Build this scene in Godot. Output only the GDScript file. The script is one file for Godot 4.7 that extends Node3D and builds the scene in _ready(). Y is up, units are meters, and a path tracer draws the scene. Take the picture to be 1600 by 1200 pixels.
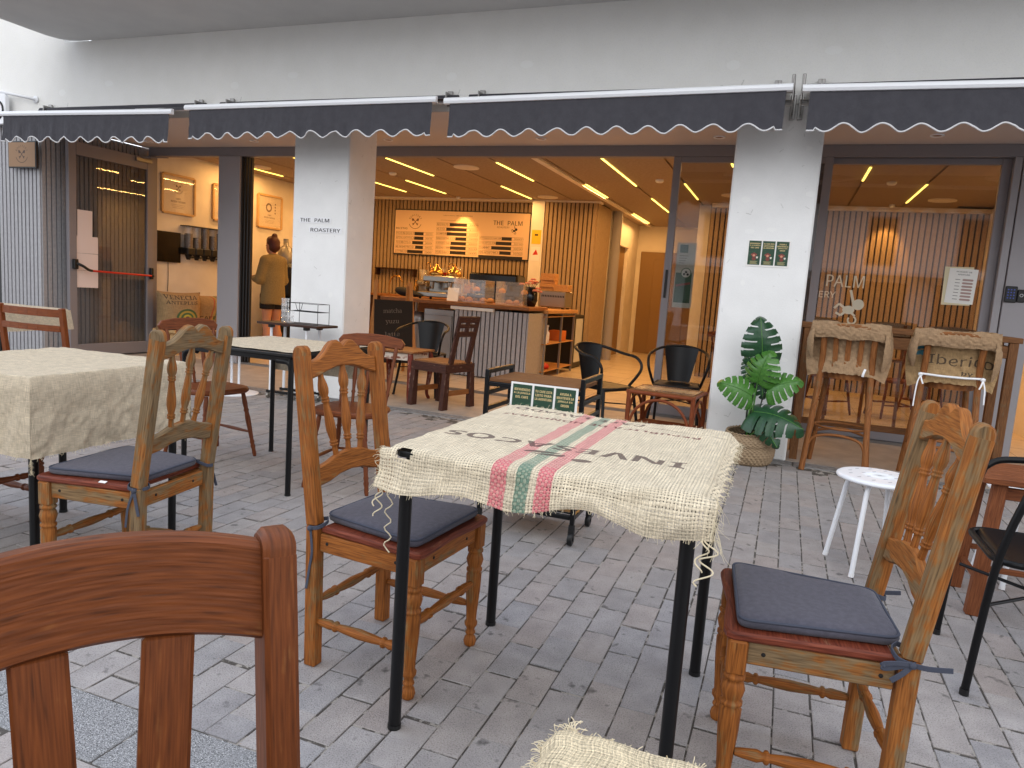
extends Node3D
# A coffee shop terrace under an overcast sky: paved square, tables and chairs, a glazed shop front lit from inside.

var M := {}                      # materials by name
var names_used := {}
var text_cache := {}
var rng := RandomNumberGenerator.new()

# ---------------------------------------------------------------- nodes
func numbered(called: String) -> String:
	var n: int = names_used.get(called, -1) + 1
	names_used[called] = n
	return called if n == 0 else "%s_%03d" % [called, n]

func thing(called: String, label: String, category: String, at := Vector3.ZERO, turn := 0.0, group := "") -> Node3D:
	var o := Node3D.new()
	o.name = numbered(called)
	add_child(o)
	o.position = at
	o.rotation.y = turn
	tag(o, label, category, group)
	return o

func tag(o: Node, label := "", category := "", group := "", kind := "") -> Node:
	if label: o.set_meta("label", label)
	if category: o.set_meta("category", category)
	if group: o.set_meta("group", group)
	if kind: o.set_meta("kind", kind)
	return o

func struct(called: String, label: String) -> Node3D:
	var o := Node3D.new()
	o.name = numbered(called)
	add_child(o)
	o.set_meta("kind", "structure")
	if label: o.set_meta("label", label)
	return o

func copy(o: Node3D, label: String, at: Vector3, turn: float) -> Node3D:
	var c: Node3D = o.duplicate()
	c.name = numbered(str(o.name).rstrip("0123456789_"))
	add_child(c)
	c.position = at
	c.rotation.y = turn
	c.set_meta("label", label)
	return c

func part(called: String, st: SurfaceTool, mat: Material, parent: Node, label := "") -> MeshInstance3D:
	var o := MeshInstance3D.new()
	o.name = called
	o.mesh = st.commit()
	o.material_override = mat
	parent.add_child(o, true)
	if label: o.set_meta("label", label)
	return o

func part_mesh(called: String, m: Mesh, mat: Material, parent: Node, xf := Transform3D()) -> MeshInstance3D:
	var o := MeshInstance3D.new()
	o.name = called
	o.mesh = m
	o.material_override = mat
	o.transform = xf
	parent.add_child(o, true)
	return o

# ---------------------------------------------------------------- shapes
func mb() -> SurfaceTool:
	var st := SurfaceTool.new()
	st.begin(Mesh.PRIMITIVE_TRIANGLES)
	return st

func vtx(st: SurfaceTool, p: Vector3, n: Vector3, uv: Vector2) -> void:
	st.set_normal(n)
	st.set_uv(uv)
	st.add_vertex(p)

# front faces run clockwise: turned round where the given normals say so
func tri(st: SurfaceTool, p: Array, n: Array, uv: Array) -> void:
	var g: Vector3 = (p[2] - p[0]).cross(p[1] - p[0])
	var o := [0, 1, 2] if g.dot(n[0] + n[1] + n[2]) >= 0.0 else [0, 2, 1]
	for i in o: vtx(st, p[i], n[i], uv[i])

func quad(st: SurfaceTool, a: Vector3, b: Vector3, c: Vector3, d: Vector3, n: Vector3, ua: Vector2, ub: Vector2, uc: Vector2, ud: Vector2) -> void:
	if (c - a).cross(b - a).dot(n) >= 0.0:
		vtx(st, a, n, ua); vtx(st, b, n, ub); vtx(st, c, n, uc)
		vtx(st, a, n, ua); vtx(st, c, n, uc); vtx(st, d, n, ud)
	else:
		vtx(st, a, n, ua); vtx(st, c, n, uc); vtx(st, b, n, ub)
		vtx(st, a, n, ua); vtx(st, d, n, ud); vtx(st, c, n, uc)

# chamfered box; texture runs along its longest side (v), in metres
func box(st: SurfaceTool, xf: Transform3D, size: Vector3, bev := 0.003) -> void:
	var h := size * 0.5
	var b := minf(bev, minf(h.x, minf(h.y, h.z)) * 0.9)
	var lax := 0
	if size.y >= size.x and size.y >= size.z: lax = 1
	elif size.z >= size.x: lax = 2
	var off := Vector2(xf.origin.x * 0.37 + xf.origin.z * 0.71, xf.origin.y * 0.13 + xf.origin.z * 0.29 + xf.origin.x * 0.17)
	var uvf := func(p: Vector3, ax: int) -> Vector2:
		var others := []
		for k in 3:
			if k != ax: others.append(k)
		var va: int = lax if lax != ax else others[1]
		var ua: int = others[0] if others[0] != va else others[1]
		return Vector2(p[ua] + ax * 0.31, p[va]) + off
	var bs := xf.basis
	# faces
	for ax in 3:
		var a1 := (ax + 1) % 3
		var a2 := (ax + 2) % 3
		for s in [-1.0, 1.0]:
			var c := []
			for q in [[-1, -1], [1, -1], [1, 1], [-1, 1]]:
				var p := Vector3()
				p[ax] = s * h[ax]
				p[a1] = q[0] * (h[a1] - b)
				p[a2] = q[1] * (h[a2] - b)
				c.append(p)
			var n := Vector3()
			n[ax] = s
			var nn: Vector3 = (bs * n).normalized()
			var o := [0, 1, 2, 3] if s < 0 else [3, 2, 1, 0]
			quad(st, xf * c[o[0]], xf * c[o[1]], xf * c[o[2]], xf * c[o[3]], nn, uvf.call(c[o[0]], ax), uvf.call(c[o[1]], ax), uvf.call(c[o[2]], ax), uvf.call(c[o[3]], ax))
	if b <= 0.0: return
	# edges
	for ax in 3:
		var a1 := (ax + 1) % 3
		var a2 := (ax + 2) % 3
		for s1 in [-1.0, 1.0]:
			for s2 in [-1.0, 1.0]:
				var p := [Vector3(), Vector3(), Vector3(), Vector3()]
				for k in 4:
					var e := -1.0 if k == 0 or k == 3 else 1.0
					var pp := Vector3()
					pp[ax] = e * (h[ax] - b)
					pp[a1] = s1 * (h[a1] - (b if k >= 2 else 0.0))
					pp[a2] = s2 * (h[a2] - (0.0 if k >= 2 else b))
					p[k] = pp
				var n := Vector3()
				n[a1] = s1
				n[a2] = s2
				var nn: Vector3 = (bs * n).normalized()
				quad(st, xf * p[0], xf * p[1], xf * p[2], xf * p[3], nn, uvf.call(p[0], a2), uvf.call(p[1], a2), uvf.call(p[2], a2), uvf.call(p[3], a2))
	for sx in [-1.0, 1.0]:
		for sy in [-1.0, 1.0]:
			for sz in [-1.0, 1.0]:
				var a := Vector3(sx * h.x, sy * (h.y - b), sz * (h.z - b))
				var b2 := Vector3(sx * (h.x - b), sy * h.y, sz * (h.z - b))
				var c := Vector3(sx * (h.x - b), sy * (h.y - b), sz * h.z)
				var nn: Vector3 = (bs * Vector3(sx, sy, sz)).normalized()
				tri(st, [xf * a, xf * b2, xf * c], [nn, nn, nn], [uvf.call(a, 0), uvf.call(b2, 0), uvf.call(c, 0)])

func bx(st: SurfaceTool, c: Vector3, size: Vector3, bev := 0.003) -> void:
	box(st, Transform3D(Basis(), c), size, bev)

# box between two corners
func bb(st: SurfaceTool, a: Vector3, b: Vector3, bev := 0.0) -> void:
	box(st, Transform3D(Basis(), (a + b) * 0.5), (b - a).abs(), bev)

# square bar from a to b, w across `side`, t across the other way
func bar(st: SurfaceTool, a: Vector3, b: Vector3, w: float, t: float, side := Vector3.RIGHT, bev := 0.003) -> void:
	var y := (b - a).normalized()
	var z := side.cross(y).normalized()
	var x := y.cross(z).normalized()
	box(st, Transform3D(Basis(x, y, z), (a + b) * 0.5), Vector3(w, (b - a).length(), t), bev)

func tube(st: SurfaceTool, pts: Array, r, sides := 10, caps := true) -> void:
	var n := pts.size()
	var up := Vector3.UP
	var d0: Vector3 = (pts[1] - pts[0]).normalized()
	if absf(d0.dot(up)) > 0.9: up = Vector3.RIGHT
	var x := d0.cross(up).normalized()
	var rings := []
	var vv := 0.0
	var vs := []
	for i in n:
		var d: Vector3
		if i == 0: d = d0
		elif i == n - 1: d = (pts[i] - pts[i - 1]).normalized()
		else: d = ((pts[i + 1] - pts[i]).normalized() + (pts[i] - pts[i - 1]).normalized()).normalized()
		x = (x - d * x.dot(d)).normalized()
		var y := d.cross(x)
		var ring := []
		var rr: float = r[i] if r is Array else r
		for k in sides + 1:
			var a := TAU * k / sides
			var nn := x * cos(a) + y * sin(a)
			ring.append([pts[i] + nn * rr, nn])
		rings.append(ring)
		if i > 0: vv += (pts[i] - pts[i - 1]).length()
		vs.append(vv)
	for i in n - 1:
		for k in sides:
			var a = rings[i][k]; var b = rings[i][k + 1]; var c = rings[i + 1][k + 1]; var d = rings[i + 1][k]
			var u0 := 0.1 * k / sides
			var u1 := 0.1 * (k + 1) / sides
			tri(st, [a[0], b[0], c[0]], [a[1], b[1], c[1]], [Vector2(u0, vs[i]), Vector2(u1, vs[i]), Vector2(u1, vs[i + 1])])
			tri(st, [a[0], c[0], d[0]], [a[1], c[1], d[1]], [Vector2(u0, vs[i]), Vector2(u1, vs[i + 1]), Vector2(u0, vs[i + 1])])
	if caps:
		for e in [0, n - 1]:
			var nn: Vector3 = -d0 if e == 0 else (pts[n - 1] - pts[n - 2]).normalized()
			for k in sides:
				tri(st, [pts[e], rings[e][k][0], rings[e][k + 1][0]], [nn, nn, nn], [Vector2(0, vs[e]), Vector2(.02, vs[e]), Vector2(.02, vs[e] + .02)])

# rounded polyline
func smooth(pts: Array, per := 6) -> Array:
	var out := []
	for i in pts.size() - 1:
		var p0: Vector3 = pts[maxi(i - 1, 0)]; var p1: Vector3 = pts[i]; var p2: Vector3 = pts[i + 1]; var p3: Vector3 = pts[mini(i + 2, pts.size() - 1)]
		for k in per:
			out.append(p1.cubic_interpolate(p2, p0, p3, float(k) / per))
	out.append(pts[-1])
	return out

# corners of a polyline rounded with radius r
func fillet(pts: Array, r: float, per := 5) -> Array:
	var out := [pts[0]]
	for i in range(1, pts.size() - 1):
		var a: Vector3 = pts[i - 1]; var b: Vector3 = pts[i]; var c: Vector3 = pts[i + 1]
		var rr := minf(r, minf((a - b).length(), (c - b).length()) * 0.48)
		var p := b + (a - b).normalized() * rr
		var q := b + (c - b).normalized() * rr
		for k in per + 1:
			var t := float(k) / per
			out.append(p.lerp(b, t).lerp(b.lerp(q, t), t))
	out.append(pts[-1])
	return out

# turned piece: profile [[height, radius], ...] along y; flutes cut grooves between y0 and y1
func lathe(st: SurfaceTool, xf: Transform3D, prof: Array, sides := 14, flutes := 0, f0 := 0.0, f1 := 0.0, fd := 0.0) -> void:
	var n := prof.size()
	var bs := xf.basis
	for i in n - 1:
		for k in sides:
			var P := []; var N := []; var U := []
			for q in [[0, 0], [0, 1], [1, 1], [1, 0]]:
				var j: int = i + q[0]
				var a: float = TAU * (k + q[1]) / sides
				var y: float = prof[j][0]
				var r: float = prof[j][1]
				if flutes > 0 and y > f0 and y < f1: r -= fd * (0.5 - 0.5 * cos(a * flutes))
				var jp := mini(j + 1, n - 1); var jm := maxi(j - 1, 0)
				var dr: float = prof[jp][1] - prof[jm][1]
				var dy: float = prof[jp][0] - prof[jm][0]
				var nr := Vector3(cos(a) * dy, -dr, sin(a) * dy)
				if nr.length() < 1e-6: nr = Vector3(cos(a), 0, sin(a))
				P.append(xf * Vector3(cos(a) * r, y, sin(a) * r))
				N.append((bs * nr.normalized()).normalized())
				U.append(Vector2(0.12 * (k + q[1]) / sides + xf.origin.x, y + xf.origin.z))
			tri(st, [P[0], P[1], P[2]], [N[0], N[1], N[2]], [U[0], U[1], U[2]])
			tri(st, [P[0], P[2], P[3]], [N[0], N[2], N[3]], [U[0], U[2], U[3]])

# flat outline in the xy plane given a thickness along z, rim chamfered
func slab(st: SurfaceTool, xf: Transform3D, poly: PackedVector2Array, t: float, bev := 0.003, along_y := false) -> void:
	var pl := poly
	if Geometry2D.is_polygon_clockwise(pl):
		pl = poly.duplicate()
		pl.reverse()
	var n := pl.size()
	var inn := PackedVector2Array()
	for i in n:
		var a := pl[(i + n - 1) % n]; var b := pl[i]; var c := pl[(i + 1) % n]
		var n1 := (b - a).normalized().orthogonal() * -1.0
		var n2 := (c - b).normalized().orthogonal() * -1.0
		var m := (n1 + n2)
		m = m.normalized() if m.length() > 1e-5 else n1
		inn.append(b + m * bev / maxf(m.dot(n1), 0.5))
	# make sure `inn` is inside
	if n >= 3:
		var area := 0.0; var area2 := 0.0
		for i in n:
			area += pl[i].cross(pl[(i + 1) % n]); area2 += inn[i].cross(inn[(i + 1) % n])
		if absf(area2) > absf(area):
			for i in n: inn[i] = pl[i] * 2.0 - inn[i]
	var idx := Geometry2D.triangulate_polygon(inn)
	var bs := xf.basis
	var uvf := func(p: Vector2) -> Vector2: return (Vector2(p.x, p.y) if along_y else Vector2(p.y, p.x)) + Vector2(xf.origin.x, xf.origin.z)
	for s in [-1.0, 1.0]:
		var nn: Vector3 = (bs * Vector3(0, 0, s)).normalized()
		for i in range(0, idx.size(), 3):
			var tr := [idx[i], idx[i + 1], idx[i + 2]]
			if s > 0: tr.reverse()
			var P := []; var U := []
			for k in tr:
				P.append(xf * Vector3(inn[k].x, inn[k].y, s * t * 0.5))
				U.append(uvf.call(inn[k]))
			tri(st, P, [nn, nn, nn], U)
	var nrm := []
	for i in n:
		var a := pl[(i + n - 1) % n]; var b := pl[i]; var c := pl[(i + 1) % n]
		nrm.append([Vector2((b - a).y, -(b - a).x).normalized(), Vector2((c - b).y, -(c - b).x).normalized()])
	var run := 0.0
	for i in n:
		var j := (i + 1) % n
		var n0: Vector2 = nrm[i][1]
		var na: Vector2 = n0; var nb: Vector2 = n0
		if nrm[i][0].dot(nrm[i][1]) > 0.8: na = (nrm[i][0] + nrm[i][1]).normalized()
		if nrm[j][0].dot(nrm[j][1]) > 0.8: nb = (nrm[j][0] + nrm[j][1]).normalized()
		var l := (pl[j] - pl[i]).length()
		var layers := [[inn, -t * .5, -1.0], [pl, -t * .5 + bev, 0.0], [pl, t * .5 - bev, 0.0], [inn, t * .5, 1.0]]
		for k in 3:
			var A = layers[k]; var B = layers[k + 1]
			var zz := 0.0 if k == 1 else (-0.7 if k == 0 else 0.7)
			var n3a: Vector3 = (bs * Vector3(na.x, na.y, zz).normalized()).normalized()
			var n3b: Vector3 = (bs * Vector3(nb.x, nb.y, zz).normalized()).normalized()
			var p0: Vector3 = xf * Vector3(A[0][i].x, A[0][i].y, A[1]); var p1: Vector3 = xf * Vector3(A[0][j].x, A[0][j].y, A[1])
			var p2: Vector3 = xf * Vector3(B[0][j].x, B[0][j].y, B[1]); var p3: Vector3 = xf * Vector3(B[0][i].x, B[0][i].y, B[1])
			tri(st, [p0, p1, p2], [n3a, n3b, n3b], [Vector2(A[1], run), Vector2(A[1], run + l), Vector2(B[1], run + l)])
			tri(st, [p0, p2, p3], [n3a, n3b, n3a], [Vector2(A[1], run), Vector2(B[1], run + l), Vector2(B[1], run)])
		run += l

# cloth-like sheet: f(u, v) with u, v in 0..1; uv scaled to metres
func sheet(st: SurfaceTool, nu: int, nv: int, f: Callable, us := 1.0, vs := 1.0, keep = null) -> void:
	var P := []
	for j in nv + 1:
		for i in nu + 1: P.append(f.call(float(i) / nu, float(j) / nv))
	var N := []
	for j in nv + 1:
		for i in nu + 1:
			var du: Vector3 = P[j * (nu + 1) + mini(i + 1, nu)] - P[j * (nu + 1) + maxi(i - 1, 0)]
			var dv: Vector3 = P[mini(j + 1, nv) * (nu + 1) + i] - P[maxi(j - 1, 0) * (nu + 1) + i]
			N.append(dv.cross(du).normalized())
	for j in nv:
		for i in nu:
			if keep != null and not keep.call((i + .5) / nu, (j + .5) / nv): continue
			var q := [j * (nu + 1) + i, j * (nu + 1) + i + 1, (j + 1) * (nu + 1) + i + 1, (j + 1) * (nu + 1) + i]
			var U := [Vector2(float(i) / nu * us, float(j) / nv * vs), Vector2(float(i + 1) / nu * us, float(j) / nv * vs), Vector2(float(i + 1) / nu * us, float(j + 1) / nv * vs), Vector2(float(i) / nu * us, float(j + 1) / nv * vs)]
			tri(st, [P[q[0]], P[q[1]], P[q[2]]], [N[q[0]], N[q[1]], N[q[2]]], [U[0], U[1], U[2]])
			tri(st, [P[q[0]], P[q[2]], P[q[3]]], [N[q[0]], N[q[2]], N[q[3]]], [U[0], U[2], U[3]])

func disc(n: int, r: float, c := Vector2.ZERO, ry := -1.0) -> PackedVector2Array:
	var o := PackedVector2Array()
	for i in n: o.append(c + Vector2(cos(TAU * i / n) * r, sin(TAU * i / n) * (r if ry < 0 else ry)))
	return o

func rounded(w: float, h: float, r: float, per := 5) -> PackedVector2Array:
	var o := PackedVector2Array()
	for q in [[1, 1, 0.0], [-1, 1, PI * .5], [-1, -1, PI], [1, -1, PI * 1.5]]:
		for k in per + 1:
			var a: float = q[2] + PI * .5 * k / per
			o.append(Vector2(q[0] * (w * .5 - r) + cos(a) * r, q[1] * (h * .5 - r) + sin(a) * r))
	return o

func xfm(p: Vector3, e := Vector3.ZERO) -> Transform3D:
	return Transform3D(Basis.from_euler(e), p)

# ---------------------------------------------------------------- lettering and print
func glyphs(text: String, face := "Droid Sans", bold := false) -> PackedVector2Array:
	var key := text + "|" + face + str(bold)
	if text_cache.has(key): return text_cache[key]
	var f := SystemFont.new()
	f.font_names = PackedStringArray([face])
	if bold: f.font_weight = 700
	var t := TextMesh.new()
	t.text = text
	t.font = f
	t.font_size = 64
	t.pixel_size = 0.01
	t.depth = 0.0
	t.curve_step = 2.0
	var out := PackedVector2Array()
	if t.get_surface_count() > 0:
		var arr := t.surface_get_arrays(0)
		var v: PackedVector3Array = arr[Mesh.ARRAY_VERTEX]
		var ix = arr[Mesh.ARRAY_INDEX]
		if ix != null and ix.size():
			for i in ix: out.append(Vector2(v[i].x, v[i].y))
		else:
			for p in v: out.append(Vector2(p.x, p.y))
	text_cache[key] = out
	return out

func fill_tri(im: Image, a: Vector2, b: Vector2, c: Vector2, col: Color) -> void:
	var w := im.get_width(); var h := im.get_height()
	var y0 := maxi(0, int(floor(minf(a.y, minf(b.y, c.y))))); var y1 := mini(h - 1, int(ceil(maxf(a.y, maxf(b.y, c.y)))))
	for y in range(y0, y1 + 1):
		var yc := y + 0.5
		var lo := 1e9; var hi := -1e9
		for e in [[a, b], [b, c], [c, a]]:
			var p: Vector2 = e[0]; var q: Vector2 = e[1]
			if (p.y <= yc and q.y > yc) or (q.y <= yc and p.y > yc):
				var x := p.x + (yc - p.y) / (q.y - p.y) * (q.x - p.x)
				lo = minf(lo, x); hi = maxf(hi, x)
		if lo > hi: continue
		var x0 := maxi(0, int(ceil(lo - 0.5))); var x1 := mini(w - 1, int(ceil(hi - 0.5)) - 1)
		if x1 >= x0:
			if col.a >= 0.999: im.fill_rect(Rect2i(x0, y, x1 - x0 + 1, 1), col)
			else:
				for x in range(x0, x1 + 1): im.set_pixel(x, y, im.get_pixel(x, y).lerp(Color(col, 1), col.a))

# text centred at c (pixels), cap height about hgt pixels
func print_text(im: Image, text: String, c: Vector2, hgt: float, col: Color, width := 0.0, turn := 0.0, face := "Droid Sans", bold := false) -> void:
	var g := glyphs(text, face, bold)
	if g.is_empty(): return
	var lo := g[0]; var hi := g[0]
	for p in g:
		lo = lo.min(p); hi = hi.max(p)
	var sy := hgt / maxf(hi.y - lo.y, 1e-4)
	var sx := sy if width <= 0.0 else width / maxf(hi.x - lo.x, 1e-4)
	var m := (lo + hi) * 0.5
	for i in range(0, g.size(), 3):
		var q := []
		for k in 3:
			var p: Vector2 = g[i + k] - m
			q.append(c + Vector2(p.x * sx, -p.y * sy).rotated(turn))
		fill_tri(im, q[0], q[1], q[2], col)

func print_poly(im: Image, poly: PackedVector2Array, col: Color) -> void:
	var ix := Geometry2D.triangulate_polygon(poly)
	for i in range(0, ix.size(), 3): fill_tri(im, poly[ix[i]], poly[ix[i + 1]], poly[ix[i + 2]], col)

func print_line(im: Image, a: Vector2, b: Vector2, w: float, col: Color) -> void:
	var n := (b - a).normalized().orthogonal() * w * .5
	fill_tri(im, a + n, b + n, b - n, col)
	fill_tri(im, a + n, b - n, a - n, col)

func print_ring(im: Image, c: Vector2, r: float, w: float, col: Color, a0 := 0.0, a1 := TAU) -> void:
	var n := 28
	for i in n:
		var p := a0 + (a1 - a0) * i / n; var q := a0 + (a1 - a0) * (i + 1) / n
		print_line(im, c + Vector2(cos(p), sin(p)) * r, c + Vector2(cos(q), sin(q)) * r, w, col)

# two crossed palm-leaf sprigs in a ring of lettering, the roaster's round stamp
func print_stamp(im: Image, c: Vector2, r: float, col: Color) -> void:
	var word := "ROASTERY"
	for i in word.length():
		var a := -PI * .5 + (i - 3.5) * 0.3
		print_text(im, word[i], c + Vector2(cos(a), sin(a)) * r, r * .26, col, 0.0, a + PI * .5)
	print_ring(im, c, r, r * .07, col, 0.35, PI - 0.35)
	for s in [-1.0, 1.0]:
		print_line(im, c + Vector2(-s * r * .4, r * .5), c + Vector2(s * r * .4, -r * .5), r * .09, col)
		print_poly(im, PackedVector2Array([c + Vector2(s * r * .1, -r * .2), c + Vector2(s * r * .6, -r * .55), c + Vector2(s * r * .5, -r * .1)]), col)
		print_poly(im, PackedVector2Array([c + Vector2(-s * r * .1, r * .2), c + Vector2(-s * r * .5, r * .25), c + Vector2(-s * r * .3, r * .5)]), col)

# small monkey hanging by its arm: the emblem under the shop name
func print_monkey(im: Image, c: Vector2, r: float, col: Color) -> void:
	print_poly(im, disc(16, r * .33, c + Vector2(r * .35, -r * .1)), col)
	print_poly(im, disc(14, r * .34, c + Vector2(-r * .15, r * .25), r * .26), col)
	print_line(im, c + Vector2(r * .1, -r * .1), c + Vector2(-r * .15, -r * .95), r * .15, col)
	print_line(im, c + Vector2(-r * .3, r * .2), c + Vector2(-r * .7, -r * .1), r * .14, col)
	print_line(im, c + Vector2(-r * .7, -r * .1), c + Vector2(-r * .95, r * .2), r * .12, col)
	print_line(im, c + Vector2(-r * .3, r * .35), c + Vector2(-r * .55, r * .6), r * .14, col)
	print_line(im, c + Vector2(-r * .55, r * .6), c + Vector2(-r * .85, r * .45), r * .12, col)
	print_line(im, c + Vector2(0, r * .4), c + Vector2(r * .25, r * .6), r * .12, col)
	print_ring(im, c + Vector2(r * .1, r * .85), r * .22, r * .1, col, -1.2, 3.8)

func canvas(w: int, h: int, col: Color) -> Image:
	var im := Image.create(w, h, false, Image.FORMAT_RGBA8)
	im.fill(col)
	return im

func print_mat(im: Image, rough := 0.6) -> StandardMaterial3D:
	var m := StandardMaterial3D.new()
	m.albedo_texture = ImageTexture.create_from_image(im)
	m.roughness = rough
	m.texture_repeat = false
	return m

# upright printed board: image on its front face (+z local), thin body behind
func printed_sheet(st: SurfaceTool, xf: Transform3D, w: float, h: float) -> void:
	quad(st, xf * Vector3(-w * .5, -h * .5, 0), xf * Vector3(-w * .5, h * .5, 0), xf * Vector3(w * .5, h * .5, 0), xf * Vector3(w * .5, -h * .5, 0), xf.basis.z.normalized(), Vector2(0, 1), Vector2(0, 0), Vector2(1, 0), Vector2(1, 1))

# ---------------------------------------------------------------- materials
func nz(seed_: int, freq: float, w: int, h: int, oct := 4, kind := FastNoiseLite.TYPE_SIMPLEX_SMOOTH) -> PackedByteArray:
	var n := FastNoiseLite.new()
	n.seed = seed_
	n.frequency = freq
	n.noise_type = kind
	n.fractal_octaves = oct
	var im := n.get_seamless_image(w, h)
	im.convert(Image.FORMAT_L8)
	return im.get_data()

func stretched(seed_: int, freq: float, w: int, h0: int, h: int, oct := 4) -> PackedByteArray:
	var n := FastNoiseLite.new()
	n.seed = seed_
	n.frequency = freq
	n.noise_type = FastNoiseLite.TYPE_SIMPLEX_SMOOTH
	n.fractal_octaves = oct
	var one := n.get_seamless_image(w, h0)
	one.convert(Image.FORMAT_L8)
	var im := Image.create(w, h0 * 3, false, Image.FORMAT_L8)
	for k in 3: im.blit_rect(one, Rect2i(0, 0, w, h0), Vector2i(0, k * h0))
	im.resize(w, h * 3, Image.INTERPOLATE_CUBIC)
	return im.get_region(Rect2i(0, h, w, h)).get_data()

func tex(w: int, h: int, f: Callable) -> ImageTexture:
	var d := PackedByteArray()
	d.resize(w * h * 4)
	var i := 0
	for y in h:
		for x in w:
			var c: Color = f.call(x, y, y * w + x)
			d[i] = clampi(int(c.r * 255.0), 0, 255); d[i + 1] = clampi(int(c.g * 255.0), 0, 255); d[i + 2] = clampi(int(c.b * 255.0), 0, 255); d[i + 3] = clampi(int(c.a * 255.0), 0, 255)
			i += 4
	return ImageTexture.create_from_image(Image.create_from_data(w, h, false, Image.FORMAT_RGBA8, d))

func bump(src: PackedByteArray, w: int, h: int, k: float) -> ImageTexture:
	var im := Image.create_from_data(w, h, false, Image.FORMAT_L8, src)
	im.convert(Image.FORMAT_RGBA8)
	im.bump_map_to_normal_map(k)
	return ImageTexture.create_from_image(im)

func mat(col: Color, rough := 0.6, metal := 0.0) -> StandardMaterial3D:
	var m := StandardMaterial3D.new()
	m.albedo_color = col
	m.roughness = rough
	m.metallic = metal
	return m

func srgb(r: int, g: int, b: int) -> Color:
	return Color(r / 255.0, g / 255.0, b / 255.0)

func wood(seed_: int, dark: Color, light: Color, worn: Color, worn_share: float, rough := 0.45, size := 0.3) -> StandardMaterial3D:
	var w := 256; var h := 512
	var g1 := stretched(seed_, 0.035, w, 24, h, 4)
	var g2 := stretched(seed_ + 1, 0.2, w, 48, h, 3)
	var bl := stretched(seed_ + 2, 0.018, w, 96, h, 4)
	var bl2 := nz(seed_ + 3, 0.03, w, h, 4)
	var hb := PackedByteArray()
	hb.resize(w * h)
	var t := tex(w, h, func(x, y, i):
		var a: float = g1[i] / 255.0
		var ring := 0.5 + 0.5 * sin(a * 34.0)
		var fine: float = g2[i] / 255.0
		var k := clampf(0.5 + (ring - 0.5) * 0.42 + (fine - 0.5) * 0.7, 0, 1)
		var c := dark.lerp(light, k)
		var wm := smoothstep(1.0 - worn_share - 0.13, 1.0 - worn_share + 0.13, bl[i] / 255.0 * 0.65 + bl2[i] / 255.0 * 0.35 + (fine - .5) * 0.25)
		var wc := worn.lerp(worn.darkened(0.3), clampf(1.15 - fine * 1.4, 0, 1))
		c = c.lerp(wc, wm * 0.9)
		if fine < 0.26: c = c.darkened((0.26 - fine) * 1.2)
		hb[i] = clampi(int(fine * 190.0 + ring * 40.0), 0, 255)
		return c)
	var m := StandardMaterial3D.new()
	m.albedo_texture = t
	m.roughness = rough + .08
	m.metallic_specular = 0.35
	m.normal_enabled = true
	if not M.has("grain"): M.grain = bump(hb, w, h, 3.0)
	m.normal_texture = M.grain
	m.normal_scale = 0.22
	m.uv1_scale = Vector3(1.0 / size, 1.0 / (size * 3.0), 1)
	return m

func noisy(seed_: int, a: Color, b: Color, freq: float, metres: float, rough: float, speck := 0.0, bump_k := 0.0, world := true, spk_col := Color(.9, .9, .9)) -> StandardMaterial3D:
	var s := 512
	var n1 := nz(seed_, freq, s, s, 5)
	var n2 := nz(seed_ + 9, 0.35, s, s, 2)
	var t := tex(s, s, func(x, y, i):
		var c := a.lerp(b, n1[i] / 255.0)
		var f: float = n2[i] / 255.0
		if speck > 0.0:
			if f > 0.72: c = c.lerp(spk_col, speck)
			elif f < 0.3: c = c.darkened(speck * 0.8)
		return c)
	var m := StandardMaterial3D.new()
	m.albedo_texture = t
	m.roughness = rough
	m.uv1_triplanar = true
	m.uv1_world_triplanar = world
	m.uv1_triplanar_sharpness = 8.0
	m.uv1_scale = Vector3.ONE / metres
	if bump_k > 0.0:
		m.normal_enabled = true
		if not M.has("grit"): M.grit = bump(n2, s, s, 2.0)
		m.normal_texture = M.grit
		m.normal_scale = 0.2 * bump_k
	return m

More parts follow.
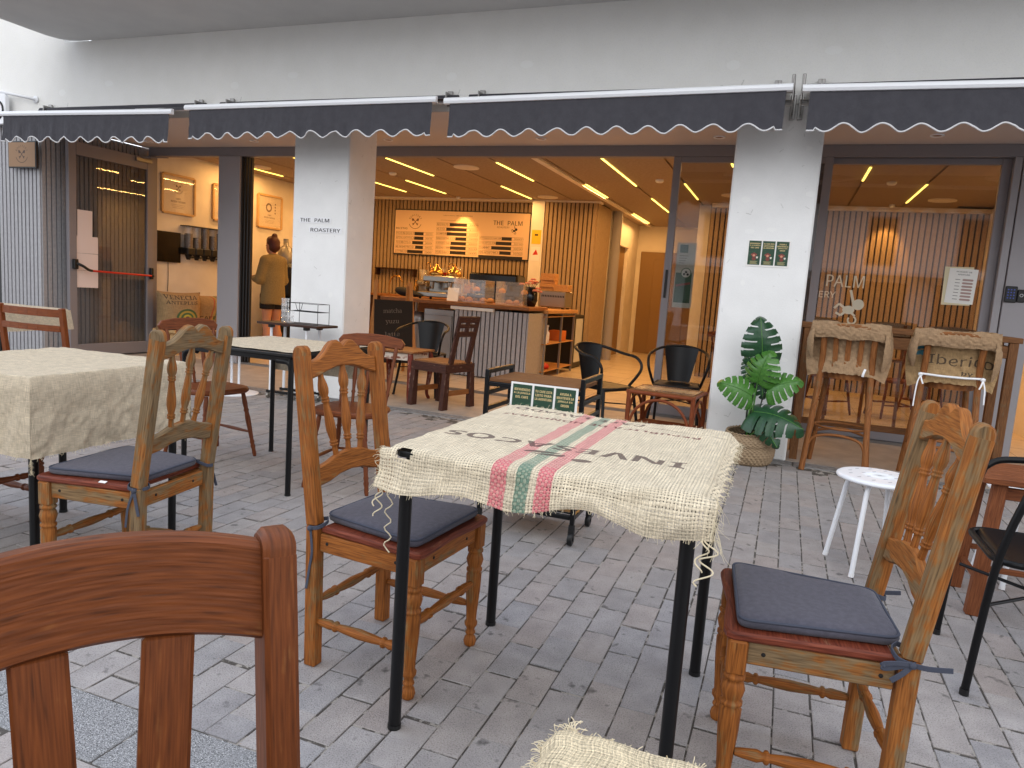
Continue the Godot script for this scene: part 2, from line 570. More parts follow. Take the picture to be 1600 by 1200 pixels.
# open plain weave with holes; colours of a printed sack are blended in through `paint`
func weave_mat(seed_: int, threads: int, base: Color, openness: float, w := 1024, h := 1024, paint = null, uvs := Vector3.ONE) -> StandardMaterial3D:
	var n1 := nz(seed_, 0.02, 256, 256, 4)
	var n2 := nz(seed_ + 4, 0.2, 256, 256, 3)
	var st1 := stretched(seed_ + 5, 0.5, 512, 16, 512, 2)
	var hb := PackedByteArray()
	hb.resize(w * h)
	var per := float(w) / threads
	var t := tex(w, h, func(x, y, i):
		var q: int = (int(y * 256.0 / h) % 256) * 256 + int(x * 256.0 / w) % 256
		var lowf: float = n1[q] / 255.0
		var hi: float = n2[((y * 3) % 256) * 256 + (x * 3) % 256] / 255.0
		var tx: float = x / per; var ty: float = y / per
		var fx := absf(fposmod(tx + (hi - .5) * .35, 1.0) - 0.5) * 2.0
		var fy := absf(fposmod(ty + (lowf - .5) * .9, 1.0) - 0.5) * 2.0
		var over := (int(tx) + int(ty)) % 2 == 0
		var warp := 1.0 - fx * fx; var weft := 1.0 - fy * fy
		var hgt := maxf(warp * (1.0 if over else 0.6), weft * (0.6 if over else 1.0))
		var streak: float = st1[(int(y * 512.0 / h) % 512) * 512 + (x % 512)] / 255.0
		var streak2: float = st1[(x % 512) * 512 + (y % 512)] / 255.0
		var tone := 0.78 + 0.22 * hgt + (lowf - .5) * .08 + (hi - .5) * .22 + (streak - .5) * .34 + (streak2 - .5) * .34
		var c := Color(base.r * tone, base.g * tone, base.b * tone)
		if paint != null: c = paint.call(float(x) / w, float(y) / h, c, hi, over)
		hb[i] = clampi(int(hgt * 220.0), 0, 255)
		var gap := minf(fx, fy)
		var open := openness + (lowf - .5) * .5
		c.a = 0.0 if gap > 1.0 - open * .55 else 1.0
		return c)
	var m := StandardMaterial3D.new()
	m.albedo_texture = t
	m.roughness = 0.95
	m.normal_enabled = true
	m.normal_texture = bump(hb, w, h, 4.0)
	m.normal_scale = 0.8
	m.uv1_scale = uvs
	if openness > 0.0:
		m.transparency = BaseMaterial3D.TRANSPARENCY_ALPHA_SCISSOR
		m.alpha_scissor_threshold = 0.5
	return m

func glass(alpha := 0.06, tint := Color(1, 1, 1)) -> StandardMaterial3D:
	var m := StandardMaterial3D.new()
	m.albedo_color = Color(tint, alpha)
	m.transparency = BaseMaterial3D.TRANSPARENCY_ALPHA
	m.roughness = 0.02
	m.metallic_specular = 0.6
	return m

func glow(col: Color, k: float) -> StandardMaterial3D:
	var m := mat(col, 0.4)
	m.emission_enabled = true
	m.emission = col
	m.emission_energy_multiplier = k
	return m

func make_materials() -> void:
	# timber of the chairs: varnished pine and its sun-bleached grey, and redder stained wood
	M.pine = wood(11, srgb(112, 62, 22), srgb(172, 104, 44), srgb(138, 110, 74), 0.34, 0.5)
	M.pine_worn = wood(21, srgb(118, 68, 28), srgb(172, 108, 50), srgb(140, 116, 84), 0.46, 0.65)
	M.pine_dry = wood(31, srgb(122, 74, 34), srgb(168, 110, 56), srgb(134, 114, 86), 0.58, 0.7)
	M.red_wood = wood(41, srgb(88, 44, 18), srgb(122, 65, 29), srgb(146, 98, 54), 0.24, 0.42, 0.26)
	M.seat_wood = wood(51, srgb(88, 38, 26), srgb(136, 68, 46), srgb(150, 112, 84), 0.22, 0.45)
	M.windsor = wood(61, srgb(82, 40, 19), srgb(134, 72, 37), srgb(150, 92, 54), 0.12, 0.35)
	M.dark_wood = wood(71, srgb(48, 26, 20), srgb(86, 50, 38), srgb(150, 126, 108), 0.14, 0.55)
	M.bar_wood = wood(81, srgb(88, 56, 32), srgb(136, 92, 56), srgb(120, 100, 76), 0.25, 0.6)
	M.top_wood = wood(91, srgb(104, 64, 36), srgb(168, 116, 74), srgb(176, 146, 112), 0.15, 0.45)
	M.bent_wood = wood(101, srgb(112, 66, 32), srgb(160, 104, 58), srgb(134, 104, 72), 0.25, 0.5)
	M.rattan = wood(111, srgb(98, 46, 22), srgb(150, 78, 44), srgb(140, 90, 60), 0.1, 0.35)
	M.pale_wood = wood(121, srgb(196, 158, 108), srgb(222, 188, 140), srgb(214, 180, 134), 0.1, 0.5)
	# stone and plaster
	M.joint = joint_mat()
	M.pavers = []
	var tones := [[srgb(144, 140, 140), srgb(175, 170, 169)], [srgb(141, 139, 141), srgb(171, 168, 169)], [srgb(146, 140, 138), srgb(176, 169, 166)], [srgb(150, 145, 144), srgb(181, 175, 173)], [srgb(137, 134, 136), srgb(166, 163, 164)], [srgb(147, 139, 136), srgb(176, 167, 163)]]
	for i in tones.size(): M.pavers.append(paver_mat(210 + i * 3, tones[i][0], tones[i][1]))
	M.paver_field = paver_mat(240, srgb(196, 192, 190), srgb(228, 224, 222))
	M.paver_field.vertex_color_use_as_albedo = true
	M.granite = noisy(250, srgb(118, 118, 120), srgb(158, 158, 160), 0.08, 0.8, 0.8, 0.75, 3.0)
	M.porch = noisy(260, srgb(150, 138, 128), srgb(178, 166, 154), 0.012, 1.6, 0.55, 0.12, 0.6)
	M.kerb = noisy(265, srgb(104, 102, 102), srgb(150, 148, 146), 0.02, 0.6, 0.85, 0.2, 2.0)
	M.white_wall = scuffed(noisy(270, srgb(234, 233, 229), srgb(239, 238, 235), 0.012, 2.4, 0.85, 0.02, 1.0), 26)
	M.column = scuffed(noisy(280, srgb(231, 231, 230), srgb(239, 239, 238), 0.01, 1.6, 0.8, 0.02, 0.8), 60)
	M.soffit = noisy(285, srgb(214, 214, 214), srgb(222, 222, 221), 0.008, 2.0, 0.9, 0.02, 0.5)
	M.porch_ceiling = mat(srgb(206, 196, 192), 0.8)
	M.inner_white = noisy(290, srgb(226, 219, 208), srgb(238, 232, 222), 0.01, 2.0, 0.8)
	M.tile = noisy(295, srgb(196, 180, 158), srgb(216, 202, 182), 0.01, 1.2, 0.28)
	M.ceiling_board = noisy(300, srgb(150, 132, 114), srgb(172, 154, 136), 0.03, 0.8, 0.8, 0.08, 1.0)
	M.slat = wood(305, srgb(150, 128, 100), srgb(178, 154, 124), srgb(170, 148, 118), 0.1, 0.6)
	M.slat_backing = mat(srgb(56, 50, 45), 0.95)      # dark backing seen between the slats
	M.dark_gap = mat(srgb(26, 23, 22), 0.9)
	M.grey_slat = noisy(310, srgb(148, 147, 150), srgb(166, 165, 168), 0.03, 0.8, 0.5)
	M.frame = mat(srgb(134, 130, 134), 0.5, 0.1)
	M.frame_dark = mat(srgb(34, 33, 35), 0.5, 0.1)
	M.metal_panel = mat(srgb(154, 151, 155), 0.5, 0.1)
	# metals, paint
	M.black_metal = mat(srgb(15, 15, 17), 0.35, 0.3)
	M.black_paint = mat(srgb(15, 15, 17), 0.4)
	M.black_paint.metallic_specular = 0.35
	M.black_plastic = mat(srgb(14, 14, 15), 0.45)
	M.steel = mat(srgb(158, 152, 144), 0.3, 0.95)
	M.steel_dull = mat(srgb(150, 148, 146), 0.42, 0.9)
	M.brass = mat(srgb(196, 148, 78), 0.25, 0.9)
	M.white_metal = mat(srgb(232, 234, 238), 0.35)
	M.white_paint = mat(srgb(234, 234, 236), 0.4)
	M.red_bar = mat(srgb(200, 34, 22), 0.4)
	M.red = mat(srgb(196, 40, 26), 0.5)
	M.paper = mat(srgb(236, 234, 230), 0.8)
	M.pink_paper = mat(srgb(232, 218, 214), 0.8)
	M.wet_black = mat(srgb(10, 10, 11), 0.18)
	M.glass = glass(0.05)
	M.clear = glass(0.10)
	M.window = glass(0.22, srgb(46, 42, 34))
	# cloth
	var awn := noisy(320, srgb(58, 57, 63), srgb(65, 64, 70), 0.02, 0.9, 0.9, 0.06, 1.0, false)
	M.awning = awn
	M.trim = mat(srgb(212, 212, 214), 0.7)
	M.cushion = noisy(330, srgb(70, 69, 80), srgb(86, 84, 96), 0.02, 0.22, 0.92, 0.12, 3.0, false, srgb(120, 120, 132))
	M.cushion.rim_enabled = true
	M.cushion.rim = 0.2
	M.tie = mat(srgb(66, 70, 84), 0.9)
	M.linen = weave_mat(340, 120, srgb(214, 198, 172), 0.0, 512, 512, null, Vector3(3.4, 3.4, 1))
	M.sack = weave_mat(350, 110, srgb(176, 144, 110), 0.0, 512, 512, null, Vector3(3.0, 3.0, 1))
	M.yarn = mat(srgb(222, 208, 178), 0.95)
	M.basket = noisy(360, srgb(112, 92, 70), srgb(190, 164, 130), 0.06, 0.16, 0.9, 0.2, 3.0, false)
	# leaves
	for k in [["leaf", srgb(22, 58, 36), srgb(40, 84, 48)], ["leaf_light", srgb(54, 104, 40), srgb(88, 138, 56)]]:
		var m := noisy(370, k[1], k[2], 0.02, 0.2, 0.35, 0.0, 1.0, false)
		m.backlight_enabled = true
		m.backlight = Color(0.12, 0.2, 0.05)
		M[k[0]] = m
	M.stem = mat(srgb(30, 42, 30), 0.5)
	M.soil = mat(srgb(44, 34, 26), 1.0)

# shade of deep joints put into the bed colour, with dirt and pale sand
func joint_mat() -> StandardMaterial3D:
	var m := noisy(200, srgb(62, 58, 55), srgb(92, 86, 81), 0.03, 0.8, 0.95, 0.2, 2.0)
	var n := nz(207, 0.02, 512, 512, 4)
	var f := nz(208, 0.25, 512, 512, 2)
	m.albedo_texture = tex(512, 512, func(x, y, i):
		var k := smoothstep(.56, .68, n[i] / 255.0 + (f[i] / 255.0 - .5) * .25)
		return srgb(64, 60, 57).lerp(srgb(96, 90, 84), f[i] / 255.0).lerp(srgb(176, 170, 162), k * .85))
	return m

# small scratches, knocks and patched spots on painted render
func scuffed(m: StandardMaterial3D, count: int) -> StandardMaterial3D:
	var im := m.albedo_texture.get_image()
	var r := RandomNumberGenerator.new()
	r.seed = 88
	for i in count:
		var p := Vector2(r.randf() * 512, r.randf() * 512)
		var d := Vector2.from_angle(r.randf() * TAU) * r.randf_range(2, 14)
		var g := r.randf_range(.62, .8)
		if i % 6 == 0: print_poly(im, disc(7, r.randf_range(5, 16), p, r.randf_range(4, 10)), Color(.95, .95, .94, .6))
		else: print_line(im, p, p + d, r.randf_range(.8, 1.6), Color(g, g, g * .98, .55))
	m.albedo_texture = ImageTexture.create_from_image(im)
	return m

func paver_mat(seed_: int, a: Color, b: Color) -> StandardMaterial3D:
	var s := 512
	var n1 := nz(seed_, 0.012, s, s, 5)
	var n2 := nz(seed_ + 1, 0.3, s, s, 3)
	var n3 := nz(205, 0.02, s, s, 3)
	var t := tex(s, s, func(x, y, i):
		var f: float = n2[i] / 255.0
		var c := a.lerp(b, n1[i] / 255.0 * .8 + f * .2)
		c = c.darkened(maxf(0.0, 0.42 - f) * 0.9)
		c = c.lerp(Color(.72, .70, .68), maxf(0.0, f - 0.66) * 0.8)
		var st: float = n3[i] / 255.0
		if st < 0.2: c = c.darkened((0.2 - st) * 2.0)
		return c)
	var m := StandardMaterial3D.new()
	m.albedo_texture = t
	m.roughness = 0.82
	m.normal_enabled = true
	if not M.has("grit"): M.grit = bump(n2, s, s, 2.0)
	m.normal_texture = M.grit
	m.normal_scale = 0.7
	m.uv1_triplanar = true
	m.uv1_world_triplanar = true
	m.uv1_triplanar_sharpness = 8.0
	m.uv1_scale = Vector3.ONE / 0.9
	m.uv1_offset = Vector3(seed_ * .13, 0, seed_ * .07)
	return m

# ---------------------------------------------------------------- the setting
func view_and_light() -> void:
	var cam := Camera3D.new()
	cam.name = "camera"
	cam.position = Vector3(0, 1.2, 0)
	cam.rotation_degrees = Vector3(-7.483, 20.35, 3.954)
	cam.fov = 56.085
	cam.near = 0.05
	cam.far = 400.0
	add_child(cam)
	cam.current = true
	var we := WorldEnvironment.new()
	var e := Environment.new()
	e.background_mode = Environment.BG_SKY
	var sm := ProceduralSkyMaterial.new()
	sm.sky_top_color = srgb(190, 203, 224)
	sm.sky_horizon_color = srgb(247, 249, 252)
	sm.sky_curve = 0.26
	sm.ground_bottom_color = srgb(120, 118, 118)
	sm.ground_horizon_color = srgb(190, 192, 196)
	sm.sky_energy_multiplier = 1.0
	var sky := Sky.new()
	sky.sky_material = sm
	e.sky = sky
	e.background_energy_multiplier = SKY_K
	e.tonemap_mode = Environment.TONE_MAPPER_LINEAR
	e.tonemap_exposure = EXPOSURE
	e.sdfgi_enabled = true
	e.ssao_enabled = true
	e.ssil_enabled = true
	we.environment = e
	add_child(we)
	var sun := DirectionalLight3D.new()
	sun.name = "overcast_sun"
	sun.light_energy = 0.38
	sun.light_color = Color(0.985, 0.99, 1.0)
	sun.light_angular_distance = 60.0
	sun.shadow_enabled = true
	sun.rotation_degrees = Vector3(-31, 22, 0)
	add_child(sun)

const SKY_K := 2.7
const EXPOSURE := 1.07
const PX := 0.1072        # paver module
const PZ := 0.2144

func on_screen(p: Vector3) -> Vector2:      # used only to choose which pavers become single parts
	var b := Basis.from_euler(Vector3(deg_to_rad(-7.483), deg_to_rad(20.35), deg_to_rad(3.954)))
	var q := b.transposed() * (p - Vector3(0, 1.2, 0))
	if q.z > -0.3: return Vector2(-99, -99)
	return Vector2(q.x / -q.z, q.y / -q.z) * 1126.4

func paver_mesh(w: float, l: float, seed_: int) -> Mesh:
	var r := RandomNumberGenerator.new()
	r.seed = seed_
	var st := mb()
	var b := 0.0016
	var hx := w * .5; var hz := l * .5
	var c := [Vector3(-hx, 0, -hz), Vector3(hx, 0, -hz), Vector3(hx, 0, hz), Vector3(-hx, 0, hz)]
	var t := []; var m := []
	for k in 4:
		var j := Vector3(r.randf_range(-.0012, .0012), 0, r.randf_range(-.0012, .0012))
		t.append(c[k] * Vector3((hx - b) / hx, 1, (hz - b) / hz) + j + Vector3(0, r.randf_range(-.0008, .0008), 0))
		m.append(c[k] + j + Vector3(0, -b, 0))
	quad(st, t[0], t[1], t[2], t[3], Vector3.UP, Vector2(0, 0), Vector2(1, 0), Vector2(1, 1), Vector2(0, 1))
	for k in 4:
		var k2 := (k + 1) % 4
		var d: Vector3 = (c[k] + c[k2]).normalized()
		quad(st, m[k], m[k2], t[k2], t[k], (d + Vector3.UP).normalized(), Vector2(0, 0), Vector2(1, 0), Vector2(1, 1), Vector2(0, 1))
		quad(st, m[k] + Vector3(0, -.03, 0), m[k2] + Vector3(0, -.03, 0), m[k2], m[k], d, Vector2(0, 0), Vector2(1, 0), Vector2(1, 1), Vector2(0, 1))
	return st.commit()

func build_ground() -> void:
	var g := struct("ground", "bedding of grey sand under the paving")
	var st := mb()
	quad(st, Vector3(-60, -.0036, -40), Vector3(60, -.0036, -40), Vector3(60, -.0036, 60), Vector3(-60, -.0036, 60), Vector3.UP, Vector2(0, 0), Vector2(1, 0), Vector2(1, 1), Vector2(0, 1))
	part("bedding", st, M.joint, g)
	var pav := struct("pavement", "grey concrete block paving of the terrace")
	var meshes := []
	for i in 5: meshes.append(paver_mesh(PX - .005, PZ - .0075, 900 + i))
	rng.seed = 77
	var all := []
	for k in range(-84, 40):
		var x := -.2304 + (k + .5) * PX
		var ph := 0.0 if k % 2 == 0 else PZ * .5
		for j in range(-30, 14):
			var z := -2.43 + j * PZ + ph + rng.randf_range(-.006, .006)
			var z0 := z - PZ * .5; var z1 := z + PZ * .5
			if z0 < -5.86: continue
			var clip := 0
			if z1 > -1.372 and z0 < -1.168:
				if z0 < -1.372 - .05: clip = 1
				elif z1 > -1.168 + .05: clip = 2
				else: continue
			var l := PZ
			if clip == 1: l = -1.375 - z0; z = z0 + l * .5
			if clip == 2: l = z1 + 1.165; z = z1 - l * .5
			var s := on_screen(Vector3(x, 0, z))
			var seen := absf(s.x) < 830 and absf(s.y) < 630
			var dist := Vector3(x, -1.2, z).length()
			all.append([dist if seen else dist + 100.0, x, z, l / PZ])
	all.sort_custom(func(a, b): return a[0] < b[0])
	var rest := []
	for i in all.size():
		var a = all[i]
		var xf := Transform3D(Basis.from_euler(Vector3(rng.randf_range(-.005, .005), rng.randf_range(-.007, .007), rng.randf_range(-.008, .008))).scaled_local(Vector3(1, 1, a[3])), Vector3(a[1] + rng.randf_range(-.001, .001), rng.randf_range(-.0015, .0015), a[2]))
		if i < 300:
			part_mesh("paver", meshes[i % 5], M.pavers[rng.randi() % 6], pav, xf)
		else: rest.append(xf)
	var mm := MultiMesh.new()
	mm.transform_format = MultiMesh.TRANSFORM_3D
	mm.use_colors = true
	mm.mesh = meshes[0]
	mm.instance_count = rest.size()
	var tint := [Color(.50, .48, .475), Color(.485, .475, .48), Color(.515, .48, .465), Color(.535, .51, .495), Color(.46, .45, .455), Color(.52, .475, .455)]
	for i in rest.size():
		mm.set_instance_transform(i, rest[i])
		mm.set_instance_color(i, tint[rng.randi() % 6])
	var mi := MultiMeshInstance3D.new()
	mi.name = "paver_field"
	mi.multimesh = mm
	mi.material_override = M.paver_field
	mi.set_meta("kind", "stuff")
	pav.add_child(mi)
	# band of speckled granite slabs across the square
	for i in 22:
		var x0 := -8.2 + i * 0.45
		var s2 := mb()
		bb(s2, Vector3(x0 + .003, -.04, -1.372), Vector3(x0 + .447, 0.001, -1.168), .003)
		part("granite_slab", s2, M.granite, pav)
	# worn stone edging and smooth floor of the porch
	var x := -8.15
	var idx := 0
	while x < 4.0:
		var l := rng.randf_range(.5, .8)
		var s3 := mb()
		bb(s3, Vector3(x + .003, -.04, -6.03), Vector3(x + l - .003, rng.randf_range(.0, .004), -5.868), .006)
		part("edging_stone", s3, M.kerb, pav)
		x += l
		idx += 1
	var pf := struct("porch_floor", "smooth concrete floor in front of the shop windows")
	var s4 := mb()
	bb(s4, Vector3(-8.15, -.05, -7.44), Vector3(4.0, .004, -6.033))
	part("concrete", s4, M.porch, pf)

# ribbed cladding: backing plus upright slats, one joined part
func slat_wall(parent: Node, a: Vector3, b: Vector3, y0: float, y1: float, pitch: float, w: float, dep: float, nrm: Vector3, m: Material, called := "slats") -> void:
	var d := (b - a); d.y = 0
	var l := d.length()
	d = d.normalized()
	var st := mb()
	var n := int(l / pitch)
	var p := l / n
	for i in n:
		var c := a + d * (i + .5) * p + nrm * dep * .5
		var bs := Basis(d, Vector3.UP, d.cross(Vector3.UP))
		box(st, Transform3D(bs, Vector3(c.x, (y0 + y1) * .5, c.z)), Vector3(w, y1 - y0, dep), 0.0)
	var o := part(called, st, m, parent)
	o.set_meta("kind", "stuff")

const YC := 2.75      # shop ceiling

func build_shop() -> Node3D:
	var B := thing("cafe_building", "white rendered building with a wide glazed coffee shop front on the ground floor", "building")
	var st := mb()
	# rendered wall above the shop front
	bb(st, Vector3(-16, 2.725, -6.3), Vector3(-7.75, 9.0, -6.0))
	bb(st, Vector3(-7.75, 2.725, -6.3), Vector3(9.0, 3.55, -6.0))
	bb(st, Vector3(-7.75, 3.86, -6.3), Vector3(9.0, 9.0, -6.0))
	part("wall", st, M.white_wall, B)
	st = mb()
	# overhang with a rounded inner corner
	var poly := PackedVector2Array([Vector2(9, -4.85), Vector2(9, -6.29), Vector2(-7.35, -6.29), Vector2(-7.35, -6.0), Vector2(-7.5, -5.995), Vector2(-7.62, -5.97), Vector2(-7.7, -5.9), Vector2(-7.745, -5.78), Vector2(-7.75, -4.85)])
	slab(st, Transform3D(Basis(Vector3.RIGHT, Vector3(0, 0, 1), Vector3(0, -1, 0)), Vector3(0, 3.705, 0)), poly, .31, .01)
	part("overhang", st, M.soffit, B)
	# porch ceiling with its lamps
	st = mb()
	bb(st, Vector3(-8.16, 2.722, -7.6), Vector3(4.5, 2.86, -6.3))
	bb(st, Vector3(-8.16, 2.722, -6.3), Vector3(4.5, 2.7245, -6.001))
	var pc := part("porch_ceiling", st, M.porch_ceiling, B)
	for x in [-7.7, -6.07, -4.26, -2.5, -.76, 1.01]:
		st = mb()
		lathe(st, xfm(Vector3(x, 2.712, -7.09)), [[.009, .055], [.0, .055], [-.002, .05], [.0, .042], [.006, .036]], 16)
		part("downlight_ring", st, M.white_metal, pc)
		st = mb()
		lathe(st, xfm(Vector3(x, 2.7135, -7.09)), [[0.003, .036], [.001, .02], [0.0005, .0001]], 14)
		part("downlight_bulb", st, M.brass, pc)
	# columns
	for c in [[-4.65, -4.02], [-.515, .115]]:
		st = mb()
		bb(st, Vector3(c[0], 0, -6.485), Vector3(c[1], 2.7215, -6.0), .012)
		part("column", st, M.column, B)
	# cladding on the corner at the left of the door
	st = mb()
	bb(st, Vector3(-8.86, 0, -7.6), Vector3(-8.185, 2.72, -6.03))
	var cb := part("cladding_back", st, M.grey_slat, B)
	slat_wall(cb, Vector3(-8.86, 0, -6.03), Vector3(-8.165, 0, -6.03), 0, 2.715, .058, .044, .028, Vector3(0, 0, 1), M.grey_slat)
	slat_wall(cb, Vector3(-8.185, 0, -6.01), Vector3(-8.185, 0, -7.4), 0, 2.715, .058, .044, .028, Vector3(1, 0, 0), M.grey_slat)
	# next shop front to the left, dark
	st = mb()
	bb(st, Vector3(-16, 0, -6.6), Vector3(-8.87, 2.72, -6.35))
	part("neighbour_front", st, M.frame_dark, B)

	# ---- frames of the glazing
	var zf := -7.5
	st = mb()
	bb(st, Vector3(-8.1, 2.613, zf - .06), Vector3(1.97, 2.7215, zf + .05), .004)
	part("head_frame", st, M.frame, B)
	st = mb()
	bb(st, Vector3(-6.92, 0, zf - .06), Vector3(-6.58, 2.6125, zf + .06), .006)
	part("door_post", st, M.metal_panel, B)
	st = mb()
	for k in 4:
		var x := -6.578 + k * .03
		bb(st, Vector3(x, .01, zf - .07), Vector3(x + .018, 2.61, zf + .03 - k * .02), .002)
	part("stacked_sash", st, M.frame_dark, B)
	st = mb()
	bb(st, Vector3(-8.12, 0, zf - .06), Vector3(-8.06, 2.6125, zf + .05), .004)
	part("door_jamb", st, M.frame, B)
	# floor track
	st = mb()
	bb(st, Vector3(-6.9, .002, zf - .06), Vector3(1.6, .012, zf + .06), .003)
	for k in 3: bb(st, Vector3(-6.9, .012, zf - .042 + k * .036), Vector3(1.6, .022, zf - .03 + k * .036), .002)
	part("floor_track", st, M.steel_dull, B)
	# sliding sash standing open, and the fixed panes
	var sash := func(x0: float, x1: float, z: float, pane_mat: Material, called: String) -> MeshInstance3D:
		var s := mb()
		var w := .075
		bb(s, Vector3(x0, .024, z - .025), Vector3(x0 + w, 2.612, z + .025), .004)
		bb(s, Vector3(x1 - w, .024, z - .025), Vector3(x1, 2.612, z + .025), .004)
		bb(s, Vector3(x0 + w, .024, z - .024), Vector3(x1 - w, .13, z + .024), .004)
		bb(s, Vector3(x0 + w, 2.557, z - .024), Vector3(x1 - w, 2.612, z + .024), .004)
		var o := part(called, s, M.frame, B)
		s = mb()
		bb(s, Vector3(x0 + w, .13, z - .003), Vector3(x1 - w, 2.557, z + .003))
		part("pane", s, pane_mat, o)
		return o
	var s1: MeshInstance3D = sash.call(-1.215, .25, zf + .02, M.window, "sliding_sash")
	st = mb()
	bb(st, Vector3(-1.192, 1.22, zf + .046), Vector3(-1.168, 1.5, zf + .062), .004)
	part("pull_handle", st, M.black_plastic, s1)
	sash.call(.13, 1.675, zf - .035, M.window, "fixed_window")
	# grey metal panel wall at the right, then an open doorway
	st = mb()
	bb(st, Vector3(1.676, 0, -7.56), Vector3(1.735, 2.6125, -7.44), .004)
	bb(st, Vector3(1.742, 0, -7.56), Vector3(1.97, 2.6125, -7.43), .004)
	part("metal_pilaster", st, M.metal_panel, B)
	st = mb()
	bb(st, Vector3(1.97, 2.3, -7.56), Vector3(4.5, 2.7215, -7.44), .004)
	bb(st, Vector3(3.1, 0, -7.56), Vector3(4.5, 2.3, -7.44), .004)
	part("side_front", st, M.metal_panel, B)

	# ---- open door leaf folded back along the cladding
	var leaf := part("door", door_frame_mesh(), M.frame, B, "open glazed door folded back against the ribbed cladding")
	leaf.position = Vector3(-8.045, 0, -7.46)
	st = mb()
	bb(st, Vector3(-.003, .17, .1), Vector3(.003, 2.42, 1.12))
	part("pane", st, M.window, leaf)
	st = mb()
	bb(st, Vector3(.026, 1.08, 1.13), Vector3(.07, 1.2, 1.19), .008)
	tube(st, smooth([Vector3(.06, 1.15, 1.15), Vector3(.1, 1.12, 1.1), Vector3(.105, 1.08, 1.03), Vector3(.1, 1.07, .98)]), .016, 8)
	part("panic_latch", st, M.black_plastic, leaf)
	st = mb()
	bb(st, Vector3(.026, 1.0, .03), Vector3(.07, 1.15, .075), .008)
	tube(st, [Vector3(.06, 1.05, .05), Vector3(.1, 1.045, .07), Vector3(.1, 1.045, .1)], .015, 8)
	part("panic_latch", st, M.black_plastic, leaf)
	st = mb()
	tube(st, [Vector3(.1, 1.07, 1.0), Vector3(.1, 1.045, .08)], .0125, 12)
	part("push_bar", st, M.red_bar, leaf)
	st = mb()
	bb(st, Vector3(.026, 2.5, .05), Vector3(.06, 2.55, .3), .006)
	bar(st, Vector3(.05, 2.56, .2), Vector3(.3, 2.585, .02), .02, .01)
	part("door_closer", st, M.steel_dull, leaf)
	build_inside(B)
	return B

func door_frame_mesh() -> SurfaceTool:
	var st := mb()
	bb(st, Vector3(-.026, .02, 0), Vector3(.026, 2.57, .1), .004)
	bb(st, Vector3(-.026, .02, 1.12), Vector3(.026, 2.57, 1.22), .004)
	bb(st, Vector3(-.025, .02, .1), Vector3(.025, .17, 1.12), .004)
	bb(st, Vector3(-.025, 2.42, .1), Vector3(.025, 2.57, 1.12), .004)
	return st

